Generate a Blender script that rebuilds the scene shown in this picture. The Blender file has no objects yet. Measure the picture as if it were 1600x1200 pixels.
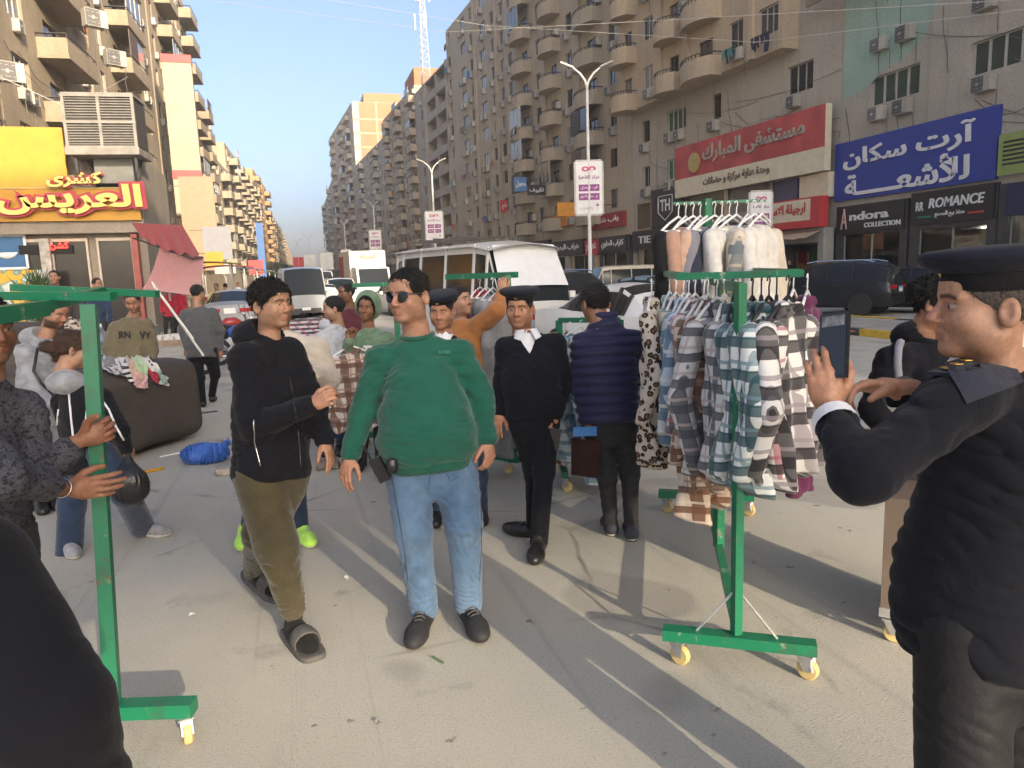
import bpy, math, random, unicodedata
import numpy as np
from mathutils import Vector, Matrix, Euler
R = math.radians
rnd = random.Random(7)
sc = bpy.context.scene
col = sc.collection
# ---------------------------------------------------------------- camera
F_PX, CAM_H, YAW, PIT, ROLL = 1150.0, 1.78, R(15.9), R(-8.7), R(2.0)
_fw = np.array([math.sin(YAW)*math.cos(PIT), math.cos(YAW)*math.cos(PIT), math.sin(PIT)])
_r0 = np.array([math.cos(YAW), -math.sin(YAW), 0.0]); _u0 = np.cross(_r0, _fw)
_r = _r0*math.cos(ROLL) - _u0*math.sin(ROLL); _u = _u0*math.cos(ROLL) + _r0*math.sin(ROLL)
_C = np.array([0, 0, CAM_H])
cam = bpy.data.cameras.new('camera'); camo = bpy.data.objects.new('camera', cam); col.objects.link(camo)
cam.sensor_width = 36; cam.lens = F_PX/1600*36; cam.clip_start = 0.05; cam.clip_end = 5000
_m = Matrix.Identity(4)
for i in range(3):
    _m[i][0], _m[i][1], _m[i][2], _m[i][3] = _r[i], _u[i], -_fw[i], _C[i]
camo.matrix_world = _m; sc.camera = camo
# ---------------------------------------------------------------- sky, sun, exposure
SUN_EL, SUN_AZ = R(16.0), math.atan2(-0.96, 0.27)       # direction towards the sun, behind the photographer
sd = Vector((math.cos(SUN_EL)*math.cos(SUN_AZ), math.cos(SUN_EL)*math.sin(SUN_AZ), math.sin(SUN_EL)))
w = bpy.data.worlds.new('World'); sc.world = w; w.use_nodes = True
nt = w.node_tree; sky = nt.nodes.new('ShaderNodeTexSky'); sky.sky_type = 'NISHITA'; sky.sun_disc = False
sky.sun_elevation = SUN_EL; sky.sun_rotation = math.atan2(sd.x, sd.y); sky.air_density = 0.6; sky.dust_density = 4.5; sky.ozone_density = 1.1
nt.links.new(sky.outputs[0], nt.nodes['Background'].inputs[0]); nt.nodes['Background'].inputs[1].default_value = 0.15
sl = bpy.data.lights.new('sun', 'SUN'); slo = bpy.data.objects.new('sun', sl); col.objects.link(slo)
sl.energy = 3.0; sl.angle = R(0.55); sl.color = (1.0, 0.84, 0.62); slo.rotation_euler = sd.to_track_quat('Z', 'Y').to_euler()
sc.view_settings.view_transform = 'Standard'; sc.view_settings.look = 'None'; sc.view_settings.gamma = 1
sc.view_settings.exposure = 1.47
# ---------------------------------------------------------------- pixel -> place
def ray(x, y): return _fw + _r*((x-800)/F_PX) - _u*((y-600)/F_PX)
def G(x, y, z=0.0):
    d = ray(x, y); return _C + d*((z-CAM_H)/d[2])
def V(x, y, d): return _C + ray(x, y)*d
def PX(p):
    q = np.asarray(p, float)-_C; z = q@_fw; return 800+F_PX*(q@_r)/z, 600-F_PX*(q@_u)/z, z
# ---------------------------------------------------------------- mesh helpers
class MB:
    def __init__(s): s.v = []; s.f = []; s.m = []
    def add(s, vs, fs, mi=0):
        n = len(s.v); s.v += [tuple(map(float, p)) for p in vs]; s.f += [tuple(i+n for i in f) for f in fs]; s.m += [mi]*len(fs); return s
    def quad(s, a, b, c, d, mi=0): return s.add([a, b, c, d], [(0, 1, 2, 3)], mi)
    def box(s, lo, hi, mi=0, M=None):
        x0, y0, z0 = lo; x1, y1, z1 = hi
        vs = [(x0,y0,z0),(x1,y0,z0),(x1,y1,z0),(x0,y1,z0),(x0,y0,z1),(x1,y0,z1),(x1,y1,z1),(x0,y1,z1)]
        if M is not None: vs = [tuple(M @ Vector(p)) for p in vs]
        return s.add(vs, [(0,3,2,1),(4,5,6,7),(0,1,5,4),(1,2,6,5),(2,3,7,6),(3,0,4,7)], mi)
    def bar(s, a, b, t, h=None, mi=0, up=(0,0,1)):
        a = Vector(a); b = Vector(b); h = h or t; d = (b-a); L = d.length
        if L < 1e-6: return s
        d.normalize(); up = Vector(up)
        if abs(d.dot(up)) > 0.98: up = Vector((1, 0, 0))
        x = d.cross(up).normalized(); z = x.cross(d)
        vs = [tuple(p + x*(sx*t/2) + z*(sz*h/2)) for p in (a, b) for sx, sz in ((-1,-1),(1,-1),(1,1),(-1,1))]
        return s.add(vs, [(0,1,2,3),(7,6,5,4),(0,4,5,1),(1,5,6,2),(2,6,7,3),(3,7,4,0)], mi)
    def tube(s, pts, rad, n=8, mi=0, caps=True):
        pts = [Vector(p) for p in pts]; rad = rad if isinstance(rad, (list, tuple)) else [rad]*len(pts)
        ref = None; rings = []
        for i, p in enumerate(pts):
            d = (pts[min(i+1, len(pts)-1)] - pts[max(i-1, 0)]).normalized()
            if ref is None: ref = d.orthogonal().normalized()
            ref = (ref - d*ref.dot(d)); ref = ref.normalized() if ref.length > 1e-5 else d.orthogonal().normalized()
            b = d.cross(ref)
            rings.append([tuple(p + (ref*math.cos(2*math.pi*k/n) + b*math.sin(2*math.pi*k/n))*rad[i]) for k in range(n)])
        vs = [q for r_ in rings for q in r_]; fs = []
        for i in range(len(rings)-1):
            for k in range(n): fs.append((i*n+k, i*n+(k+1) % n, (i+1)*n+(k+1) % n, (i+1)*n+k))
        if caps: fs += [tuple(range(n))[::-1], tuple((len(rings)-1)*n+k for k in range(n))]
        return s.add(vs, fs, mi)
    def lathe(s, prof, n=16, mi=0, M=None):
        vs = []; fs = []
        for r_, z in prof:
            for k in range(n):
                p = Vector((r_*math.cos(2*math.pi*k/n), r_*math.sin(2*math.pi*k/n), z)); vs.append(tuple(M @ p) if M is not None else tuple(p))
        for i in range(len(prof)-1):
            for k in range(n): fs.append((i*n+k, i*n+(k+1) % n, (i+1)*n+(k+1) % n, (i+1)*n+k))
        fs += [tuple(range(n))[::-1], tuple((len(prof)-1)*n+k for k in range(n))]
        return s.add(vs, fs, mi)
    def sheet(s, fn, nu, nv, mi=0, flip=False):
        vs = [fn(i/nu, j/nv) for j in range(nv+1) for i in range(nu+1)]
        fs = []
        for j in range(nv):
            for i in range(nu):
                q = (j*(nu+1)+i, j*(nu+1)+i+1, (j+1)*(nu+1)+i+1, (j+1)*(nu+1)+i); fs.append(q[::-1] if flip else q)
        return s.add(vs, fs, mi)
    def mesh(s, name, mats, smooth=False):
        me = bpy.data.meshes.new(name); me.from_pydata(s.v, [], s.f)
        for m in (mats if isinstance(mats, (list, tuple)) else [mats]): me.materials.append(m)
        if any(s.m): me.polygons.foreach_set('material_index', s.m)
        if smooth:
            me.polygons.foreach_set('use_smooth', [True]*len(s.f))
            if smooth == 'auto': me.set_sharp_from_angle(angle=R(38))
        me.update(); return me
    def build(s, name, mats, parent=None, smooth=False, loc=None):
        return ob(name, s.mesh(name, mats, smooth), parent, loc)
def ob(name, me, parent=None, loc=None, rz=0.0, scale=None):
    o = bpy.data.objects.new(name, me); col.objects.link(o)
    if parent is not None: o.parent = parent
    if loc is not None: o.location = [float(q) for q in loc]
    if rz: o.rotation_euler = (0, 0, rz)
    if scale is not None: o.scale = scale
    return o
def tag(o, label, cat=None, group=None, kind=None):
    if label: o['label'] = label
    if cat: o['category'] = cat
    if group: o['group'] = group
    if kind: o['kind'] = kind
    return o
def thing(name, label, cat, loc=(0,0,0), rz=0.0, group=None):
    return tag(ob(name, None, None, loc, rz), label, cat, group)
def struct(o): o['kind'] = 'structure'; return o
def copy_tree(o, parent=None):
    c = o.copy(); col.objects.link(c)
    if parent is not None: c.parent = parent
    for ch in list(o.children): copy_tree(ch, c)
    return c
# ---------------------------------------------------------------- materials
_MC = {}
def mat(name, c=(.5,.5,.5), rough=.7, var=.12, scale=6.0, bump=0.0, bscale=60.0, metal=0.0, sheen=0.0, spec=.5, rand=0.0, emit=0.0, stretch=None, coat=0.0):
    if name in _MC: return _MC[name]
    m = bpy.data.materials.new(name); m.use_nodes = True; n = m.node_tree.nodes; l = m.node_tree.links
    b = n['Principled BSDF']; b.inputs['Roughness'].default_value = rough; b.inputs['Metallic'].default_value = metal
    b.inputs['Specular IOR Level'].default_value = spec; b.inputs['Sheen Weight'].default_value = sheen; b.inputs['Coat Weight'].default_value = coat
    b.inputs['Base Color'].default_value = (*c, 1)
    tc = n.new('ShaderNodeTexCoord'); out = tc.outputs['Object']
    if stretch:
        mp = n.new('ShaderNodeMapping'); mp.inputs['Scale'].default_value = stretch; l.new(out, mp.inputs[0]); out = mp.outputs[0]
    if var > 0:
        nz = n.new('ShaderNodeTexNoise'); nz.inputs['Scale'].default_value = scale; nz.inputs['Detail'].default_value = 5; l.new(out, nz.inputs['Vector'])
        mr = n.new('ShaderNodeMapRange'); mr.inputs[1].default_value = .25; mr.inputs[2].default_value = .75; mr.inputs[3].default_value = 1-var; mr.inputs[4].default_value = 1+var
        l.new(nz.outputs[0], mr.inputs[0])
        hs = n.new('ShaderNodeHueSaturation'); hs.inputs['Color'].default_value = (*c, 1)
        if rand:
            oi = n.new('ShaderNodeObjectInfo'); m2 = n.new('ShaderNodeMapRange'); m2.inputs[3].default_value = 1-rand; m2.inputs[4].default_value = 1+rand
            l.new(oi.outputs['Random'], m2.inputs[0]); mu = n.new('ShaderNodeMath'); mu.operation = 'MULTIPLY'
            l.new(mr.outputs[0], mu.inputs[0]); l.new(m2.outputs[0], mu.inputs[1]); l.new(mu.outputs[0], hs.inputs['Value'])
        else: l.new(mr.outputs[0], hs.inputs['Value'])
        l.new(hs.outputs[0], b.inputs['Base Color'])
    if bump > 0:
        bz = n.new('ShaderNodeTexNoise'); bz.inputs['Scale'].default_value = bscale; bz.inputs['Detail'].default_value = 4; l.new(out, bz.inputs['Vector'])
        bp = n.new('ShaderNodeBump'); bp.inputs['Strength'].default_value = bump; bp.inputs['Distance'].default_value = .02
        l.new(bz.outputs[0], bp.inputs['Height']); l.new(bp.outputs[0], b.inputs['Normal'])
    if emit:
        b.inputs['Emission Color'].default_value = (*c, 1); b.inputs['Emission Strength'].default_value = emit
    _MC[name] = m; return m
class NG:
    """small node-graph writer for the special materials"""
    def __init__(s, name, rough=.8):
        s.m = bpy.data.materials.new(name); s.m.use_nodes = True; s.t = s.m.node_tree; s.n = s.t.nodes; s.l = s.t.links; s.b = s.n['Principled BSDF']
        s.b.inputs['Roughness'].default_value = rough; _MC[name] = s.m
    def coord(s, k='Object', scale=None, rot=None):
        o = s.n.new('ShaderNodeTexCoord').outputs[k]
        if scale or rot:
            mp = s.n.new('ShaderNodeMapping'); s.l.new(o, mp.inputs[0]); o = mp.outputs[0]
            if scale: mp.inputs['Scale'].default_value = scale
            if rot: mp.inputs['Rotation'].default_value = rot
        return o
    def noise(s, v, sc_, det=5, rough=.55):
        z = s.n.new('ShaderNodeTexNoise'); z.inputs['Scale'].default_value = sc_; z.inputs['Detail'].default_value = det; z.inputs['Roughness'].default_value = rough; s.l.new(v, z.inputs['Vector']); return z.outputs[0]
    def ramp(s, f, stops):
        r_ = s.n.new('ShaderNodeValToRGB'); s.l.new(f, r_.inputs[0]); e = r_.color_ramp.elements
        while len(e) < len(stops): e.new(.5)
        for el, (p, c) in zip(e, stops): el.position = p; el.color = (*c, 1) if len(c) == 3 else c
        return r_.outputs[0]
    def val(s, v): o = s.n.new('ShaderNodeValue'); o.outputs[0].default_value = v; return o.outputs[0]
    def math(s, op, a, b=None, c=None):
        m = s.n.new('ShaderNodeMath'); m.operation = op
        for i, q in enumerate((a, b, c)):
            if q is None: continue
            if isinstance(q, (int, float)): m.inputs[i].default_value = q
            else: s.l.new(q, m.inputs[i])
        return m.outputs[0]
    def mix(s, f, a, b, mode='MIX'):
        m = s.n.new('ShaderNodeMix'); m.data_type = 'RGBA'; m.blend_type = mode
        for i, q in ((0, f), (6, a), (7, b)):
            if isinstance(q, (int, float)): m.inputs[i].default_value = q
            elif isinstance(q, tuple): m.inputs[i].default_value = (*q, 1)
            else: s.l.new(q, m.inputs[i])
        return m.outputs[2]
    def sep(s, v): q = s.n.new('ShaderNodeSeparateXYZ'); s.l.new(v, q.inputs[0]); return q.outputs
    def bump(s, h, strength=.3, dist=.01):
        b = s.n.new('ShaderNodeBump'); b.inputs['Strength'].default_value = strength; b.inputs['Distance'].default_value = dist; s.l.new(h, b.inputs['Height']); s.l.new(b.outputs[0], s.b.inputs['Normal'])
    def color(s, c): s.l.new(c, s.b.inputs['Base Color']); return s.m
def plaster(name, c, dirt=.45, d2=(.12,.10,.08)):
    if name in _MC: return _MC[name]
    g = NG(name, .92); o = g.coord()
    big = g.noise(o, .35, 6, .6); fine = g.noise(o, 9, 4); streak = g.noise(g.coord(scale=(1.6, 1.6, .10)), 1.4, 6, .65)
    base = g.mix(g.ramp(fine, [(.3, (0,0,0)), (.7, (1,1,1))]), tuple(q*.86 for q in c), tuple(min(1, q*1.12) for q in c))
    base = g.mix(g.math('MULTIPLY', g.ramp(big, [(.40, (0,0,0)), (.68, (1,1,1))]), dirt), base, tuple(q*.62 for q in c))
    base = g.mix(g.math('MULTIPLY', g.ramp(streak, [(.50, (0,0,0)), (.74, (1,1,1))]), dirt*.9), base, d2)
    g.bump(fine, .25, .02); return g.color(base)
# ---------------------------------------------------------------- setting: ground, pavements, median
def c_of(Y): return -0.065*(min(Y, 232)-25) if Y > 25 else 0.0        # the street drifts left with distance
g = NG('asphalt', .88); o_ = g.coord()
fine = g.noise(o_, 300, 3, .7); grit = g.noise(o_, 95, 4, .75); mid = g.noise(o_, 2.2, 6, .62); big = g.noise(o_, .45, 5, .6)
base = g.ramp(mid, [(.25, (.43,.415,.355)), (.75, (.54,.52,.445))])
base = g.mix(g.ramp(big, [(.35, (0,0,0)), (.7, (1,1,1))]), base, (.50,.48,.415))
base = g.mix(g.ramp(grit, [(.52, (0,0,0)), (.66, (1,1,1))]), base, (.28,.265,.225))
base = g.mix(g.ramp(fine, [(.53, (0,0,0)), (.64, (1,1,1))]), base, (.62,.575,.49))
spots = g.noise(o_, 5.5, 4, .5); base = g.mix(g.ramp(spots, [(.69, (0,0,0)), (.72, (.75,.75,.75))]), base, (.075,.07,.065))
strk = g.noise(g.coord(scale=(2.2, .35, 1), rot=(0,0,R(28))), 1.3, 6, .6); base = g.mix(g.ramp(strk, [(.60, (0,0,0)), (.8, (.45,.45,.45))]), base, (.12,.112,.10))
vo = g.n.new('ShaderNodeTexVoronoi'); vo.feature = 'DISTANCE_TO_EDGE'; vo.inputs['Scale'].default_value = .55; wv = g.n.new('ShaderNodeMix'); wv.data_type = 'VECTOR'; wv.inputs[0].default_value = .06; nzv = g.n.new('ShaderNodeTexNoise'); nzv.inputs['Scale'].default_value = 3.5; nzv.inputs['Detail'].default_value = 6; g.l.new(o_, nzv.inputs['Vector']); g.l.new(o_, wv.inputs[4]); g.l.new(nzv.outputs['Color'], wv.inputs[5]); g.l.new(wv.outputs[1], vo.inputs['Vector'])
crk = g.math('MULTIPLY', g.ramp(vo.outputs['Distance'], [(.0, (1,1,1)), (.004, (.8,.8,.8)), (.010, (0,0,0))]), g.ramp(g.noise(o_, .8, 3), [(.50, (0,0,0)), (.62, (1,1,1))])); base = g.mix(g.math('MULTIPLY', crk, .8), base, (.10,.095,.085))
pat = g.noise(o_, .9, 2, .3); base = g.mix(g.ramp(pat, [(.60, (0,0,0)), (.63, (.5,.5,.5))]), base, (.25,.235,.21)); dust = g.noise(g.coord(scale=(1,.4,1), rot=(0,0,R(-20))), 1.1, 7, .7); base = g.mix(g.ramp(dust, [(.45, (0,0,0)), (.75, (.65,.65,.65))]), base, (.52,.48,.40))
oil = g.noise(o_, 1.9, 5, .6); base = g.mix(g.ramp(oil, [(.62, (0,0,0)), (.72, (.5,.5,.5))]), base, (.17,.16,.145)); tyre = g.noise(g.coord(scale=(6, .12, 1), rot=(0,0,R(14))), 1.2, 5, .6); base = g.mix(g.ramp(tyre, [(.58, (0,0,0)), (.75, (.38,.38,.38))]), base, (.20,.19,.17))
g.bump(g.math('ADD', fine, g.math('MULTIPLY', grit, 1.7)), .85, .007); M_ASPH = g.color(base)
mb = MB(); mb.quad((-500,-260,0), (500,-260,0), (500,1300,0), (-500,1300,0)); struct(mb.build('road', M_ASPH))
M_PAVE = mat('pavement_concrete', (.34,.32,.28), .9, .25, 1.4, .3, 25)
def strip(name, xa, xb, ys, z, m, parent=None):
    mb = MB(); n = len(ys)
    for i in range(n-1):
        a, b = ys[i], ys[i+1]; ca, cb = c_of(a), c_of(b)
        mb.quad((xa+ca,a,z), (xb+ca,a,z), (xb+cb,b,z), (xa+cb,b,z))
        for X in (xa, xb): mb.quad((X+ca,a,-.05), (X+cb,b,-.05), (X+cb,b,z), (X+ca,a,z))
    mb.quad((xa+c_of(ys[0]),ys[0],-.05), (xb+c_of(ys[0]),ys[0],-.05), (xb+c_of(ys[0]),ys[0],z), (xa+c_of(ys[0]),ys[0],z))
    return mb.build(name, m, parent)
YS = [-60, 5, 14, 25, 40, 60, 90, 130, 200, 280]
struct(strip('pavement', 22.6, 26.4, YS, .15, M_PAVE))
med = struct(strip('median', 12.75, 15.4, YS, .14, M_PAVE))
M_KY = mat('kerb_yellow', (.62,.40,.05), .8, .25, 7, .2, 30); M_KB = mat('kerb_black', (.06,.06,.055), .8, .3, 7, .2, 30)
kb = MB().box((0,-.47,0), (.18,.47,.165)); ky = kb.mesh('kerb_stone', M_KY); kk = kb.mesh('kerb_stone', M_KB)
Y = 8.0; i = 0
while Y < 62:
    for X in (12.56, 15.41):
        ob('kerb_stone', ky if ((i+1)//2) % 2 == 1 else kk, med, (X+c_of(Y)+rnd.uniform(-.01,.01), Y, rnd.uniform(-.01,.012)), R(3.7) if Y > 25 else rnd.uniform(-.01,.01))
    Y += .97; i += 1
lpav = MB(); lpav.box((-13.6,18,-.05), (-9.6,300,.13)); struct(lpav.build('pavement', M_PAVE))
# ---------------------------------------------------------------- buildings
M_GLASS = NG('window_glass', .12); gl = M_GLASS
oi = gl.n.new('ShaderNodeObjectInfo'); gl.b.inputs['Specular IOR Level'].default_value = .6
M_GLASS = gl.color(gl.ramp(oi.outputs['Random'], [(0, (.02,.022,.025)), (.3, (.05,.055,.06)), (.5, (.16,.17,.17)), (.62, (.03,.035,.035)), (.78, (.10,.085,.06)), (.9, (.22,.21,.19)), (1, (.03,.03,.03))]))
gl.n[gl.n.find('Color Ramp')].color_ramp.interpolation = 'CONSTANT'
g2 = NG('green_glass', .15); oi = g2.n.new('ShaderNodeObjectInfo'); M_GREENGLASS = g2.color(g2.ramp(oi.outputs['Random'], [(0, (.03,.12,.07)), (.5, (.04,.05,.045)), (1, (.05,.17,.09))]))
M_ALU = mat('window_aluminium', (.42,.40,.36), .5, .15, 5, rand=.3)
M_BROWNFR = mat('window_brown_frame', (.10,.075,.055), .6, .2, 5, rand=.3)
M_DARK = mat('dark_interior', (.018,.017,.016), .9, .3, 2)
M_AC = mat('ac_casing', (.44,.41,.35), .55, .12, 6, rand=.22); M_ACG = mat('ac_grille', (.13,.125,.12), .6, .2, 30, rand=.3)
M_RAIL = mat('railing_iron', (.06,.055,.05), .6, .2)
def win_mesh(name, panes, fm, gm, shutter=False):
    mb = MB(); t = .045
    mb.box((-.5,-.03,0), (.5,.03,t), 0); mb.box((-.5,-.03,1-t), (.5,.03,1), 0)
    for k in range(panes+1):
        x = -.5 + k/panes*(1-t*.9); mb.box((x,-.028,t), (x+t*.9,.028,1-t), 0)
    for k in range(panes):
        x0 = -.5+k/panes+.02; y = .012 if k % 2 else -.004
        mb.box((x0,y,t), (x0+1/panes-.02,y+.01,1-t), 1)
    if shutter:
        for q in range(9):
            z = .06+q*.1; mb.box((-.47,-.05,z), (.0,-.032,z+.07), 0)
    return mb.mesh(name, [fm, gm])
WIN = {'w': win_mesh('window', 2, M_ALU, M_GLASS), 'v': win_mesh('window', 2, M_BROWNFR, M_GLASS, True), 'W': win_mesh('window', 4, M_ALU, M_GREENGLASS),
       'x': win_mesh('window', 3, M_ALU, M_GLASS), 'd': win_mesh('balcony_door', 2, M_BROWNFR, M_GLASS)}
def ac_mesh():
    mb = MB(); mb.box((-.42,-.34,0), (.42,0,.58), 0); mb.box((-.40,-.345,.02), (.14,-.341,.56), 1)
    M = Matrix.Translation((-.13,-.346,.29)) @ Matrix.Rotation(R(90), 4, 'X')
    mb.lathe([(.23,0), (.23,.012), (.19,.012), (.19,.002)], 14, 1, M); mb.lathe([(.06,0), (.06,.02)], 10, 0, M)
    for a in range(3):
        mb.box((-.36,-.352,.12+a*.17), (.10,-.348,.135+a*.17), 0)
    mb.bar((-.3,-.3,-.02), (-.3,.02,-.02), .03); mb.bar((.3,-.3,-.02), (.3,.02,-.02), .03)
    mb.tube([(.38,-.1,.1), (.5,-.05,-.1), (.45,0,-.5), (.47,0,-.9)], .014, 5, 1)
    return mb.mesh('air_conditioner', [M_AC, M_ACG])
AC = ac_mesh()
def balc_mesh(kind):
    mb = MB(); n = 10 if kind == 'curve' else 1; D = 1.0
    def out(t): return D*(.62+.38*math.sin(math.pi*t)) if kind == 'curve' else D
    P = [(-.5+k/n, -out(k/n)) for k in range(n+1)]
    z0, z1 = (-.14, .92) if kind != 'rail' else (-.14, .02)
    loop = [(-.5,0)] + P + [(.5,0)]
    for (a, b) in zip(loop[:-1], loop[1:]):
        mb.quad((*a,z0), (*b,z0), (*b,z1), (*a,z1)); ia = (a[0]*.9, a[1]*.88); ib = (b[0]*.9, b[1]*.88)
        mb.quad((*ib,.02), (*ia,.02), (*ia,z1), (*ib,z1)); mb.quad((*a,z1), (*b,z1), (*ib,z1), (*ia,z1))
        oa = (a[0]*1.03, a[1]*1.04); obb = (b[0]*1.03, b[1]*1.04)
        mb.quad((*oa,z0-.02), (*obb,z0-.02), (*obb,z0+.12), (*oa,z0+.12)); mb.quad((*oa,z0+.12), (*obb,z0+.12), (*b,z0+.12), (*a,z0+.12))
    mb.add([(*p,z0) for p in loop], [tuple(range(len(loop)))[::-1]]); mb.add([(p[0]*.95,p[1]*.95,.02) for p in loop], [tuple(range(len(loop)))])
    zt = 1.0 if kind == 'rail' else 1.12
    for (a, b) in zip(loop[:-1], loop[1:]): mb.bar((*a,zt), (*b,zt), .04, .04, 1)
    if kind == 'rail':
        for (a, b) in zip(loop[:-1], loop[1:]):
            for k in range(14): q = Vector(a).lerp(Vector(b), k/14); mb.bar((q.x,q.y,.02), (q.x,q.y,1.0), .022, .022, 1)
    else:
        for k in range(n+1) if n > 1 else (0, 1): mb.bar((*P[min(k, len(P)-1)],z1), (*P[min(k, len(P)-1)],zt), .025, .025, 1)
    return mb
BALC = {k: balc_mesh(k) for k in ('curve', 'flat', 'rail')}
CLOTH_M = [mat('laundry_%s' % n_, c, .9, .15, 8) for n_, c in (('white', (.6,.6,.58)), ('orange', (.55,.22,.04)), ('navy', (.03,.035,.06)), ('red', (.42,.05,.06)), ('blue', (.10,.25,.42)), ('teal', (.06,.25,.22)))]
def laundry(parent, L, width, n=6):
    """a line of washing: one mesh, clothes of one or two colours"""
    mb = MB(); mb.bar((-width/2,-.45,0), (width/2,-.45,0), .02)
    x = -width/2
    for k in range(n):
        w_ = rnd.uniform(.18,.4); h_ = rnd.uniform(.4,.95); ph = rnd.uniform(0,6)
        mb.sheet(lambda u, v: (x+u*w_, -.45+.05*math.sin(6*u+ph+3*v), -.01-v*h_), 5, 4, k % 2); x += w_+.03
        if x > width/2-.2: break
    return mb.build('laundry', [rnd.choice(CLOTH_M), rnd.choice(CLOTH_M)], parent, True, L)
class Bld:
    def __init__(s, name, label, base, wm, group=None):
        s.root = thing(name, label, 'building', (*base, 0), 0, group); s.o = np.array([*base, 0.0]); s.wall = MB(); s.wm = wm; s.bm = {}
    def face(s, A, B, z0, z1, floors, bays, ac=.5, depth=.22, mi=0, lau=.0, acside=0, band=0.0, bk='flat', bd=1.1, seed=1):
        """openings cut in one facade from A to B (outward is to the right of A->B); bays: list of (weight, kind)"""
        r_ = random.Random(seed); A = np.array([*A, 0.0])-s.o*[1,1,0]; B = np.array([*B, 0.0])-s.o*[1,1,0]
        L = np.linalg.norm(B-A); u = (B-A)/L; nrm = np.array([u[1], -u[0], 0]); rz = math.atan2(u[1], u[0]); fh = (z1-z0)/floors
        W = sum(b[0] for b in bays); x = 0.0; Z = np.array([0,0,1.0])
        P = lambda a, z, out=0.0: A + u*a + Z*z + nrm*out
        def q(a0, a1, c0, c1, out=0.0, mi_=mi): s.wall.quad(P(a0,c0,out), P(a1,c0,out), P(a1,c1,out), P(a0,c1,out), mi_)
        for wgt, kind in bays:
            bw = wgt/W*L; a0, a1 = x, x+bw; x += bw
            if kind in 'np':
                out = .18 if kind == 'p' else 0.0
                q(a0, a1, z0, z1, out)
                if out:
                    for a in (a0, a1): s.wall.quad(P(a,z0), P(a,z0,out), P(a,z1,out), P(a,z1), mi)
                continue
            for f in range(floors):
                c0 = z0+f*fh; c1 = c0+fh; m_ = (a0+a1)/2
                if kind in 'wv': ow, oh, sill = min(1.25, bw*.5), fh*.46, fh*.32
                elif kind == 'W': ow, oh, sill = bw*.74, fh*.42, fh*.36
                elif kind == 'x': ow, oh, sill = min(2.3, bw*.7), fh*.46, fh*.30
                elif kind == 'b': ow, oh, sill = bw*.42, fh*.70, .03
                else: ow, oh, sill = bw-.35, fh*.62, fh*.30        # 'r' loggia
                b0, b1, e0, e1 = m_-ow/2, m_+ow/2, c0+sill, c0+sill+oh
                q(a0, b0, c0, c1); q(b1, a1, c0, c1); q(b0, b1, c0, e0); q(b0, b1, e1, c1)
                dp = 1.3 if kind == 'r' else depth
                for (p0, p1) in (((b0,e0),(b1,e0)), ((b1,e0),(b1,e1)), ((b1,e1),(b0,e1)), ((b0,e1),(b0,e0))):
                    s.wall.quad(P(*p0), P(*p1), P(*p1,-dp), P(*p0,-dp), mi)
                ctr = P(m_, e0, -dp+.06)
                if kind == 'r':
                    q(b0, b1, e0-.001, e1+.001, -dp, mi)
                    ob('balcony_door', WIN['d'], s.root, P(m_-ow*.15, e0, -dp+.05), rz, (min(1.5, ow*.5), 1, oh*.92))
                    if r_.random() < .6: ob('air_conditioner', AC, s.root, P(m_+ow*.3, e0+.02, -dp+.6), rz)
                else:
                    key = {'w': 'w' if r_.random() < .75 else 'v', 'v': 'v', 'W': 'W', 'x': 'x', 'b': 'd'}[kind]
                    ob('balcony_door' if key == 'd' else 'window', WIN[key], s.root, ctr, rz, (ow, 1, oh))
                    if kind == 'b':
                        key = (bk, mi)
                        if key not in s.bm: s.bm[key] = BALC[bk].mesh('balcony', [s.wm[mi], M_RAIL], 'auto')
                        ob('balcony', s.bm[key], s.root, P(m_, c0+.05, .002), rz, (bw*.9, bd, 1))
                        if r_.random() < .24: ob('balcony_glazing', WIN['x' if r_.random() < .6 else 'v'], s.root, P(m_, c0+.98, bd*.93), rz, (bw*.80, 1, fh-1.15))
                    if r_.random() < ac:
                        if kind in 'xW' and r_.random() < .6:
                            for sgn in (-1, 1): ob('air_conditioner', AC, s.root, P(m_+sgn*ow*.26, e0-.72, .03), rz, (1,1,r_.uniform(.9,1.1)))
                        else: ob('air_conditioner', AC, s.root, P(m_+r_.uniform(-.3,.3)*ow + (ow*.9 if kind == 'b' else 0), (e0-.72 if kind != 'b' else e0+1.2), .03), rz, (r_.uniform(.85,1.05),1,1))
                if r_.random() < lau:
                    laundry(s.root, P(m_, e0-.05 if kind != 'b' else e0+1.0, .05 if kind != 'b' else bd-.35), max(.9, ow*.95)).rotation_euler = (0,0,rz)
        return s
    def plain(s, A, B, z0, z1, mi=0, out=0.0):
        A = np.array([*A, 0.0])-s.o*[1,1,0]; B = np.array([*B, 0.0])-s.o*[1,1,0]; Z = np.array([0,0,1.0])
        s.wall.quad(A+Z*z0, B+Z*z0, B+Z*z1, A+Z*z1, mi); return s
    def roof(s, pts, z, mi=0, par=.9):
        p = [np.array([*q_, 0.0])-s.o*[1,1,0] for q_ in pts]
        s.wall.add([(a[0],a[1],z) for a in p], [tuple(range(len(p)))], mi)
        return s
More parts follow.
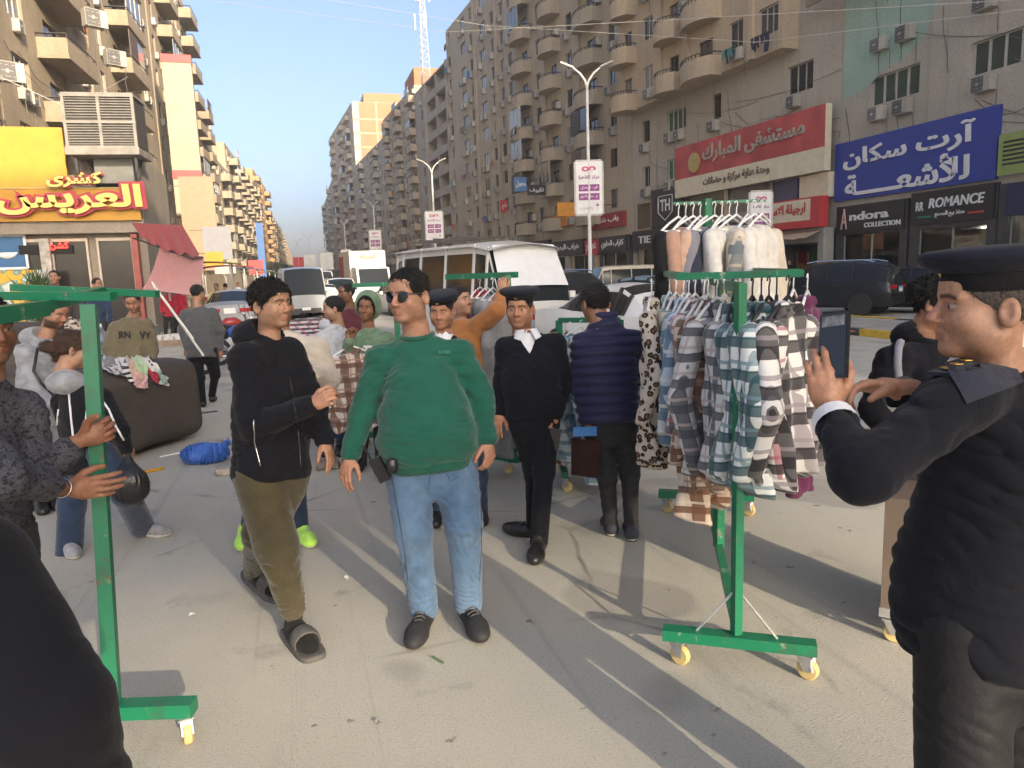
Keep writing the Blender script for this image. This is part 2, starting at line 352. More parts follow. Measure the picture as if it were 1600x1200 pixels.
    def cables(s, A, B, z0, z1, n, seed):
        r_ = random.Random(seed); A = Vector((*A, 0))-Vector((*s.o[:2], 0)); B = Vector((*B, 0))-Vector((*s.o[:2], 0)); u = (B-A); L = u.length; u.normalize(); nn = Vector((u.y, -u.x, 0))
        for k in range(n):
            a = r_.uniform(0, L*.8); ln = r_.uniform(2.5, 9); z = r_.uniform(z0, z1); dz = r_.uniform(-2.5, .4) if k % 3 else r_.uniform(-5, -2); ln = ln if k % 3 else r_.uniform(.1, .8); sag = r_.uniform(.1, .6)
            MB().tube([tuple(A+u*min(L, a+ln*t)+nn*(.06+.05*math.sin(9*t+k))+Vector((0,0,z+dz*t-sag*4*t*(1-t)))) for t in np.linspace(0, 1, 9)], .013, 4).build('cable', M_RAIL if k % 2 else M_ACG, s.root)
    def done(s): s.wall.build('wall', s.wm, s.root); return s.root
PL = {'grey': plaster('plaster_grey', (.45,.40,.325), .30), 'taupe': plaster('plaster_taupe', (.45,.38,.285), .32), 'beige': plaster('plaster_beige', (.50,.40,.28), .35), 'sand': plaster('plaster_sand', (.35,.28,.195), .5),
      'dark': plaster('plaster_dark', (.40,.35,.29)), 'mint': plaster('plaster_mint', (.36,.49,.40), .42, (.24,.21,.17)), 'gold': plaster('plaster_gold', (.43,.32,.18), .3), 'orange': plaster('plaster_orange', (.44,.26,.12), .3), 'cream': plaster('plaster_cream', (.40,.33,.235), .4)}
gb = NG('brick_infill', .9); bt = gb.n.new('ShaderNodeTexBrick'); bt.inputs['Scale'].default_value = 4; bt.inputs['Color1'].default_value = (.42,.16,.07,1); bt.inputs['Color2'].default_value = (.36,.13,.06,1); bt.inputs['Mortar'].default_value = (.36,.28,.2,1)
gb.l.new(gb.coord(rot=(R(90),0,0)), bt.inputs['Vector']); M_BRICK = gb.color(bt.outputs[0])
def RX(Y): return 26+c_of(Y)
def right_block(name, label, Y0, Y1, z1, wm, bays, floors, z0=0, depth_m=14, **kw):
    b = Bld(name, label, (RX(Y0)+2, (Y0+Y1)/2), wm, 'apartment blocks along the far side of the street'); A = (RX(Y1), Y1); B = (RX(Y0), Y0)
    b.face(A, B, z0, z1, floors, bays, **kw)
    b.plain((B[0]+depth_m, B[1]), (A[0]+depth_m, A[1]), 0, z1); b.plain((A[0]+4.2, A[1]), (B[0]+4.2, B[1]), 0, z0+.5); b.plain(B, (B[0]+depth_m, B[1]), 0, z1); b.plain((A[0]+depth_m, A[1]), A, 0, z1); b.roof([A, B, (B[0]+depth_m, B[1]), (A[0]+depth_m, A[1])], z1)
    return b
# ---------------------------------------------------------------- lettering
_AT = {}
for cp in range(0xFE70, 0xFEFD):
    _d = unicodedata.decomposition(chr(cp))
    if _d:
        _p = _d.split(); _AT.setdefault(''.join(chr(int(x_, 16)) for x_ in _p[1:]), {})[_p[0][1:-1]] = chr(cp)
def arabic(s):
    seq = []; i = 0
    while i < len(s):
        if s[i] == 'ل' and s[i:i+2] in _AT: seq.append(s[i:i+2]); i += 2
        else: seq.append(s[i]); i += 1
    dual = lambda c: c == 'ـ' or (c in _AT and 'initial' in _AT[c]); joins = lambda c: c == 'ـ' or (c in _AT and 'final' in _AT[c])
    out = []
    for k, c in enumerate(seq):
        if c not in _AT: out.append(c); continue
        pv = k > 0 and dual(seq[k-1]); nx = k+1 < len(seq) and joins(seq[k+1]) and dual(c)
        f = 'medial' if pv and nx else 'final' if pv else 'initial' if nx else 'isolated'
        out.append(_AT[c].get(f, _AT[c].get('final' if pv else 'isolated', c)))
    return ''.join(reversed(out))
def letters(name, s, m, parent, M, width=None, height=None, bold=.0, ext=.02, ar=False, sx=1.0, shear=0.0):
    """raised lettering; M places the x (right) / y (up) / z (towards the reader) frame, centred on its origin"""
    cu = bpy.data.curves.new('lettering', 'FONT'); cu.body = arabic(s) if ar else s; cu.offset = bold; cu.shear = shear; cu.resolution_u = 3
    t = bpy.data.objects.new('lettering', cu); me = bpy.data.meshes.new_from_object(t); bpy.data.objects.remove(t); bpy.data.curves.remove(cu)
    n = len(me.vertices)
    if n == 0: return None
    co = np.empty(n*3); me.vertices.foreach_get('co', co); co = co.reshape(-1, 3)
    fs = [tuple(p.vertices) for p in me.polygons]; par = list(range(n))
    def find(a):
        while par[a] != a: par[a] = par[par[a]]; a = par[a]
        return a
    for f in fs:
        for a in f[1:]: par[find(a)] = find(f[0])
    ids = {}; isl = np.array([ids.setdefault(find(i_), len(ids)) for i_ in range(n)])
    lo, hi = co.min(0), co.max(0); ctr = (lo+hi)/2; w0, h0 = hi[0]-lo[0], hi[1]-lo[1]
    k = (width/w0 if width else height/h0); ky = (height/h0 if height and width else k)
    co = co-ctr; co[:, 0] *= k*sx; co[:, 1] *= ky; co[:, 2] = ext + (isl % 4)*.002
    ed = {}
    for f in fs:
        for a, b in zip(f, f[1:]+f[:1]): ed[(a, b)] = 1
    bound = [(a, b) for (a, b) in ed if (b, a) not in ed]
    back = co.copy(); back[:, 2] = 0
    mb = MB(); mb.add(list(co)+list(back), fs + [(b, a, a+n, b+n) for a, b in bound])
    M = Matrix(M); mb.v = [tuple(M @ Vector(p)) for p in mb.v]
    return mb.build(name, m, parent)
def frame_at(p, right, up=(0,0,1)):
    r_ = Vector(right).normalized(); u_ = Vector(up); z_ = r_.cross(u_).normalized(); u_ = z_.cross(r_)
    M = Matrix.Identity(4)
    for i in range(3): M[i][0], M[i][1], M[i][2], M[i][3] = r_[i], u_[i], z_[i], p[i]
    return M
def paint(name, c, rough=.5, **kw): return mat('paint_'+name, c, rough, kw.pop('var', .10), kw.pop('scale', 3), **kw)
WHITE = paint('white', (.72,.72,.70)); BLACK = paint('black', (.022,.022,.024), .4); RED = paint('red', (.52,.05,.05)); BLUE = paint('blue', (.028,.055,.30), .45)
YELLOW = paint('yellow', (.50,.25,.012)); PURPLE = paint('purple', (.25,.04,.22)); CREAM = paint('cream', (.70,.62,.45)); MAROON = paint('maroon', (.28,.03,.03)); GOLD = paint('gold', (.45,.34,.12), .4)
# ---------------------------------------------------------------- right hand row of buildings
b = Bld('apartment_block', 'weathered grey block with mint paint patch above the blue scan clinic sign', (32, 22), [PL['grey'], PL['mint']], 'apartment blocks along the far side of the street')
A, B = (26, 31.3), (26, 10)
b.face(A, B, 7.6, 13.6, 2, [(1.3,'n'), (3.6,'W'), (1.4,'n'), (3.6,'W'), (1.2,'n'), (3.6,'W'), (1.2,'n'), (3.2,'W'), (1,'n')], ac=1.0, seed=3)
b.face(A, B, 13.6, 34, 7, [(1,'n'), (2.4,'x'), (2.4,'w'), (2.4,'x'), (2.4,'w'), (2.4,'x'), (2.4,'b'), (1,'n')], ac=.8, seed=4, bk='flat')
b.plain(A, B, 4.3, 7.6); b.plain((40,10), (40,31.3), 0, 34); b.plain((30.2,31.3), (30.2,10), 0, 8); b.plain((40, 31.3), A, 0, 34); b.plain(B, (40, 10), 0, 34); b.roof([A, B, (40,10), (40,31.3)], 34)
# mint patch: a coat of paint 4 mm proud
W_ = lambda y, z, o=0.0: (26-b.o[0]-o, y-b.o[1], z)
poly = [(31.2,9.4), (31.2,14.2), (26.2,14.2), (25.6,12.6), (26.4,10.9), (27.5,10.3), (28.8,10.1), (29.6,9.6)]
b.wall.add([W_(y,z,.004) for y, z in poly], [tuple(range(len(poly)))], 1)
b.cables((26,31.3), (26,12), 7.4, 16, 22, 1); R1 = b.done()
b = Bld('apartment_block', 'grey rendered block with beige balconied floors jutting above the red hospital sign', (32, 41), [PL['grey'], PL['beige']], 'apartment blocks along the far side of the street')
A, B = (RX(51), 51), (26, 31.32)
b.face(A, B, 6.4, 12.6, 2, [(1.0,'n'), (1.8,'w'), (1.3,'n'), (3.0,'W'), (2.0,'n'), (1.6,'w'), (4.8,'n'), (2.6,'x'), (1.5,'n')], ac=1.0, seed=5)
b.plain(A, B, 3.35, 6.4); b.plain((40,31.3), (40,51), 0, 34); b.plain((29.6,51), (29.6,31.3), 0, 8); b.plain((40, 51), A, 0, 34); b.plain(B, (40, 31.32), 0, 34)
u_ = np.array(A)-np.array(B); u_ = u_/np.linalg.norm(u_); n_ = np.array([-u_[1], u_[0]]); n_ = n_ if n_[0] < 0 else -n_
A2, B2 = np.array(A)+n_*1.05, np.array(B)+n_*1.05+u_*3.0
b.face(A2, B2, 12.6, 34.2, 7, [(2.6,'b'), (2.8,'w'), (.5,'p'), (2.6,'b'), (.4,'p'), (3.4,'b'), (2.4,'w'), (.4,'p'), (2.2,'x')], ac=.45, mi=1, lau=.12, seed=6, bk='curve', bd=1.2)
b.plain(B2, tuple(np.array(B)+u_*3.0), 12.6, 34.2, 1); b.plain(tuple(A), A2, 12.6, 34.2, 1); b.wall.add([(*(np.array(p)-b.o[:2]), 12.6) for p in (A2, B2, np.array(B)+u_*3.0, A)], [(0,1,2,3)], 1)
b.plain(tuple(np.array(B)+u_*3.0), B, 12.6, 34.2, 0); b.roof([A, B, (40,31.3), (40,51)], 34.2); b.cables(A, B, 6.8, 12.4, 20, 2); R2 = b.done()
b = right_block('apartment_tower', 'beige tower with stacked curved balconies behind the tall street lamp', 51.05, 73.9, 42, [PL['taupe']], [(2.4,'b'), (1.8,'w'), (.4,'p'), (2.2,'b'), (2.0,'w'), (.5,'p'), (2.6,'b'), (1.8,'w'), (1.0,'n')], 12, z0=5.4, ac=.55, lau=.10, seed=8, bk='curve', bd=1.3); b.plain((RX(73.9),73.9), (RX(51.05),51.05), 4.2, 5.4); b.done()
b = right_block('apartment_tower', 'tall flat fronted grey brown tower with rows of aluminium windows and washing', 73.95, 100, 33, [PL['taupe']], [(1.6,'w'), (1.6,'n'), (3.0,'x'), (1.4,'w'), (.5,'p'), (3.0,'x'), (1.4,'w'), (.4,'p'), (1.6,'w'), (1.6,'w'), (.6,'n')], 10, z0=4.6, ac=.75, lau=.14, seed=9); b.done()
b = right_block('apartment_block', 'grey block with deep dark loggias below the antenna mast', 100.05, 119.5, 29.6, [PL['dark']], [(2.0,'n'), (2.2,'w'), (.8,'p'), (4.2,'r'), (4.2,'r'), (.5,'p')], 9, z0=4.6, ac=.4, seed=10); b.done()
b = right_block('apartment_block', 'brown grey block with a roof shed beyond the antenna mast', 119.55, 146.5, 31.0, [PL['taupe'], M_BRICK], [(1.8,'w'), (1.8,'b'), (1.8,'w'), (.5,'p'), (1.8,'w'), (2.4,'b'), (1.8,'w'), (1.8,'w'), (.5,'p'), (2.2,'b')], 11, z0=4.0, ac=.5, lau=.1, seed=11, bk='flat', bd=1.0)
b.wall.box((RX(122)-b.o[0]+.5, 121-b.o[1], 31.0), (RX(122)-b.o[0]+9, 131-b.o[1], 34), 1); b.done()
b = right_block('apartment_block', 'lower grey block in front of the bare brick tower', 146.55, 184, 28, [PL['grey']], [(1.8,'w'), (1.8,'w'), (2.4,'b'), (1.8,'w'), (1.8,'w'), (2.4,'r'), (1.8,'w'), (1.8,'b'), (1.8,'w'), (1.8,'w')], 11, z0=4.0, ac=.3, seed=12, bk='flat', bd=1.0, depth_m=9); b.done()
b = right_block('apartment_tower', 'tower with a bare orange brick side wall catching the sun', 184.1, 232, 42.5, [PL['grey'], M_BRICK, PL['cream']], [(1.8,'w'), (2.4,'b'), (1.8,'w'), (1.8,'w'), (2.4,'b'), (1.8,'w'), (2.4,'b'), (1.8,'w')], 13, z0=4.0, ac=.2, seed=13, bk='flat', bd=1.0)
B_ = (RX(184.1), 184.0); b.wall.box((B_[0]-b.o[0]+1.6, B_[1]-b.o[1]-.06, 0), (B_[0]-b.o[0]+13.9, B_[1]-b.o[1]-.01, 42.4), 1)
for k in range(13): b.wall.box((B_[0]-b.o[0], B_[1]-b.o[1]-.09, 3.2*k), (B_[0]-b.o[0]+14, B_[1]-b.o[1]-.02, 3.2*k+.35), 2)
for k in (5.4, 10.0): b.wall.box((B_[0]-b.o[0]+k, B_[1]-b.o[1]-.085, 0), (B_[0]-b.o[0]+k+.4, B_[1]-b.o[1]-.015, 42.4), 2)
b.wall.box((B_[0]-b.o[0]+3, B_[1]-b.o[1]+2, 42.5), (B_[0]-b.o[0]+12, B_[1]-b.o[1]+20, 45), 1); b.done()
for Y0, Y1, z1, lab, sd_ in ((233, 262, 31, 'hazy grey block just past the brick tower', 14), (263, 320, 30, 'last hazy grey block closing the far side of the street', 15)):
    right_block('apartment_block', lab, Y0, Y1, z1, [PL['grey']], [(1.8,'w')]*3+[(2.4,'b')]+[(1.8,'w')]*4, 11, z0=4, ac=.1, seed=sd_).done()
# ---------------------------------------------------------------- left hand row
def left_block(name, label, Ya, Yb, z1, wm, bays, floors, X=-13, Xb=None, **kw):
    Xb = X if Xb is None else Xb
    b = Bld(name, label, (X-2, (Ya+Yb)/2), wm, 'apartment blocks along the market side of the street'); A = (X, Ya); B = (Xb, Yb); z0 = kw.pop('z0', 4.2)
    b.face(A, B, z0, z1, floors, bays, **kw)
    if z0: b.plain(A, B, 0, z0)
    b.plain((X-14, Ya), A, 0, z1); b.plain(B, (Xb-14, Yb), 0, z1); b.roof([(X-14,Ya), A, B, (Xb-14,Yb)], z1); return b
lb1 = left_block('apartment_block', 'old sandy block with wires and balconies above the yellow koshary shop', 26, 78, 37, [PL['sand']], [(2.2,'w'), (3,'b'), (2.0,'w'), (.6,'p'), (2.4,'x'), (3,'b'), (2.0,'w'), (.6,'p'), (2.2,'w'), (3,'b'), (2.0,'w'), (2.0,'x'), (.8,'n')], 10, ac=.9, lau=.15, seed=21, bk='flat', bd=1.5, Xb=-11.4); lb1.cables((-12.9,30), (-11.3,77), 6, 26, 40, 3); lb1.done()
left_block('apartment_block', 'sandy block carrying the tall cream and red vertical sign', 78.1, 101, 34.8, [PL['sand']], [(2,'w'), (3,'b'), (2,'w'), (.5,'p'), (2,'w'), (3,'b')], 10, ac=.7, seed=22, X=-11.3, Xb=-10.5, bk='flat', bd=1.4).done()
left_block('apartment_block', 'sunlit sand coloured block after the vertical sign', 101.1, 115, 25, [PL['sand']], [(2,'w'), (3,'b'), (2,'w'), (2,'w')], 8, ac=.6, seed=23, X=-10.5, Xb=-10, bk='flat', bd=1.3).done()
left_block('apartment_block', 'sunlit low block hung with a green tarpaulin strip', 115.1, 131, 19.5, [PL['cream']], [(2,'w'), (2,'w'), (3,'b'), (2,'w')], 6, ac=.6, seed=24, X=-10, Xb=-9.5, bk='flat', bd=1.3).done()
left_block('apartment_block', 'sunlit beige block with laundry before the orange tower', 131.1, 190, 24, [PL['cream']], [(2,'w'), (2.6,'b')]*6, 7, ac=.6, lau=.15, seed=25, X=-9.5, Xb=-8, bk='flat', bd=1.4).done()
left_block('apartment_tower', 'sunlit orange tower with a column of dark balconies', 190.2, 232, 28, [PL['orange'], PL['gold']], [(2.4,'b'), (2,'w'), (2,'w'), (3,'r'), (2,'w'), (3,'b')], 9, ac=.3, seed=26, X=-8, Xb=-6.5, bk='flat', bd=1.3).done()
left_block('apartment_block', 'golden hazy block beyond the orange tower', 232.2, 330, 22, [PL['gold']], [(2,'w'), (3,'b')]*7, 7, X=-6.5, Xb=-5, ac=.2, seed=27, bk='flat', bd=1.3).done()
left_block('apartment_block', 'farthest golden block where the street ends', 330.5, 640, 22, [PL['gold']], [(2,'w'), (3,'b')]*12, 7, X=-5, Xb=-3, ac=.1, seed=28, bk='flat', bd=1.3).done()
# off to the side and behind the photographer: unseen blocks shaped to keep the street in shade, a gap, and an added sun-blocking panel
tag(MB().box((27,-58,0), (33,9.9,25)).build('apartment_block', PL['grey']), 'plain grey block beside the road behind the photographer', 'building')
tag(MB().box((27,-240,0), (33,-127,40)).build('apartment_block', PL['grey']), 'taller plain grey block far behind the photographer', 'building')

M_SHIELD = mat('sunshield_grey', (.55,.53,.50), .9, .2, 2)
sunblk = thing('unseen_sunshield', 'giant roadside billboard on tall steel masts behind the market', 'billboard', (18.4,-60,0), R(8))  # out of view; added so its shadow edge ends the sunlit patch
MB().box((-9.5,-.25,19.3), (8.5,.25,31.6)).build('panel', M_SHIELD, sunblk)
for X in (-6, 6): MB().tube([(X,0,0), (X,0,19.3)], .35, 12).build('mast', M_SHIELD, sunblk)
# ---------------------------------------------------------------- figures: signed-distance shapes meshed by surface nets
F4 = np.float32
def sdf_mesh(fn, lo, hi, h):
    lo = np.asarray(lo, float); hi = np.asarray(hi, float); B = 4
    nb = np.ceil((hi-lo)/(h*B)).astype(int)+1; n = nb*B
    cen = [lo[i]+(np.arange(nb[i])*B+(B-1)/2)*h for i in range(3)]
    C = np.stack(np.meshgrid(*cen, indexing='ij'), -1).reshape(-1, 3).astype(F4)
    dc = fn(C).reshape(nb); act = np.argwhere(np.abs(dc) < h*B*1.75)
    D = np.repeat(np.repeat(np.repeat(np.sign(dc), B, 0), B, 1), B, 2).astype(F4)*9
    if len(act) == 0: return np.zeros((0,3)), np.zeros((0,4), int)
    off = np.stack(np.meshgrid(*[np.arange(B)]*3, indexing='ij'), -1).reshape(-1, 3)
    idx = (act[:, None, :]*B + off[None]).reshape(-1, 3)
    D[idx[:,0], idx[:,1], idx[:,2]] = fn((lo+idx*h).astype(F4))
    S = D < 0; nx, ny, nz = n-1
    cnt = np.zeros((nx, ny, nz), np.int8)
    for i in (0, 1):
        for j in (0, 1):
            for k in (0, 1): cnt += S[i:i+nx, j:j+ny, k:k+nz]
    cells = np.argwhere((cnt > 0) & (cnt < 8)); vid = -np.ones((nx, ny, nz), int); vid[cells[:,0], cells[:,1], cells[:,2]] = np.arange(len(cells))
    acc = np.zeros((len(cells), 3)); num = np.zeros(len(cells)); corners = [(i,j,k) for i in (0,1) for j in (0,1) for k in (0,1)]
    for a in corners:
        for ax in range(3):
            if a[ax]: continue
            b = list(a); b[ax] = 1
            va = D[cells[:,0]+a[0], cells[:,1]+a[1], cells[:,2]+a[2]]; vb = D[cells[:,0]+b[0], cells[:,1]+b[1], cells[:,2]+b[2]]
            m = (va < 0) != (vb < 0); t = np.where(m, va/np.where(m, va-vb, 1), 0)
            p = np.zeros((len(cells), 3)); p[:, 0], p[:, 1], p[:, 2] = a; p[:, ax] += t
            acc += p*m[:, None]; num += m
    V_ = lo + (cells + acc/num[:, None])*h; Q = []
    for ax in range(3):
        o1, o2 = [(1,2), (2,0), (0,1)][ax]; sl_ = [slice(1, n[i]-1) for i in range(3)]; sl_[ax] = slice(0, n[ax]-1)
        s0 = S[tuple(sl_)]; s2 = list(sl_); s2[ax] = slice(1, n[ax]); s1 = S[tuple(s2)]
        e = np.argwhere(s0 != s1)
        if not len(e): continue
        flip = s0[e[:,0], e[:,1], e[:,2]]
        base = e.copy(); base[:, o1] += 1; base[:, o2] += 1
        q = []
        for (u, v) in ((0,0), (1,0), (1,1), (0,1)):
            c = base.copy(); c[:, o1] -= 1-u; c[:, o2] -= 1-v; q.append(vid[c[:,0], c[:,1], c[:,2]])
        q = np.stack(q, 1); q[~flip] = q[~flip][:, ::-1]; Q.append(q)
    Q = np.concatenate(Q) if Q else np.zeros((0,4), int)
    return V_, Q[(Q >= 0).all(1)]
def np_mesh(name, Vv, Q, mats, cols=None, mi=None):
    me = bpy.data.meshes.new(name); n, m = len(Vv), len(Q)
    me.vertices.add(n); me.vertices.foreach_set('co', np.asarray(Vv, F4).ravel()); me.loops.add(m*4); me.loops.foreach_set('vertex_index', Q.astype(np.int32).ravel())
    me.polygons.add(m); me.polygons.foreach_set('loop_start', np.arange(0, m*4, 4, dtype=np.int32)); me.polygons.foreach_set('use_smooth', np.ones(m, bool))
    for q in (mats if isinstance(mats, (list, tuple)) else [mats]): me.materials.append(q)
    if mi is not None: me.polygons.foreach_set('material_index', mi.astype(np.int32))
    me.update(calc_edges=True); me.validate()
    if cols is not None:
        a = me.color_attributes.new('Col', 'FLOAT_COLOR', 'POINT'); c = np.ones((n, 4), F4); c[:, :3] = cols; a.data.foreach_set('color', c.ravel())
    return me
def smin(a, b, k):
    if k <= 0: return np.minimum(a, b)
    h = np.clip(.5+.5*(b-a)/k, 0, 1); return b+(a-b)*h - k*h*(1-h)
def smax(a, b, k): return -smin(-a, -b, k)
def cone(p, a, b, ra, rb):
    a = np.asarray(a, F4); ba = np.asarray(b, F4)-a; pa = p-a; t = np.clip(pa@ba/max(1e-9, ba@ba), 0, 1)
    return np.linalg.norm(pa-t[:, None]*ba, axis=1) - (ra+(rb-ra)*t)
def ell(p, c, r, Rm=None):
    q = p-np.asarray(c, F4)
    if Rm is not None: q = q@np.asarray(Rm, F4)
    r = np.asarray(r, F4); k0 = np.linalg.norm(q/r, axis=1); k1 = np.linalg.norm(q/(r*r), axis=1)
    return k0*(k0-1)/np.maximum(k1, 1e-6)
def wav(p, seed, f, amp):
    r_ = np.random.RandomState(seed); o = np.zeros(len(p), F4)
    for i in range(4): k = r_.normal(size=3)*f; o += np.sin(p@k.astype(F4)+r_.uniform(0, 6.28))
    return o*(amp/2.5)
def folds(p, seed, axis, lam, amp):
    """creases running across AXIS, broken up by a slower wave"""
    r_ = np.random.RandomState(seed); ax = np.asarray(axis, float)+r_.normal(size=3)*.25; ax /= np.linalg.norm(ax)
    w_ = wav(p, seed+5, 9.0, 1.6)+wav(p, seed+6, 19.0, .8); s = np.sin(p@(ax*6.28/lam).astype(F4)+w_*1.6); g_ = .5+.5*np.sin(p@(r_.normal(size=3)*7).astype(F4)+w_)
    return (np.abs(s)**.7-.6)*amp*g_
def loft(p, base, up, right, st, pw=2.4, cut=True):
    """tapered elliptical trunk; st: rows of (height along UP, half width, half depth, forward shift, sideways shift)"""
    fwd = np.cross(up, right); q = p-np.asarray(base, F4); z = q@np.asarray(up, F4); x = q@np.asarray(right, F4); y = q@np.asarray(fwd, F4)
    st = np.array(st, float); zs = st[:, 0]; f = lambda i: np.interp(z, zs, st[:, i]).astype(F4)
    a, b = f(1), f(2); y = y-f(3); x = x-f(4) if st.shape[1] > 4 else x
    k = (np.abs(x/a)**pw+np.abs(y/b)**pw)**(1/pw); d = (k-1)*np.minimum(a, b)
    if cut: d = smax(d, np.maximum(zs[0]-z, z-zs[-1]), .012)
    return d
# ---- head -----------------------------------------------------------
def head_sdf(p, jaw=1.0, nose=1.0):
    q = p.copy(); q[:, 0] = np.abs(q[:, 0])
    d = ell(q, (0,-.012,.032), (.076,.097,.085))
    d = smin(d, ell(q, (0,.020,-.042), (.062*jaw,.072,.077)), .03); d = smin(d, ell(q, (0,.066,-.098), (.026*jaw,.021,.018)), .025)
    d = smin(d, ell(q, (.047*jaw,.004,-.064), (.020,.034,.034)), .03); d = smin(d, ell(q, (.043,.054,-.026), (.023,.026,.024)), .03)
    d = smin(d, ell(q, (0,.062,.045), (.052,.033,.034)), .03)
    d = smin(d, cone(q, (.010,.087,.021), (.047,.071,.020), .009, .008), .014)
    d = smax(d, -ell(q, (.031,.099,-.001), (.019,.021,.012)), .012)
    d = smin(d, ell(q, (.031,.073,-.001), (.0155,.0145,.0125)), .003)
    d = smin(d, cone(q, (.018,.083,.010), (.044,.074,.008), .0048, .004), .004)
    d = smin(d, cone(q, (0,.086,.012), (0,.1085*nose,-.029), .0072, .0115), .010); d = smin(d, ell(q, (.0125,.098,-.035), (.0085,.011,.0075)), .006)
    d = smin(d, cone(q, (0,.0935,-.062), (.021,.084,-.065), .0055, .003), .008); d = smin(d, cone(q, (0,.0915,-.0735), (.017,.084,-.0725), .0062, .004), .008)
    d = smax(d, -cone(q, (0,.0995,-.0675), (.023,.0895,-.0685), .0022, .0012), .003)
    d = smax(d, -cone(q, (0,.107,-.046), (0,.104,-.055), .003, .004), .006)
    ca, sa = math.cos(.35), math.sin(.35); Rm = np.array([[ca,-sa,0], [sa,ca,0], [0,0,1]])
    e = ell(q, (.082,-.016,-.010), (.010,.021,.033), Rm); e = smax(e, -ell(q, (.092,-.009,-.006), (.008,.011,.020), Rm), .006); d = smin(d, e, .006)
    d = smin(d, cone(q, (0,-.022,-.07), (0,-.045,-.20), .054, .060), .025)
    return d
HEADS = {}
def head_base(h):
    if h not in HEADS: HEADS[h] = sdf_mesh(head_sdf, (-.11,-.13,-.215), (.11,.14,.13), h)
    return HEADS[h]
def head_colors(v, skin, brow=(.015,.011,.009), stubble=.25, lips=None, must=0.0, beard=0.0, sleepy=False):
    n = len(v); x = np.abs(v[:, 0]); y = v[:, 1]; z = v[:, 2]; skin = np.array(skin); c = np.tile(skin, (n, 1)).astype(float)
    def blend(m, colr): c[:] = c*(1-m[:, None]) + np.array(colr)*m[:, None]
    sm = lambda d, w_: np.clip(1-d/w_, 0, 1)
    blend(.35*sm(np.linalg.norm((v-[0,0,0])*[1,0,1]-np.array([0,0,-.022]), axis=1)-.03, .02)*(y > .05), skin*[1.12,.88,.85])
    st_ = np.clip(((-.035-z)/.02), 0, 1)*np.clip((.055-np.abs(z+.085))/.02+1, 0, 1)*(y > -.035)*(z > -.125); mouth = sm(np.hypot(x/1.5, z+.068)-.010, .010)*(y > .07)
    blend(stubble*st_*(1-mouth), skin*.32)
    if must: blend(must*np.clip(1-np.abs(z+.0515-.15*x)/.007, 0, 1)*(x < .028)*(y > .08), (.02,.015,.012))
    if beard: blend(beard*st_*(1-mouth)*(z < -.05), (.02,.016,.013))
    blend(.75*sm(np.hypot(np.maximum(x-.012, 0)*1.0, (z+.0675)*1.35)-.009, .005)*(y > .083), lips if lips is not None else skin*[.78,.52,.50])
    bz = .0205+.11*np.minimum(x-.012, .022)-.35*np.maximum(x-.036, 0); blend(.92*np.clip(1.4-np.abs(z-bz)/.0052, 0, 1)*(x > .009)*(x < .052)*(y > .05), brow)
    ed = np.linalg.norm(np.stack([x-.031, y-.073, z+.001], 1)/[.0155,.0145,.0125], axis=1); ey = (ed < 1.06)*(np.abs(z+.0015) < (.0042 if not sleepy else .0024))*(y > .074)
    blend(ey*1.0, skin*.25+np.array((.25,.235,.22))); blend(ey*(np.abs(x-.031) < .0052)*1.0, (.03,.018,.012)); blend(.8*np.clip(1-np.abs(z-.0062)/.0028, 0, 1)*(ed < 1.35)*(y > .07), skin*.28)
    return c
g = NG('skin', .52); at_ = g.n.new('ShaderNodeAttribute'); at_.attribute_name = 'Col'; nz = g.noise(g.coord(), 90, 3)
g.b.inputs['Subsurface Weight'].default_value = .12; g.b.inputs['Subsurface Radius'].default_value = (.012,.005,.003); g.b.inputs['Subsurface Scale'].default_value = .6; g.bump(g.noise(g.coord(), 420, 2), .12, .002)
M_SKIN = g.color(g.mix(1.0, at_.outputs['Color'], g.ramp(nz, [(.3, (.84,.82,.80)), (.7, (1.10,1.07,1.05))]), 'MULTIPLY')) if False else g.color(g.mix(1.0, g.mix(1.0, at_.outputs['Color'], g.ramp(nz, [(.3, (.84,.82,.80)), (.7, (1.10,1.08,1.06))]), 'MULTIPLY'), g.ramp(g.noise(g.coord(), 28, 4), [(.35, (.90,.84,.80)), (.65, (1.10,1.04,1.02))]), 'MULTIPLY'))
M_HAIR = mat('hair_black', (.010,.009,.008), .55, .5, 60, .9, 240, stretch=(1,1,.4)); M_HAIRB = mat('hair_brown', (.055,.028,.016), .5, .5, 40, .8, 160, stretch=(1,1,.4)); M_HAIRG = mat('hair_grey', (.07,.055,.045), .6, .4, 60, .6, 260)
def rot_head(face, pitch=0.0, tilt=0.0):
    """columns: right, forward, up of the head in the world"""
    f = np.array([face[0], face[1], 0.0]); f /= np.linalg.norm(f); r_ = np.array([f[1], -f[0], 0.0]); u_ = np.array([0, 0, 1.0])
    f2 = f*math.cos(pitch)+u_*math.sin(pitch); u2 = np.cross(r_, f2); r2 = r_*math.cos(tilt)+u2*math.sin(tilt); u3 = np.cross(r2, f2); return np.stack([r2, f2, u3], 1)
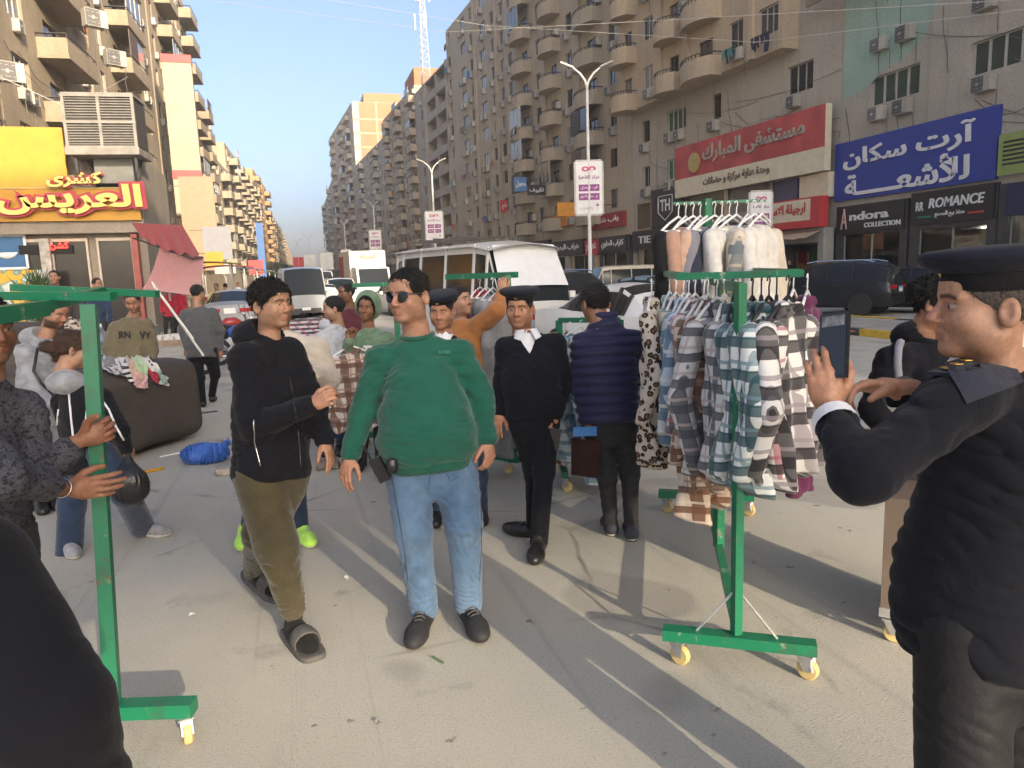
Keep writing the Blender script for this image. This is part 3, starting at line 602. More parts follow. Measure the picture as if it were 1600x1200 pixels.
def hair_sdf(style, seed):
    def fn(p):
        q = p.copy(); q[:, 0] = np.abs(q[:, 0]); cr = ell(q, (0,-.012,.032), (.076,.097,.085))
        t = {'short': .009, 'buzz': .0045, 'curly': .019, 'thick': .017, 'bun': .012, 'crop': .012}[style]
        th = t*(.45+.55*np.clip((q[:, 2]+.01)/.07, 0, 1)) if style in ('short', 'curly', 'thick', 'crop') else t
        n_ = wav(p, seed, 130 if style != 'curly' else 85, .0032 if style != 'curly' else .007)+wav(p, seed+2, 300, .0012)
        pl = .60*(q[:, 1]-.088)-.80*(q[:, 2]-.052)                                   # hairline plane
        if style in ('short', 'crop', 'buzz', 'thick'): pl = np.maximum(pl, -.85*(q[:, 2]+.055)-.35*(q[:, 1]+.06))
        pl = np.maximum(pl, (.45*(q[:, 1]-.03)-.9*(q[:, 2]-.03))*1.0-.045)
        d = smax(cr-th-n_*(1 if style != 'buzz' else .4), pl+wav(p, seed+3, 60, .004), .008)
        if style == 'bun': d = smin(d, ell(p, (0,-.145,-.005), (.042,.045,.042))-wav(p, seed, 90, .005), .015); d = smin(d, cone(p, (0,-.10,-.03), (.0,-.09,-.10), .03, .006), .02)
        return d
    return fn
def cap_mesh():
    """flat topped officer cap in head space: band, flared crown"""
    b = MB(); M = Matrix.Translation((0,-.012,.040)) @ Matrix.Rotation(R(-4), 4, 'X') @ Matrix.Diagonal((.80,1,1,1))
    b.lathe([(.098,-.005), (.1035,.0), (.1045,.022), (.104,.036)], 36, 0, M); c_ = MB(); c_.lathe([(.103,.034), (.110,.038), (.132,.048), (.147,.060), (.151,.069), (.146,.078), (.130,.084), (.06,.090), (.002,.091)], 36, 0, M)
    return b, c_
CAP_BAND, CAP_CROWN = cap_mesh()
# ---- hand -----------------------------------------------------------
def hand_sdf(wr, fwd, palm, thumb_side, curl, tcurl=.4, spread=.05, s=1.0):
    """returns a function of p; FWD along the palm, PALM normal out of the palm, thumb on THUMB_SIDE (a vector), curl: 4 finger bends"""
    f = np.array(fwd, float); f /= np.linalg.norm(f); n = np.array(palm, float); n -= f*(n@f); n /= np.linalg.norm(n); t = np.cross(f, n); t = t if t@np.array(thumb_side, float) > 0 else -t
    wr = np.array(wr, float); segs = []; P = lambda a, b, c: wr + (t*a+f*b+n*c)*s
    lens = [(.040,.024,.019), (.045,.027,.020), (.041,.026,.019), (.032,.020,.017)]; xs = [.030,.010,-.010,-.029]; ys = [.088,.092,.088,.079]
    for i in range(4):
        p0 = P(xs[i], ys[i], 0); a = 0.0; pts = [P(xs[i]*.6, .035, 0), p0]; d0 = f+t*(spread*(1.5-i))
        for j, L in enumerate(lens[i]):
            a += curl[i]*(1.0, 1.15, .75)[j]; dr = d0*math.cos(a)+n*math.sin(a); p0 = p0+dr/np.linalg.norm(dr)*L*s; pts.append(p0)
        rs = [.0108,.0095,.0086,.0079,.0066]; rs = [q*(1 if i < 3 else .86)*s for q in rs]; segs.append((pts, rs))
    b0 = P(.018,.022,.006); b1 = P(.046,.052,.014+.012*tcurl); a = tcurl; d1 = f*math.cos(.5)+t*math.sin(.5)*(1-a*.6)+n*a*.9; d1 /= np.linalg.norm(d1); b2 = b1+d1*.033*s; d2 = d1-t*a*.6+n*a*.4; d2 /= np.linalg.norm(d2); b3 = b2+d2*.027*s
    segs.append(([b0, b1, b2, b3], [.0165*s,.0135*s,.0112*s,.0085*s])); allp = np.array([q for g_ in segs for q in g_[0]])
    rt = np.stack([t, f, n], 1)
    def fn(p):
        d = ell(p, P(0,.052,0), np.array((.040,.050,.0145))*s, rt); d = smin(d, cone(p, P(0,-.05,0), P(0,.03,0), .0265*s, .024*s), .02)
        for pts, rs in segs:
            e = cone(p, pts[0], pts[1], rs[0], rs[1])
            for k in range(1, len(pts)-1): e = smin(e, cone(p, pts[k], pts[k+1], rs[k], rs[k+1]), .004)
            d = smin(d, e, .007)
        return d
    return fn, np.minimum(allp.min(0), wr-.06)-.025, np.maximum(allp.max(0), wr+.06)+.025, segs

def hair_locks(v, q, style, seed, n=2600):
    """short locks standing off the hair mass so that its edge breaks up; returns verts, quads"""
    r_ = np.random.RandomState(seed); tri = v[q]; nr = np.cross(tri[:,2]-tri[:,0], tri[:,3]-tri[:,1]); ar = np.linalg.norm(nr, axis=1); pick = r_.choice(len(q), n, p=ar/ar.sum()); N = nr[pick]/ar[pick][:, None]; P = tri[pick].mean(1)+r_.normal(size=(n,3))*.002
    keep = ~((P[:, 2] < .02) & (P[:, 1] > .03)); P, N = P[keep], N[keep]; n = len(P)
    flow = np.array([0,-.35,-.9])+r_.normal(size=(n,3))*.35
    if style == 'curly': flow = r_.normal(size=(n,3))
    if style in ('short', 'crop', 'buzz', 'thick'): flow = np.where((P[:, 2] > .06)[:, None], np.array([0,.75,.2])+r_.normal(size=(n,3))*.4, flow)
    if style == 'bun': flow = np.array([0,-1,-.15])+r_.normal(size=(n,3))*.2
    flow -= N*(flow*N).sum(1)[:, None]; flow /= np.linalg.norm(flow, axis=1)[:, None]; B = np.cross(N, flow)
    L = {'short': .014, 'crop': .016, 'buzz': .005, 'curly': .015, 'thick': .022, 'bun': .030}[style]*r_.uniform(.6, 1.3, n)[:, None]; lift = {'curly': .75, 'buzz': .5, 'bun': .05}.get(style, .30); w_ = (.0016 if style != 'curly' else .0028)
    p0 = P-N*.002; p1 = P+(flow*.5+N*lift*.6)*L+B*L*r_.normal(size=(n,1))*.15; p2 = P+(flow+N*lift)*L*(1 if style != 'curly' else .8)+B*L*r_.normal(size=(n,1))*.4
    V_ = np.stack([p0-B*w_, p0+B*w_, p1-B*w_*.9, p1+B*w_*.9, p2-B*w_*.25, p2+B*w_*.25], 1).reshape(-1, 3); i = np.arange(n)[:, None]*6
    return V_, np.concatenate([i+[[0,1,3,2]], i+[[2,3,5,4]]])
info = {}
# ---- whole figures --------------------------------------------------
def nrm(v): v = np.asarray(v, float); return v/max(1e-9, np.linalg.norm(v))
def add_part(root, name, fn, lo, hi, h, mats, cols=None, mif=None, label=None):
    o = np.array(root.location); Vv, Q = sdf_mesh(fn, lo, hi, h)
    mi = mif(Vv[Q].mean(1)) if mif else None
    part = ob(name, np_mesh(name, Vv-o, Q, mats, cols(Vv) if cols else None, mi), root)
    if label: part['label'] = label
    return part
def xform_mb(mb, c, Rm, s): 
    n_ = MB(); n_.f = list(mb.f); n_.m = list(mb.m); n_.v = [tuple(c + Rm@(np.array(p)*s)) for p in mb.v]; return n_
DEF_ST = [(-.10,.172,.128,0), (.0,.170,.128,0), (.13,.158,.118,0), (.30,.182,.128,0), (.40,.172,.110,0), (.47,.105,.080,0), (.52,.07,.062,0)]
def person(label, d, J, skin=(.36,.20,.125), hair='short', hairm=None, face=(0,-1), pitch=0.0, tilt=0.0, hs=1.0, top=None, legs=None, shoes=None, hands={}, h=.010, hh=.0045, away=False, group=None, cap=None, stub=.25, must=0.0, beard=0.0, brow=None, hood=None, ground=None, sleepy=False, name='person', skin_legs=False, jaw=None, belt=None):
    W = {k: (V(q[0], q[1], d+(q[2] if len(q) > 2 else 0)) if not (len(q) > 3) else np.array(q[:3])) for k, q in J.items()}
    base = (W['an_a']+W['an_b'])/2 if 'an_a' in W else W['hip_a']
    root = thing(name, label, 'person', (base[0], base[1], 0 if ground is None else ground), 0, group)
    hm = (W['hip_a']+W['hip_b'])/2; sm_ = (W['sh_a']+W['sh_b'])/2; nk = W.get('neck', sm_+np.array([0,0,.07])); up = nrm(nk-hm); L = np.linalg.norm(nk-hm); k_ = L/.52
    rt = W['sh_b']-W['sh_a']; rt = nrm(rt-up*(rt@up)); sg = 1.0 if away else -1.0
    # --- head, neck, hands: the body, one mesh
    hc = W['head']; Rh = rot_head(face, pitch, tilt); v0, q0 = head_base(hh); v0 = v0.copy()
    cols = head_colors(v0, skin, brow or (.015,.011,.009), stub, None, must, beard, sleepy)
    if jaw: lowm = np.clip((.0-v0[:, 2])/.06, 0, 1); v0[:, 0] *= 1+(jaw-1)*lowm
    VV = [hc + (v0*hs)@Rh.T]; QQ = [q0]; CC = [cols]; nv = len(v0)
    nb = hc + Rh@np.array([0,-.035,-.15])*hs
    trunk = lambda p: smin(cone(p, nb, nk-up*.06, .055, .075), loft(p, hm, up, rt, [(z*k_, a*.72, b*.72, f) for z, a, b, f in DEF_ST]), .04)
    bl = np.minimum(np.minimum(hm, nk)-.24, nb-.1); bh = np.maximum(np.maximum(hm, nk)+.24, nb+.1)
    def arms_sdf(p):
        dd = trunk(p)
        for s in 'ab':
            if 'el_'+s in W: dd = smin(dd, cone(p, W['sh_'+s], W['el_'+s], .046, .038), .03); dd = smin(dd, cone(p, W['el_'+s], W['wr_'+s], .037, .026), .02)
        return dd
    pts = np.array([W[k] for k in W if k[:2] in ('sh', 'el', 'wr')]+[bl, bh]); vb, qb = sdf_mesh(arms_sdf, pts.min(0)-.07, pts.max(0)+.07, max(h, .012))
    VV.append(vb); QQ.append(qb+nv); CC.append(np.tile(np.array(skin), (len(vb), 1))); nv += len(vb)
    for s in 'ab':
        if s in hands:
            hd = dict(hands[s]); fw_ = hd.pop('fwd', None); fw_ = nrm(W['wr_'+s]-W['el_'+s]) if fw_ is None else nrm(fw_)
            fn, lo, hi, segs = hand_sdf(W['wr_'+s], fw_, hd.get('palm', (0,1,0)), hd.get('thumb', (0,-1,0)), hd.get('curl', (.35,.45,.5,.55)), hd.get('tcurl', .4), hd.get('spread', .05), hd.get('s', 1.0))
            v1, q1 = sdf_mesh(fn, lo, hi, hd.get('h', .004)); VV.append(v1); QQ.append(q1+nv); nv += len(v1); cc = np.tile(np.array(skin)*[1.05,.98,.95], (len(v1), 1))
            for pt, rs in segs:
                tip = np.array(pt[-1]); m = np.clip(1-np.linalg.norm(v1-tip, axis=1)/.012, 0, 1)[:, None]; cc = cc*(1-m*.4)+np.array(skin)*[1.35,1.1,1.05]*m*.4
            CC.append(cc)
    if skin_legs:
        for s in 'ab':
            fn = lambda p, s=s: cone(p, W['kn_'+s], W['an_'+s], .05, .036); lo = np.minimum(W['kn_'+s], W['an_'+s])-.07; hi = np.maximum(W['kn_'+s], W['an_'+s])+.07
            v1, q1 = sdf_mesh(fn, lo, hi, .012); VV.append(v1); QQ.append(q1+nv); nv += len(v1); CC.append(np.tile(np.array(skin), (len(v1), 1)))
    o = np.array(root.location); ob('body', np_mesh('body', np.concatenate(VV)-o, np.concatenate(QQ), M_SKIN, np.concatenate(CC)), root)
    if hair:
        hv, hq = sdf_mesh(hair_sdf(hair, len(label)), (-.12,-.22 if hair == 'bun' else -.15,-.13), (.12,.13,.16), max(hh, .0045))
        if hh < .0048:
            lv, lq = hair_locks(hv, hq, hair, len(label)); hq = np.concatenate([hq, lq+len(hv)]); hv = np.concatenate([hv, lv])
        ob('hair', np_mesh('hair', hc+(hv*hs)@Rh.T-o, hq, hairm or M_HAIR), root)
    if cap:
        cb = xform_mb(CAP_CROWN, hc-o, Rh, hs*1.04).build('cap', M_CAP, root, True); xform_mb(CAP_BAND, hc-o, Rh, hs*1.04).build('cap_band', M_CAPB, cb, True)
        em = MB(); Me = Matrix.Translation((0,.096,.074)) @ Matrix.Rotation(R(90), 4, 'X'); em.add([Me @ Vector(p) for p in ((-.016,.014,.0), (-.006,.006,.004), (0,.016,.004), (.006,.006,.004), (.016,.014,0), (.011,-.008,.002), (0,-.017,.004), (-.011,-.008,.002), (0,0,.009))], [(0,1,8),(1,2,8),(2,3,8),(3,4,8),(4,5,8),(5,6,8),(6,7,8),(7,0,8)])
        em.f = [f[::-1] for f in em.f]; xform_mb(em, hc-o, Rh, hs*1.06).build('cap_badge', M_GOLDB, cb)
    # --- top garment
    if top:
        T = dict(top); st = [(z*k_, a, b, f*sg) for z, a, b, f in T.get('st', DEF_ST)]; ra = T.get('ra', (.064,.055,.05,.042)); wr_amp = T.get('fold', .007); seed = len(label)*3+1; arms = T.get('arms', 'ab'); ft = T.get('cuff', .97)
        def fn(p):
            dd = loft(p, hm, up, rt, st, cut=True)
            z = (p-hm.astype(F4))@up.astype(F4)
            if T.get('rows'): fo = np.abs(np.sin(z*(3.1416/T['rows'])+wav(p, seed, 6, .25)))*T.get('rowamp', .018)-.008
            else: fo = folds(p, seed, up+rt*.5, .115, wr_amp)+folds(p, seed+9, up-rt*.7, .09, wr_amp*.8)+wav(p, seed+3, 22, wr_amp*.5)
            for s in 'ab':
                if 'el_'+s not in W: continue
                sh, el_, wr = W['sh_'+s], W['el_'+s], W['wr_'+s]; w2 = el_+(wr-el_)*ft
                dd = smin(dd, cone(p, nk-up*.05, sh-up*.004, .056, ra[0]*.95), .045)
                if s not in arms: continue
                e = smin(cone(p, sh, el_, ra[0], ra[1]), cone(p, el_, w2, ra[2], ra[3]), .025)
                if not T.get('rows'):
                    e = e - folds(p, seed+20, nrm(wr-el_)+rt*.5, .085, wr_amp*.8*T.get('ef', 1))*np.exp(-(np.linalg.norm(p-el_.astype(F4), axis=1)/.15)**2) - folds(p, seed+21, nrm(wr-el_), .05, wr_amp*.7*T.get('ef', 1))*np.exp(-(np.linalg.norm(p-w2.astype(F4), axis=1)/.10)**2)
                dd = smin(dd, e, .03)
            dd = dd-fo
            if T.get('neck', .0): dd = smax(dd, -ell(p, nk+up*.02-np.cross(up, rt)*sg*(-.03), (T['neck'],T['neck'],.055)), .01)
            if T.get('vneck'):
                fr_ = np.cross(up, rt)*sg; vc = nk+fr_*.09; q = p-vc.astype(F4); x = np.abs(q@rt.astype(F4)); zz = q@up.astype(F4); yy = q@fr_.astype(F4); dd = smax(dd, -np.maximum(np.maximum(x-.075*np.clip((zz+.13)/.15, 0, 1.2), -zz-.13), -yy-.05), .006)
            return dd
        ks = [k for k in W if k[:2] in ('sh', 'el', 'wr', 'hi', 'ne')]; P = np.array([W[k] for k in ks]+[hm+up*st[0][0]]); aw_ = max(s_[1] for s_ in st)+.06
        lo = np.minimum(P.min(0)-.10, hm-aw_*np.array([1,1,0])+up*st[0][0]); hi = np.maximum(P.max(0)+.10, hm+aw_*np.array([1,1,0]))
        if T.get('vneck') or T.get('shirt'):
            add_part(root, 'shirt', lambda p: smax(smin(loft(p, hm, up, rt, [(z, a*.90, b*.90, f) for z, a, b, f in st]), cone(p, nk-up*.05, nk+up*.02, .074, .062), .02), -cone(p, nk+up*.02, nk+up*.15, .058, .058), .004), nk-.30, nk+.25, h, C_WHITE)
        tp = add_part(root, T.get('name', 'sweatshirt'), fn, lo, hi, h, T['mat'])
        if T.get('hem'):
            z_, a_, b_, f_ = st[0]; rows = [(z_-.045, a_*.90, b_*.90, f_), (z_-.02, a_*.95, b_*.95, f_), (z_+.02, a_*.985, b_*.985, f_)]
            add_part(root, 'hem_band', lambda p: loft(p, hm, up, rt, rows)-.0015*np.sin(np.arctan2((p-hm)@rt, (p-hm)@np.cross(up, rt))*150).astype(F4), hm-[.36,.36,.25], hm+[.36,.36,.12], h*.8, T['hem'])
        if T.get('cuffm'):
            for s in arms:
                if 'el_'+s in W:
                    dr = nrm(W['wr_'+s]-W['el_'+s]); c0 = W['el_'+s]+(W['wr_'+s]-W['el_'+s])*(ft-.10) ; c1 = c0+dr*.055; mb = MB(); r0 = ra[3]*.98; mb.tube([tuple(c0-o), tuple(c0+dr*.01-o), tuple(c1-o)], [r0+.003, r0+.002, r0-.006], 18); mb.build('cuff', T['cuffm'], tp, True)
        if T.get('collar'):
            cm, cr_, cz = T['collar']; fr_ = np.cross(up, rt)*sg; mb = MB(); c0 = nk+up*.012
            ring = [tuple(c0+(rt*math.cos(a)*cr_+fr_*math.sin(a)*cr_*1.05)-o+np.array([0,0,1])*(cz-.028*max(0, math.sin(a)))) for a in np.linspace(0, 2*math.pi, 25)]; mb.tube(ring, .013, 8, caps=False); mb.build('collar', cm, tp, True)
    if hood:
        fr_ = np.cross(up, rt)*sg
        def fnh(p):
            c0 = nk-fr_*.07+up*.02; dd = ell(p, c0, (.125,.125,.085)); dd = smin(dd, ell(p, nk-fr_*.02+up*.005, (.105,.105,.05)), .03)
            dd = smax(dd, -ell(p, nk+fr_*.035+up*.07, (.085,.085,.10)), .02); return dd-folds(p, 4, up, .06, .006)
        add_part(root, 'hood', fnh, nk-.26, nk+.24, h, hood)
    # --- trousers
    if legs:
        g_ = dict(legs); rr = g_.get('r', (.098,.070,.064,.050)); seed = len(label)*5+2; fa = g_.get('fold', .008); pel = g_.get('pel', (.170,.125)); ua = nrm(W['hip_b']-W['hip_a']); ua = nrm(ua-up*(ua@up)); tops = g_.get('top', .06)
        def fn(p):
            dd = loft(p, hm, up, ua, [(-.21,pel[0]*.62,pel[1]*.72,0), (-.12,pel[0]*.95,pel[1]*.95,0), (-.02,pel[0],pel[1],0), (tops,pel[0]*.97,pel[1],0)])
            for s in 'ab':
                kn, an = W['kn_'+s], W['an_'+s]; en = kn+(an-kn)*g_.get('len', 1.0); hp = W['hip_'+s]
                e = smin(cone(p, hp-up*.02, kn, rr[0], rr[1]), cone(p, kn, en, rr[2], rr[3]), .03)
                e = e-folds(p, seed, nrm(an-kn)*.55+ua*.8, .13, fa*.9)*(np.exp(-(np.linalg.norm(p-kn.astype(F4), axis=1)/.16)**2)+.35) - folds(p, seed+3, nrm(an-kn), .05, fa*1.3)*np.exp(-(np.linalg.norm(p-en.astype(F4), axis=1)/.13)**2)
                dd = smin(dd, e, .025)
            return dd-folds(p, seed+7, up+ua*.9, .10, fa*.5)
        P = np.array([W[k] for k in W if k[:2] in ('hi', 'kn', 'an')]); 
        lgp = add_part(root, g_.get('name', 'trousers'), fn, P.min(0)-[.22,.22,.08], P.max(0)+[.22,.22,.20], g_.get('h', h), g_['mat'])
    if shoes:
        for s in 'ab':
            if 'toe_'+s not in W: continue
            an = W['an_'+s]; S = dict(shoes); fl = S.get('lift_'+s, 0.0); zg = S.get('z_'+s, 0.0)+(ground or 0)
            tx = J['toe_'+s]; toe = G(tx[0], tx[1], zg+.03) if len(tx) < 3 else W['toe_'+s]; dr = toe-an; dr[2] = 0; dr = nrm(dr); lat = np.array([dr[1], -dr[0], 0]); Lf = S.get('L', .27); fs_ = Lf/.27*1.06; heel = np.array([an[0], an[1], zg])-dr*.055
            ax = nrm(dr-np.array([0,0,fl]))if fl else dr; upv = np.cross(lat, ax); upv = upv if upv[2] > 0 else -upv
            if fl: heel = heel+np.array([0,0,fl*Lf*.9])
            Pp = lambda a, z, x=0: heel+ax*a*fs_+upv*z*fs_+lat*x
            def fn(p):
                dd = smin(cone(p, Pp(.035,.045), Pp(.17,.038), .040*fs_, .043*fs_), ell(p, Pp(.20,.035), (.075*fs_,.046*fs_,.038*fs_), np.stack([ax, lat, upv], 1)), .03); 
                if not S.get('slide'): dd = smin(dd, cone(p, Pp(.045,.055), Pp(.06,.085), .038*fs_, .034*fs_), .03)
                z = (p-heel.astype(F4))@upv.astype(F4); return smax(dd, -z, .006)
            if S.get('slide'):
                add_part(root, 'sock', fn, np.minimum(heel, Pp(Lf,.1))-.11, np.maximum(heel, Pp(Lf,.16))+.11, .006, S['sock'])
                def fs2(p): q = p-heel.astype(F4); a_ = q@ax.astype(F4); l_ = q@lat.astype(F4); z_ = q@upv.astype(F4); k2 = np.sqrt(((a_-.135*fs_)/(.165*fs_))**4+(l_/(.058*fs_))**4)**.5; return smax((k2-1)*.05, np.abs(z_-.008)-.018, .008)
                def fs3(p): q = p-heel.astype(F4); a_ = q@ax.astype(F4); return smax(smax(fn(p)-.010, np.abs(a_-.175*fs_)-.045, .006), -(fn(p)-.001), .002)
                sp = add_part(root, 'slipper', fs2, np.minimum(heel, Pp(Lf,0))-.12, np.maximum(heel, Pp(Lf,.1))+.12, .006, [S['mat'], S['sole']]); add_part(root, 'slipper_strap', fs3, np.minimum(heel, Pp(Lf,.1))-.12, np.maximum(heel, Pp(Lf,.16))+.12, .006, S['mat']); continue
            sh_ = add_part(root, 'shoe' if not S.get('slide') else 'slipper', fn, np.minimum(heel, Pp(Lf,.1))-.11, np.maximum(heel, Pp(Lf,.16))+.11, .006 if h < .012 else .009, [S['mat'], S['sole']], mif=lambda c: (((c-heel)@upv) < S.get('ss', .026)).astype(int))
            if h < .0085 and S.get('laces', True):
                for a__ in (.105, .128, .151, .174): zt_ = np.interp(a__, [.09,.12,.15,.18], [.098,.090,.083,.078]); MB().tube([tuple(Pp(a__,zt_-.012,-.030)-o), tuple(Pp(a__-.004,zt_,-.012)-o), tuple(Pp(a__+.004,zt_,.012)-o), tuple(Pp(a__,zt_-.012,.030)-o)], .0042, 5).build('lace', S.get('lace', M_RUB), sh_)
    info.update(hc=hc, Rh=Rh, hs=hs, o=o, up=up, rt=rt, nk=nk, fr=np.cross(up, rt)*sg, hm=hm)
    return root, W
gcl = {}
def cloth(name, c, var=.10, rough=.92, weave=600, sheen=.25, bumpv=.25, fade=None):
    if name in _MC: return _MC[name]
    g = NG(name, rough); o = g.coord(); g.b.inputs['Sheen Weight'].default_value = sheen*(1 if max(c) > .05 else .22); g.b.inputs['Sheen Roughness'].default_value = .5; g.b.inputs['Specular IOR Level'].default_value = .2
    n1 = g.noise(o, 14, 5); n2 = g.noise(o, weave, 2); base = g.mix(g.ramp(n1, [(.3, (0,0,0)), (.7, (1,1,1))]), tuple(q*(1-var) for q in c), tuple(min(1, q*(1+var)) for q in c))
    if fade:
        n3 = g.noise(g.coord(scale=(1,1,.5)), 4.5, 6, .65); base = g.mix(g.ramp(n3, [(.32, (0,0,0)), (.78, (.8,.8,.8))]), base, fade)
    wr = g.math('ABSOLUTE', g.math('SUBTRACT', g.noise(g.coord(scale=(1,1,.7)), 17, 4, .55), .5)); wr2 = g.math('ABSOLUTE', g.math('SUBTRACT', g.noise(g.coord(scale=(1,1,1.6)), 31, 3, .5), .5)); g.bump(g.math('ADD', g.math('ADD', g.math('MULTIPLY', n2, .12*bumpv*4), g.math('MULTIPLY', wr, 4.5)), g.math('MULTIPLY', wr2, 1.2)), .24, .006); return g.color(base)
M_CAP = cloth('cap_navy', (.012,.014,.024)); M_CAPB = cloth('cap_band_black', (.008,.008,.010)); M_GOLDB = mat('badge_gold', (.6,.40,.10), .35, .2, 40, metal=.8)
M_RUB = mat('sole_black', (.02,.02,.02), .8); M_RUBW = mat('sole_white', (.62,.60,.56), .7, .15); M_LEATH = mat('shoe_black', (.014,.013,.013), .38, .3, 12)

from mathutils.bvhtree import BVHTree
def surf(o, x, y):
    """where the photograph's line of sight meets a part"""
    if o.name not in _BV: _BV[o.name] = _bv(o)
    h_ = _BV[o.name].ray_cast(Vector(_C), Vector(ray(x, y)).normalized()); return (np.array(h_[0]), np.array(h_[1])) if h_[0] is not None else (None, None)
_BV = {}
def _bv(o):
    vs = [o.matrix_world @ v.co if False else v.co+Vector(o.parent.location if o.parent else (0,0,0)) for v in o.data.vertices]; return BVHTree.FromPolygons(vs, [tuple(p.vertices) for p in o.data.polygons])
def child(root, name):
    return next(c for c in root.children if c.name.split('.')[0] == name)
def local(mb, root): o = np.array(root.location); mb.v = [tuple(np.array(p)-o) for p in mb.v]; return mb
def decal_line(o, pts, r, m, name, n=5, off=.003):
    """a seam, strap or stripe laid over a part along pixels"""
    P = []
    for (xa, ya), (xb, yb) in zip(pts[:-1], pts[1:]):
        for k in range(n):
            h_, nn = surf(o, xa+(xb-xa)*k/n, ya+(yb-ya)*k/n)
            if h_ is not None: P.append(tuple(h_+nn*off-np.array(o.parent.location)))
    if len(P) < 2: return None
    mb = MB(); mb.tube(P, r, 6); return mb.build(name, m, o, True)
def head_part(mb, name, m, root, smooth=False): return xform_mb(mb, info['hc']-info['o'], info['Rh'], info['hs']).build(name, m, root, smooth)
# ---------------------------------------------------------------- shopfronts
gg = NG('shop_glass', .05); tr = gg.n.new('ShaderNodeBsdfTransparent'); tr.inputs[0].default_value = (.80,.84,.82,1); gs = gg.n.new('ShaderNodeBsdfGlossy'); gs.inputs['Roughness'].default_value = .03
fr = gg.n.new('ShaderNodeFresnel'); fr.inputs[0].default_value = 1.5; mx = gg.n.new('ShaderNodeMixShader'); gg.l.new(fr.outputs[0], mx.inputs[0]); gg.l.new(tr.outputs[0], mx.inputs[1]); gg.l.new(gs.outputs[0], mx.inputs[2])
gg.l.new(mx.outputs[0], gg.n['Material Output'].inputs[0]); M_SHOPGLASS = gg.m
M_INT = mat('shop_interior', (.22,.20,.18), .8, .3, 1.5); M_STONE = mat('shop_stone', (.05,.05,.052), .35, .3, 3); M_BEIGEST = mat('shop_beige_stone', (.40,.31,.20), .7, .2, 2)
M_LAMPW = mat('shop_lamp', (1,.96,.88), .5, 0, emit=3.0)
GOODS = [mat('goods_%d' % k, c, .8, .2, 5) for k, c in enumerate([(.45,.06,.06), (.05,.08,.2), (.55,.5,.45), (.1,.25,.14), (.03,.03,.03), (.5,.35,.1), (.35,.15,.3), (.6,.6,.6)])]
def WX(x, y, X):
    d = ray(x, y); return _C + d*(X/d[0])
def YofX(x, X=26.0): return float(WX(x, 420, X)[1])
def mannequin_mesh():
    mb = MB(); mb.tube([(0,0,.0), (0,0,.75)], .02, 6, 0)
    mb.tube([(0,0,.7), (0,0,.95), (0,0,1.15), (0,0,1.38), (0,0,1.48), (0,0,1.56)], [.13,.16,.13,.19,.10,.05], 10, 1)
    mb.tube([(0,0,1.56), (0,.01,1.63), (0,.01,1.72), (0,0,1.78)], [.045,.075,.085,.04], 10, 0)
    for s_ in (-1, 1): mb.tube([(s_*.17,0,1.42), (s_*.23,.02,1.18), (s_*.22,-.06,.92)], [.055,.045,.03], 8, 1); mb.tube([(s_*.07,0,.8), (s_*.08,0,.05)], [.085,.05], 8, 2)
    return mb
MAN = mannequin_mesh()
def shopfront(root, Y0, Y1, zt, zs, stone, n_man=2, lamp=True, glass=True, seed=0, Xf=None):
    r_ = random.Random(seed); o = np.array(root.location); Xa, Xb = (Xf if Xf else RX((Y0+Y1)/2),)*2; X = Xa-o[0]; y0, y1 = Y0-o[1], Y1-o[1]
    mb = MB(); c = .42
    for (a, b) in ((y0, y0+c), (y1-c, y1)): mb.box((X-.12,a,0), (X+.5,b,zt), 0)
    mb.box((X-.10,y0+c,zs), (X+.5,y1-c,zt), 0); mb.box((X-.05,y0+c,.0), (X+.4,y1-c,.42), 0)
    mb.build('shopfront', stone, root)
    inn = MB(); D = 3.2
    inn.quad((X+D,y0+c,.2), (X+D,y1-c,.2), (X+D,y1-c,zs), (X+D,y0+c,zs)); inn.quad((X+.5,y0+c,.42), (X+.5,y1-c,.42), (X+D,y1-c,.42), (X+D,y0+c,.42))
    inn.quad((X+.5,y0+c,zs), (X+.5,y1-c,zs), (X+D,y1-c,zs), (X+D,y0+c,zs))
    for q in (y0+c, y1-c): inn.quad((X+.5,q,.42), (X+D,q,.42), (X+D,q,zs), (X+.5,q,zs))
    inn.build('shop_interior', M_INT, root)
    L = y1-y0-2*c
    if lamp:
        for k in range(2): MB().box((X+.9+k*1.1,y0+c+.3,zs-.06), (X+1.1+k*1.1,y1-c-.3,zs-.02)).build('ceiling_lamp', M_LAMPW, root)
    for k in range(n_man):
        gm = [MANM, r_.choice(GOODS), r_.choice(GOODS)]
        me = MAN.mesh('mannequin', gm, True); ob('mannequin', me, root, (X+.95+.3*r_.random(), y0+c+L*(k+.5)/n_man+r_.uniform(-.15,.15), .43), r_.uniform(0,6))
    rack = MB()
    for k in range(int(L/.09)):
        yy = y0+c+.1+k*.09; h_ = r_.uniform(.5,.9); z1 = 2.3 if (k//7) % 2 else 1.55
        rack.box((X+2.2,yy,z1-h_), (X+2.65,yy+.055,z1), r_.randrange(4))
    rack.build('clothes_display', [r_.choice(GOODS) for _ in range(4)], root)
    if glass:
        n = max(1, int(L/1.6))
        for k in range(n): MB().box((X+.06,y0+c+L*k/n+.02,.42), (X+.075,y0+c+L*(k+1)/n-.02,zs)).build('shop_window', M_SHOPGLASS, root)
        fm = MB()
        for k in range(n+1): fm.box((X+.03,y0+c+L*k/n-.03,.42), (X+.10,y0+c+L*k/n+.03,zs))
        fm.build('shop_window_frame', M_ALU, root)
MANM = mat('mannequin_skin', (.55,.45,.36), .5, .05)
yR0, yR1, yA0, yA1, yS1 = YofX(1556), YofX(1422), YofX(1418), YofX(1308), YofX(1196)
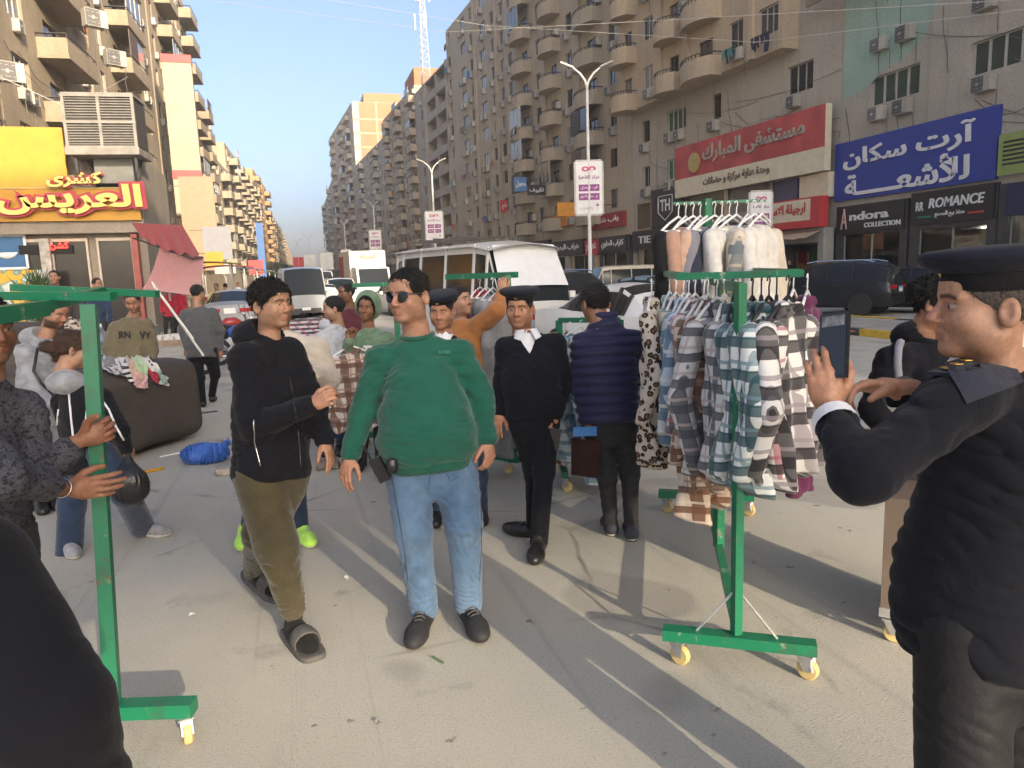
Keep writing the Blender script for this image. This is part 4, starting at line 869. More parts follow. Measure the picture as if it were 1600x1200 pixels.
shopfront(R1, 15.2, yR0-.05, 4.4, 3.2, M_STONE, 1, seed=1, Xf=26); shopfront(R1, yR0, yR1, 4.5, 2.95, M_STONE, 3, seed=2, Xf=26); shopfront(R1, yA0, 31.25, 4.35, 2.95, M_STONE, 3, seed=3, Xf=26)
shopfront(R1, 10.1, 15.1, 4.4, 3.1, M_STONE, 1, seed=4, Xf=26)
shopfront(R2, 31.4, yS1, 3.4, 2.7, M_PAVE, 0, lamp=False, glass=False, seed=5); yT1 = YofX(990, 24.2)
shopfront(R2, yS1+.05, yS1+3.4, 4.2, 3.0, M_STONE, 2, seed=6); shopfront(R2, yS1+3.5, 50.6, 4.3, 3.0, M_BEIGEST, 4, seed=7)
shops2 = [o_ for o_ in bpy.data.objects if o_.get('category') == 'building' and o_.location.x > 5]
for r_, ya, yb, n_ in ((shops2[2], 51.1, 73.8, 4), (shops2[3], 74, 99.9, 4), (shops2[4], 100.2, 119.4, 3)):
    for k in range(n_): shopfront(r_, ya+(yb-ya)*k/n_+.05, ya+(yb-ya)*(k+1)/n_-.05, 4.1, 2.9, (M_STONE, M_BEIGEST, M_PAVE)[k % 3], 1, seed=20+k+int(ya))
# ---------------------------------------------------------------- shop signs (each one a thing)
def signboard(name, label, Y0, Y1, z0, z1, m, X=None, thick=.16, cat='sign', rim=None):
    """board on the right hand facade, facing the road; returns root and a place(fracY from far end, fracZ) function"""
    Xa = (RX((Y0+Y1)/2) if X is None else X)
    c0 = np.array([Xa, (Y0+Y1)/2, (z0+z1)/2]); root = thing(name, label, cat, c0); L = Y1-Y0; Hh = z1-z0
    sl_ = (RX(Y1)-RX(Y0))/L if X is None else 0.0
    mb = MB(); P = lambda f, z, o=0: (sl_*(-(f-.5)*L) - o, -(f-.5)*L, z)       # f = 0 at the far (left hand) end
    for (o0, o1, mi) in ((-.02, thick, 0),):
        q = [P(0,-Hh/2,o1), P(1,-Hh/2,o1), P(1,Hh/2,o1), P(0,Hh/2,o1)]; p = [P(0,-Hh/2,o0), P(1,-Hh/2,o0), P(1,Hh/2,o0), P(0,Hh/2,o0)]
        mb.add(q+p, [(0,1,2,3), (7,6,5,4), (0,4,5,1), (1,5,6,2), (2,6,7,3), (3,7,4,0)])
    mb.build('board', m, root)
    right = Vector((-sl_*1.0, -1, 0)).normalized() if X is None else Vector((0,-1,0))
    right = Vector(P(1,0))-Vector(P(0,0)); right.normalize()
    def at(f, v, o=thick): return frame_at(P(f, (v-.5)*Hh, o+.003), right)
    return root, at, L, Hh
yb0, yb1 = YofX(1551), YofX(1304)
s, at, L, Hh = signboard('clinic_sign', 'large blue scan clinic sign with white Arabic lettering', yb0, yb1, 4.62, 7.35, BLUE, 26)
letters('lettering', 'آرت سكان', WHITE, s, at(.48,.70), width=L*.82, height=Hh*.40, bold=.025, ar=True, ext=.05); letters('lettering', 'للأشعـــــة', WHITE, s, at(.48,.27), width=L*.78, height=Hh*.42, bold=.025, ar=True, ext=.05)
s, at, L, Hh = signboard('shop_sign', 'black shop sign reading ROMANCE in white capitals', yR0+.1, yR1-.1, 3.15, 4.5, BLACK, 26, .2)
letters('lettering', 'ROMANCE', WHITE, s, at(.57,.62), width=L*.66, height=Hh*.30, bold=.02, shear=.15, ext=.03); letters('lettering', 'منفذ بيع المصنع', WHITE, s, at(.50,.26), width=L*.36, bold=.02, ar=True, ext=.02)
letters('emblem', 'RR', WHITE, s, at(.12,.56), width=L*.10, height=Hh*.28, bold=.02)
MB().box((-.212,-L*.40,-Hh*.30), (-.205,-L*.22,-Hh*.25)).build('stripe', RED, s); MB().box((-.212,L*.22,-Hh*.30), (-.205,L*.40,-Hh*.25)).build('stripe', paint('green', (.03,.22,.12)), s)
s, at, L, Hh = signboard('shop_sign', 'black shop sign reading Andora COLLECTION with thin figure A', yA0+.15, yA1-.1, 3.0, 4.3, BLACK, 26, .18)
letters('lettering', 'ndora', WHITE, s, at(.50,.62), width=L*.58, height=Hh*.30, bold=.03, ext=.04); letters('lettering', 'COLLECTION', WHITE, s, at(.70,.27), width=L*.52, height=Hh*.17, bold=.025, ext=.03); letters('lettering', 'A', paint('pink', (.6,.42,.38)), s, at(.12,.56), width=L*.10, height=Hh*.75, ext=.04)
s, at, L, Hh = signboard('shop_sign', 'navy shop sign with white Arabic word at the pharmacy end of the row', 14.5, yR0-.35, 3.2, 4.35, paint('navy', (.02,.025,.07)), 26)
letters('lettering', 'أشعة', WHITE, s, at(.35,.5), width=L*.42, bold=.03, ar=True)
s, at, L, Hh = signboard('shop_sign', 'white and lime sign with a crimson star', 13.5, yb0-.2, 4.7, 6.2, WHITE, 26, .3)
MB().box((-.32,L*.5-1.3,-Hh/2), (-.301,L*.5,Hh/2)).build('lime_panel', paint('lime', (.26,.33,.10)), s)
for k in range(6): MB().box((-.335,L*.5-1.15,-.4+k*.16), (-.321,L*.5-.2,-.33+k*.16)).build('slat', BLACK, s)
letters('star', '★', paint('crimson', (.5,.04,.12)), s, at(.32,.5,.3), width=.9)
s, at, L, Hh = signboard('hospital_sign', 'faded red and cream hospital sign with raised Arabic name', 31.45, YofX(1068, 25.0), 6.15, 9.3, CREAM, None, .35)
q = MB(); sl_ = .0; P0 = at(0,.36,.35) @ Vector((0,0,0)); P1 = at(1,.36,.35) @ Vector((0,0,0)); P2 = at(1,1,.35) @ Vector((0,0,0)); P3 = at(0,1,.35) @ Vector((0,0,0))
q.quad(P0, P1, P2, P3); q.build('red_panel', mat('faded_red', (.46,.085,.075), .6, .35, .7), s)
letters('lettering', 'مستشفى المبارك', paint('dusty_letter', (.40,.33,.27)), s, at(.57,.72,.36), width=L*.66, height=Hh*.36, bold=.025, ar=True, ext=.08); letters('lettering', 'وحدة عناية مركزة و حضانات', paint('brown_letter', (.20,.14,.10)), s, at(.47,.20,.36), width=L*.46, bold=.02, ar=True, ext=.04)
MB().lathe([(.62,0), (.62,.08), (.5,.10)], 20, 0, at(.17,.62,.36)).build('emblem', GOLD, s)
s, at, L, Hh = signboard('shop_sign', 'red framed cream grill shop sign with Arabic words', 31.5, yS1-.3, 3.45, 4.95, RED, None, .5)
q = MB(); q.quad(*[at(f, v, .5) @ Vector((0,0,0)) for f, v in ((.02,.25), (.88,.25), (.88,.95), (.02,.95))]); q.build('panel', CREAM, s)
letters('lettering', 'ارجيلة الاسيوطي', RED, s, at(.45,.60,.51), width=L*.74, bold=.03, ar=True); letters('lettering', 'للمشويات', paint('ochre', (.5,.3,.05)), s, at(.2,.45,.512), width=L*.2, bold=.03, ar=True)
aw = thing('shop_awning', 'tan roller awning under the red grill sign', 'awning', (RX(33.5)-.6, 33.5, 3.05)); MB().sheet(lambda u, v: (.5-v*1.0, -1.9+u*3.9, .25-v*.4+.03*math.sin(u*20)*v), 20, 3).build('canvas', mat('awning_tan', (.5,.38,.24), .8, .2), aw)
s, at, L, Hh = signboard('shop_sign', 'black band sign reading TIE HOUSE', yS1+3.45, 50.6, 3.05, 4.35, BLACK, None, .3); letters('lettering', 'TIE HOUSE', WHITE, s, at(.40,.5,.3), width=L*.62, height=Hh*.40, bold=.01, ext=.04)
yth0, yth1 = YofX(1078, 25.2), YofX(1033, 25.0); s, at, L, Hh = signboard('shop_sign', 'tall black panel with white shield monogram above the band sign', yth0, yth1, 4.4, 7.0, BLACK, None, .25)
MB().tube([at(.5+a*.24, .5+c_*.3, .27) @ Vector((0,0,0)) for a, c_ in ((-1,1), (1,1), (1,-.4), (0,-1.1), (-1,-.4), (-1,1))], .035, 5).build('shield_outline', WHITE, s); letters('lettering', 'TH', WHITE, s, at(.5,.56,.27), width=L*.34, height=Hh*.30, bold=.02)
# upper display windows either side of the monogram, part of the block
for f0, f1 in ((yth1+.2, 50.2), (yth0-4.6, yth0-.2)):
    MB().box((RX(f0)-R2.location.x-.22, f0-41, 4.5), (RX(f0)-R2.location.x-.14, f1-41, 6.25)).build('display_window', M_GLASS, R2)
    MB().box((RX(f0)-R2.location.x-.20, f0-41-.15, 4.36), (RX(f0)-R2.location.x-.02, f1-41+.15, 6.4)).build('display_surround', M_BEIGEST, R2)
MB().box((25.55-R2.location.x, 31.5-41, 4.9), (25.9-R2.location.x, 33.7-41, 6.1)).build('lettered_panel', CREAM, R2); MB().box((25.6-R2.location.x, 34-41, 4.75), (25.92-R2.location.x, 36-41, 6.1)).build('purple_window_surround', paint('slate', (.10,.10,.16)), R2)
lv = MB()
for k in range(14): lv.box((25.30-R2.location.x, 36.3-41, 4.8+k*.1), (25.6-R2.location.x, 39.6-41, 4.86+k*.1))
lv.build('louvre_panel', mat('louvre', (.27,.24,.20), .6, .2), R2)
FAR_SIGNS = [(51.4,56,3.0,4.2,BLACK,'كاراب الحاوي',WHITE,'dark snack shop sign under the beige tower'), (56.3,58.6,2.9,4.1,RED,'عصير',WHITE,'small red juice shop sign beside the dark snack sign'), (59,66,3.0,4.3,BLACK,'خراب البدوي',WHITE,'black shop sign with white Arabic script past the juice sign'),
  (52,58,4.9,6.0,MAROON,'باب شرقي',WHITE,'maroon and white restaurant sign above the snack shop'), (66.5,73,3.0,4.6,BLACK,'ميكانو',WHITE,'long black sign at the end of the beige tower'), (62,66.5,5.6,6.7,paint('amber', (.6,.22,.03)),'مطعم الشام',YELLOW,'orange restaurant sign on the first floor of the beige tower'),
  (76,84,3.0,4.4,BLACK,'محلات النور للملابس',WHITE,'long dark clothes shop sign under the flat tower'), (85,92,3.0,4.2,MAROON,'بيت الجبن',CREAM,'maroon cheese shop sign under the flat tower'), (93,99,3.0,4.2,paint('teal', (.05,.25,.25)),'صيدلية',WHITE,'teal pharmacy sign at the far end of the flat tower'), (101,118,3.0,4.6,BLACK,'معرض الاثاث الحديث',CREAM,'very long dark furniture sign below the loggias')]
for y0, y1, z0, z1, m, tx, lm, lab in FAR_SIGNS:
    s, at, L, Hh = signboard('shop_sign', lab, y0, y1, z0, z1, m, None, .35); letters('lettering', tx, lm, s, at(.5,.5,.35), width=L*.8, height=Hh*.55, bold=.03, ar=True)
for (x, y, d, w_, h_, m, tx, lm, lab) in ((795,322,80,1.9,1.3,RED,'د. عظام',WHITE,'red doctor sign jutting from the flat tower'), (813,288,70,1.2,1.3,paint('skyblue', (.08,.2,.42)),'معمل',WHITE,'blue laboratory sign jutting from the beige tower'), (838,297,66,1.7,.9,BLACK,'تكييف',WHITE,'black sign jutting beside the blue laboratory sign'), (888,327,56,1.8,1.0,paint('amber2', (.6,.25,.03)),'كشري',YELLOW,'small amber snack sign hanging from the beige tower corner')):
    p = V(x, y, d); s = thing('projecting_sign', lab, 'sign', p); MB().box((-w_/2,-.08,-h_/2), (w_/2,.08,h_/2)).build('board', m, s); letters('lettering', tx, lm, s, frame_at((0,-.083,0), (1,0,0)), width=w_*.8, height=h_*.5, bold=.03, ar=True); MB().bar((w_/2,0,h_*.3), (RX(p[1])-p[0]+.1,0,h_*.3), .06).build('bracket', M_RAIL, s)
# balcony-front banner at the top right
s, at, L, Hh = signboard('balcony_sign', 'brown balcony banner with red Arabic words high above the mint wall', 28.2, 32.4, 13.9, 15.2, mat('banner_brown', (.25,.19,.14), .7, .25), 24.75, .08); letters('lettering', 'دكتور محمد حسن', RED, s, at(.5,.6,.08), width=L*.85, bold=.02, ar=True)
# ---------------------------------------------------------------- street lamps with banners
M_POLE = mat('lamp_pole_paint', (.62,.61,.57), .5, .15, 4)
def lamp_banner(root, z0, w_, h_, red=False, full=True):
    bn = MB().box((-w_/2,-.06,z0), (w_/2,.06,z0+h_)); b_ = bn.build('banner', RED if red else WHITE, root); f_ = MB()
    for a, c_ in (((-w_/2,z0), (w_/2,z0)), ((-w_/2,z0+h_), (w_/2,z0+h_)), ((-w_/2,z0), (-w_/2,z0+h_)), ((w_/2,z0), (w_/2,z0+h_))): f_.bar((a[0],0,a[1]), (c_[0],0,c_[1]), .07, .16)
    f_.build('frame', M_ALU, b_)
    if not full: return
    Fm = lambda fx, fz: frame_at((w_*(fx-.5),-.064,z0+h_*fz), (1,0,0))
    letters('lettering', 'مركز القاهرة', PURPLE, b_, Fm(.5,.70), width=w_*.8, bold=.015, ar=True, ext=.01); letters('logo', '∞', paint('rose', (.55,.08,.2)), b_, Fm(.5,.86), width=w_*.55, height=h_*.10, bold=.02, ext=.01)
    for z_, tx in ((.50,'فرع فيصل'), (.33,'فرع حدائق الاهرام')):
        MB().box((-w_*.4,-.07,z0+h_*(z_-.065)), (w_*.4,-.061,z0+h_*(z_+.065))).build('purple_patch', PURPLE, b_); letters('lettering', tx, WHITE, b_, frame_at((0,-.073,z0+h_*z_), (1,0,0)), width=w_*.66, height=h_*.075, bold=.02, ar=True, ext=.006)
    letters('lettering', '01099976', paint('greyink', (.35,.35,.36)), b_, Fm(.4,.10), width=w_*.5, ext=.006); MB().bar((w_*.32,-.066,z0+h_*.05), (w_*.32,-.066,z0+h_*.16), .04, .01).build('arrow_shaft', PURPLE, b_); MB().add([(w_*.25,-.067,z0+h_*.15), (w_*.39,-.067,z0+h_*.15), (w_*.32,-.067,z0+h_*.21)], [(0,1,2)]).build('arrow_head', PURPLE, b_)
def street_lamp(label, x, d, bz=None, bw=1.15, bh=2.3, full=True, red=False):
    p = V(x, 400, d); root = thing('street_lamp', label, 'street lamp', (p[0], p[1], .13), R(-14), 'double armed street lamps on the median')
    MB().tube([(0,0,0), (0,0,.5), (0,0,.52), (0,0,4), (0,0,9.6)], [.15,.15,.10,.085,.055], 10).build('pole', M_POLE, root, True)
    for s_ in (-1, 1):
        MB().tube([(0,0,9.3), (s_*.08,0,9.7), (s_*.3,0,10.0), (s_*.62,0,10.25)], [.055,.05,.045,.04], 8).build('arm', M_POLE, root, True)
        MB().box((-.30,-.10,-.04), (.30,.10,.03), 0, Matrix.Translation((s_*.86,0,10.36)) @ Matrix.Rotation(s_*R(-22), 4, 'Y')).build('lamp_head', M_ALU, root)
    if bz: lamp_banner(root, bz, bw, bh, red, full)
    return root
for x, d, bz, bw, bh, lab in ((922,33,4.05,1.15,2.25,'tall double armed street lamp in front of the beige tower, purple and white banner'), (681,58,4.25,1.3,2.2,'double armed street lamp with banner rising behind the white minibus roof'), (588,86,4.4,1.35,2.5,'double armed street lamp with banner above the white box truck'), (541,113,3.4,1.5,2.4,'slim street lamp with small banner left of the box truck')):
    street_lamp(lab, x, d, bz, bw, bh, full=d < 100)
for x, d, red, lab in ((510,140,False,'distant lamp post with pale banner in the haze'), (484,150,False,'distant lamp post with pinkish banner near the end of the street'), (466,165,True,'farthest lamp post, carrying a red banner')): street_lamp(lab, x, d, 3.2, 2.4, 3.2, full=False, red=red)
p = V(1188, 345, 30); hr = thing('banner_stand', 'purple and white clinic banner on a short post behind the clothes rack', 'banner', (p[0], p[1], .1), R(-14)); MB().tube([(0,0,0), (0,0,2.6)], .06, 8).build('post', M_POLE, hr); lamp_banner(hr, 2.55, .85, 1.95)
# ---------------------------------------------------------------- antenna mast on a roof
p = V(664, 125, 108); ms = thing('antenna_mast', 'white lattice telecom mast with panel antennas on a roof', 'antenna', (p[0], p[1], 29.5)); mm = MB()
def leg_(k, z): r__ = .85-.035*z; return (r__*math.cos(k*2.094), r__*math.sin(k*2.094), z)
for k in range(3): mm.tube([leg_(k,0), leg_(k,15)], .07, 5)
for z in range(0, 15):
    for k in range(3): mm.bar(leg_(k, z), leg_((k+1) % 3, z+1), .05); mm.bar(leg_(k, z), leg_((k+1) % 3, z), .045)
mm.build('lattice', mat('mast_white', (.42,.43,.44), .5), ms)
for k, (a, z) in enumerate(((0,11.2), (2.1,11.6), (4.2,11.0), (1,8.0), (3.3,7.2), (5.2,12.6))): MB().box((-.18,-.1,0), (.18,.1,2.2), 0, Matrix.Translation((1.15*math.cos(a), 1.15*math.sin(a), z)) @ Matrix.Rotation(a+1.57, 4, 'Z')).build('panel_antenna', mat('antenna_panel', (.68,.67,.62), .5), ms)
# wires across the street
for k, pts in enumerate((((340,2,45), (700,50,38), (1100,28,30), (1620,-2,24)), ((330,-30,45), (760,40,40), (1180,66,30), (1640,10,22)), ((0,120,26), (110,170,27), (200,120,40)))):
    P = [V(*q_) for q_ in pts]; mb = MB(); mb.tube([tuple(p) for p in P], .012, 5)
    tag(mb.build('overhead_wire', mat('wire_pale', (.5,.47,.42), .6)), ['thin overhead wire spanning the street below the roofline', 'second thin wire strung to the beige balconies', 'slack wire looped along the old sandy facade'][k], 'wire')
# ---------------------------------------------------------------- koshary shop on the left
pk = V(110, 400, 25.0); shop_y = pk[1]; Lx, Rx = V(-40,300,25.2)[0], V(216,300,25.0)[0]
ks = thing('koshary_shop', 'single storey koshary shop with dark glazed front under a yellow fascia', 'shop', (Rx, shop_y, 0)); LXr = Lx-Rx
M_TILE = mat('shop_red_tile', (.30,.06,.05), .4, .2, 3); M_DGL = mat('dark_door_glass', (.025,.022,.022), .12, .3, 2); M_CONC = plaster('kiosk_render', (.30,.26,.21))
MB().box((LXr,.3,0), (0,6,6.2)).box((LXr,-.2,3.55), (.05,.3,4.0)).build('wall', M_CONC, ks)
for k, (a, b_) in enumerate(((-4.4,-3.3), (-2.9,-1.9), (-1.5,-.5))):
    dd_ = MB().box((a,.16,.3), (b_,.29,3.3)).build('glass_door', M_DGL, ks)
    fm = MB(); fm.box((a-.07,.10,.3), (a,.28,3.4)).box((b_,.10,.3), (b_+.07,.28,3.4)).box((a,.10,3.3), (b_,.28,3.4)); fm.build('door_frame', mat('frame_cream', (.5,.42,.33), .5), dd_)
MB().box((-3.25,-.1,.3), (-2.95,.29,3.4)).build('pillar', mat('poster_pillar', (.40,.37,.33), .8, .5, 6), ks); MB().box((-.45,-.1,.0), (-.25,.29,3.5)).build('pillar', M_TILE, ks)
MB().box((LXr,-1.6,0), (.1,.29,.34)).build('step', M_PAVE, ks); MB().box((-3.9,.05,2.9), (-2.3,.1,3.2)).build('neon_panel', M_DARK, ks)
letters('neon_lettering', 'كشرى', mat('neon_red', (1,.03,.02), .4, 0, emit=2.5), ks, frame_at((-2.75,.04,3.15), (1,0,0)), width=.7, bold=.01, ar=True)
fb_ = thing('shop_fascia', 'plain yellow fascia board over the koshary shop front', 'sign', (Rx, shop_y-.25, 0)); MB().box((LXr,-.08,4.55), (V(112,250,25)[0]-Rx,.08,6.95)).build('upper_board', YELLOW, fb_); MB().box((LXr,-.10,3.95), (.0,.06,5.0)).build('lower_board', YELLOW, fb_); MB().box((LXr,-.14,4.99), (.02,.0,5.03)).build('trim', GOLD, fb_)
sg_ = thing('koshary_sign', 'cut out crimson koshary sign with raised yellow Arabic lettering', 'sign', (0, shop_y-.5, 0)); CR = paint('crimson2', (.42,.03,.06)); YL = paint('letter_yellow', (.80,.60,.16))
WYp = lambda x, y, Y_: _C+ray(x, y)*(Y_/ray(x, y)[1]); ctr1 = WYp(112,312,shop_y-.52); ctr2 = WYp(118,281,shop_y-.54); OF = np.array([0, shop_y-.5, 0])
for tx, cc, wd, ht in (('العريس', ctr1, 4.3, .98), ('كشرى', ctr2, 1.65, .50)):
    letters('backing', tx, CR, sg_, frame_at(cc-OF+np.array([0,.0,0]), (1,0,0)), width=wd*1.06, height=ht*1.18, bold=.11, ar=True, ext=.05)
    letters('lettering', tx, YL, sg_, frame_at(cc-OF-np.array([0,.10,0]), (1,0,0)), width=wd, height=ht, bold=.035, ar=True, ext=.07)
lb = V(14,395,24.6); ps = thing('shop_poster', 'blue poster with a koshary bowl in white frame', 'poster', lb); MB().box((-.55,-.05,-.5), (.5,.0,.55)).build('board', paint('posterblue', (.03,.12,.27)), ps); MB().lathe([(.06,0), (.25,.08), (.33,.2), (.30,.21), (.02,.12)], 16, 0, Matrix.Translation((-.05,-.06,-.2)) @ Matrix.Diagonal((1,.2,1,1))).build('bowl', WHITE, ps, True)
f_ = MB(); [f_.bar(a, b__, .08) for a, b__ in (((-.57,-.04,-.52), (.52,-.04,-.52)), ((-.57,-.04,.57), (.52,-.04,.57)), ((-.57,-.04,-.52), (-.57,-.04,.57)), ((.52,-.04,-.52), (.52,-.04,.57)))]; f_.build('frame', WHITE, ps)
lp = V(18,440,23.5); wp = thing('painted_panel', 'yellow and teal painted stall panel under the blue poster', 'panel', lp); gp = NG('stall_paint', .6); MB().box((-.9,-.04,-1.5), (.9,.04,.35)).build('board', gp.color(gp.ramp(gp.noise(gp.coord(), 2.2, 3), [(.42, (.62,.36,.03)), (.5, (.62,.36,.03)), (.53, (.05,.22,.20)), (.62, (.6,.58,.5))])), wp)
lp = V(5,350,24.5); r5 = thing('round_logo_sign', 'small round green and yellow logo plate on red', 'sign', lp); MB().box((-.6,-.04,-.3), (.5,.04,.35)).build('plate', RED, r5); MB().lathe([(.27,0), (.27,.03), (.02,.03)], 18, 0, Matrix.Translation((0,-.04,0)) @ Matrix.Rotation(R(90), 4, 'X')).build('disc', paint('lime2', (.4,.5,.1)), r5)
# big evaporative cooler on a steel stand
cl = V(166,200,24.3); co = thing('desert_cooler', 'large louvred evaporative cooler on a steel stand above the shop', 'cooler', cl, R(-4)); M_CL = mat('cooler_plastic', (.24,.22,.19), .6, .25, 3); M_CLD = mat('cooler_dark', (.06,.055,.05), .7)
MB().box((-1.02,-.6,-.62), (1.02,.9,.82)).build('core', M_CLD, co); fr_ = MB()
for x_ in (-1.06, -.04, .98): fr_.box((x_,-.68,-.75), (x_+.09,-.58,.9))
for z_ in (-.76, .02, .84): fr_.box((-1.08,-.69,z_), (1.08,-.575,z_+.09))
fr_.box((-1.1,-.7,-.95), (1.1,1.0,-.72)); fr_.box((-1.06,-.64,.9), (1.06,.95,.98)); fr_.build('frame', M_CL, co)
for k in range(18):
    z_ = -.63+k*.083
    if abs(z_-.06) > .07: MB().box((-.98,-.655,z_), (.98,-.60,z_+.022), 0, Matrix.Rotation(0, 4, 'X')).build('louvre', M_CL, co)
for x_ in (-.9, .9): MB().bar((x_,-.4,-.95), (x_*1.0,-.35,-1.5), .09).build('leg', M_RAIL, co); MB().bar((x_*.9,.6,-.95), (x_*.6,.6,-2.2), .09).build('leg', M_RAIL, co)
MB().box((-.55,.15,-1.75), (.65,.9,-.96)).build('duct', mat('duct_sheet', (.22,.22,.20), .5, .2, 2, metal=.3), co)
for x, y, d, lab in ((14,130,30,'round fan condenser on the old facade above the yellow board'), (146,45,34,'beige window air conditioner high on the old facade'), (178,105,38,'slatted air conditioner beside a green shutter on the old facade')):
    q = thing('wall_air_conditioner', lab, 'air conditioner', V(x,y,d), R(35)); ob('casing', AC, q, (0,0,0), 0, (1.15,1.3,1.3))
# vertical sign tower on the row
p0_ = V(287,210,66); vs = thing('vertical_sign', 'tall cream vertical shop sign with red bands', 'sign', (p0_[0], p0_[1], 0), R(2))
MB().box((-1.2,-.5,V(300,335,66)[2]), (1.2,.5,V(272,105,66)[2])).build('panel', mat('sign_cream', (.36,.31,.22), .6, .1, 1), vs); MB().box((-1.25,-.55,V(272,105,66)[2]), (1.25,.55,V(272,100,66)[2]+.4)).build('red_cap', RED, vs); MB().box((-1.22,-.53,V(295,280,66)[2]), (1.22,.53,V(293,266,66)[2])).build('red_band', RED, vs)
q = V(336,360,118); MB_ = MB().box((-.7,-.2,-4.5), (.7,.2,10.5)); gt = thing('green_tarpaulin', 'narrow green tarpaulin strip hung down a sunlit facade', 'tarpaulin', q); MB().sheet(lambda u, v: ((u-.5)*1.6+.2*math.sin(9*v), -.3+.15*math.sin(7*u+5*v), 10-v*17), 6, 24).build('cloth', paint('tarpgreen', (.04,.30,.16), .8), gt, True)
# awning, tarpaulin, shrub, clutter
M_REDC = cloth('awning_red', (.26,.025,.03), .2); M_PINK = cloth('tarp_pink', (.50,.22,.21), .15)
aw = thing('red_awning', 'sagging dark red awning on bent pipes beside the koshary shop', 'awning', V(262,372,22)); Pa = [V(205,348,23), V(285,352,21.5), V(312,400,19.5), V(222,372,22)]
MB().sheet(lambda u, v: tuple(np.array(Pa[0])*(1-u)*(1-v)+np.array(Pa[1])*u*(1-v)+np.array(Pa[2])*u*v+np.array(Pa[3])*(1-u)*v-np.array(aw.location)+np.array([0,0,-.12*math.sin(3.14*u)*v+.05*math.sin(u*26)*v])), 24, 8).build('canvas', M_REDC, aw, True)
MB().tube([tuple(np.array(V(*q_))-np.array(aw.location)) for q_ in ((208,372,23), (255,388,21.5), (300,404,19.8), (316,402,19.5))], .03, 6).build('pipe', M_RAIL, aw); MB().tube([tuple(np.array(V(*q_))-np.array(aw.location)) for q_ in ((258,385,21.5), (266,470,21.5))], .035, 6).build('post', M_ALU, aw)
tp = thing('pink_tarpaulin', 'pink tarpaulin stretched as a slanting sun shade over the stalls', 'tarpaulin', V(270,420,20)); Pt = [V(250,384,21.5), V(319,402,19.5), V(308,462,19), V(222,452,22)]
MB().sheet(lambda u, v: tuple(np.array(Pt[0])*(1-u)*(1-v)+np.array(Pt[1])*u*(1-v)+np.array(Pt[2])*u*v+np.array(Pt[3])*(1-u)*v-np.array(tp.location)+np.array([0,.25*math.sin(3.14*u)*math.sin(3.14*v),-.15*math.sin(3.14*v)])), 16, 12).build('cloth', M_PINK, tp, True)
sh = thing('potted_shrub', 'spiky green shrub in front of the koshary shop', 'shrub', G(58,472)*[1,1,0]+[0,0,0]); r_ = random.Random(3); sh.location = V(58,430,17.5)*[1,1,0]; mb = MB()
for k in range(420):
    a = r_.uniform(0,6.28); e = r_.uniform(.1,1.4); z0 = r_.uniform(.7,2.0); L_ = r_.uniform(.25,.5); d_ = Vector((math.cos(a)*math.cos(e), math.sin(a)*math.cos(e), math.sin(e))); b0 = Vector((r_.gauss(0,.12), r_.gauss(0,.12), z0)); s_ = d_.orthogonal().normalized()*.018; mb.add([b0-s_, b0+s_, b0+d_*L_], [(0,1,2)])
mb.build('foliage', mat('shrub_green', (.05,.085,.03), .7, .4, 3), sh); MB().tube([(0,0,.5), (0,0,1.8)], .05, 6).build('stem', M_RAIL, sh); MB().lathe([(.22,0), (.3,.55), (.26,.55), (.2,.1)], 14).build('pot', MAROON, sh, True)
# stalls of the left pavement: tables heaped with goods, hanging signs
STC = [paint('st%d' % k, c, .8) for k, c in enumerate([(.5,.4,.1), (.45,.08,.08), (.1,.2,.4), (.5,.48,.44), (.08,.25,.12), (.3,.12,.05)])]
for k, (x, d, lab) in enumerate(((322,30,'market stall heaped with bags beyond the pink tarpaulin'), (352,38,'market stall with stacked boxes past the yellow seller'), (378,48,'distant stall with bright cartons at the road edge'), (402,60,'farthest stall by the traffic'), (415,75,'tiny stall in the haze of the market'))):
    p = V(x, 440, d); st = thing('market_stall', lab, 'stall', (p[0], p[1], 0)); r_ = random.Random(k); MB().box((-1.1,-.6,.7), (1.1,.6,.8)).build('table_top', mat('stall_wood', (.25,.17,.10), .8, .3), st)
    for sx in (-1, 1):
        for sy in (-1, 1): MB().bar((sx,sy*.5,0), (sx,sy*.5,2.5), .06).build('post', M_ALU, st)
    MB().sheet(lambda u, v: ((u-.5)*2.8, (v-.5)*1.8, 2.45+.12*math.sin(3.14*u)+.04*math.sin(12*v)), 10, 6).build('canopy', STC[k], st, True)
    for q in range(14): s_ = r_.uniform(.12,.26); MB().box((-s_,-s_*.8,0), (s_,s_*.8,s_*1.5), 0, Matrix.Translation((r_.uniform(-.9,.9), r_.uniform(-.4,.4), .81)) @ Matrix.Rotation(r_.uniform(0,3), 4, 'Z')).build('goods', r_.choice(STC), st)
for x, y, d, w_, h_, m, lab in ((335,405,40,.9,.8,YELLOW,'yellow disc sign hung over the market'), (352,420,45,1.2,.6,paint('dullwhite', (.38,.37,.35)),'small white hanging sign over the market'), (340,380,50,1.8,2.2,paint('signgrey', (.22,.22,.25)),'grey printed shop sign on the left pavement'), (400,418,80,1.5,1.6,RED,'red square sign near the road bend'), (408,392,120,1.1,9,paint('signblue', (.05,.15,.4)),'tall thin blue vertical sign on a far facade'), (312,350,60,2.6,7.5,paint('peach', (.36,.21,.13)),'faded peach advertising panel on the left row')):
    p = V(x, y, d); q = thing('hanging_sign', lab, 'sign', p); MB().box((-w_/2,-.05,-h_/2), (w_/2,.05,h_/2)).build('board', m, q); MB().bar((-w_/2,0,h_*.4), (-w_/2-.8,0,h_*.4), .05).build('bracket', M_RAIL, q)
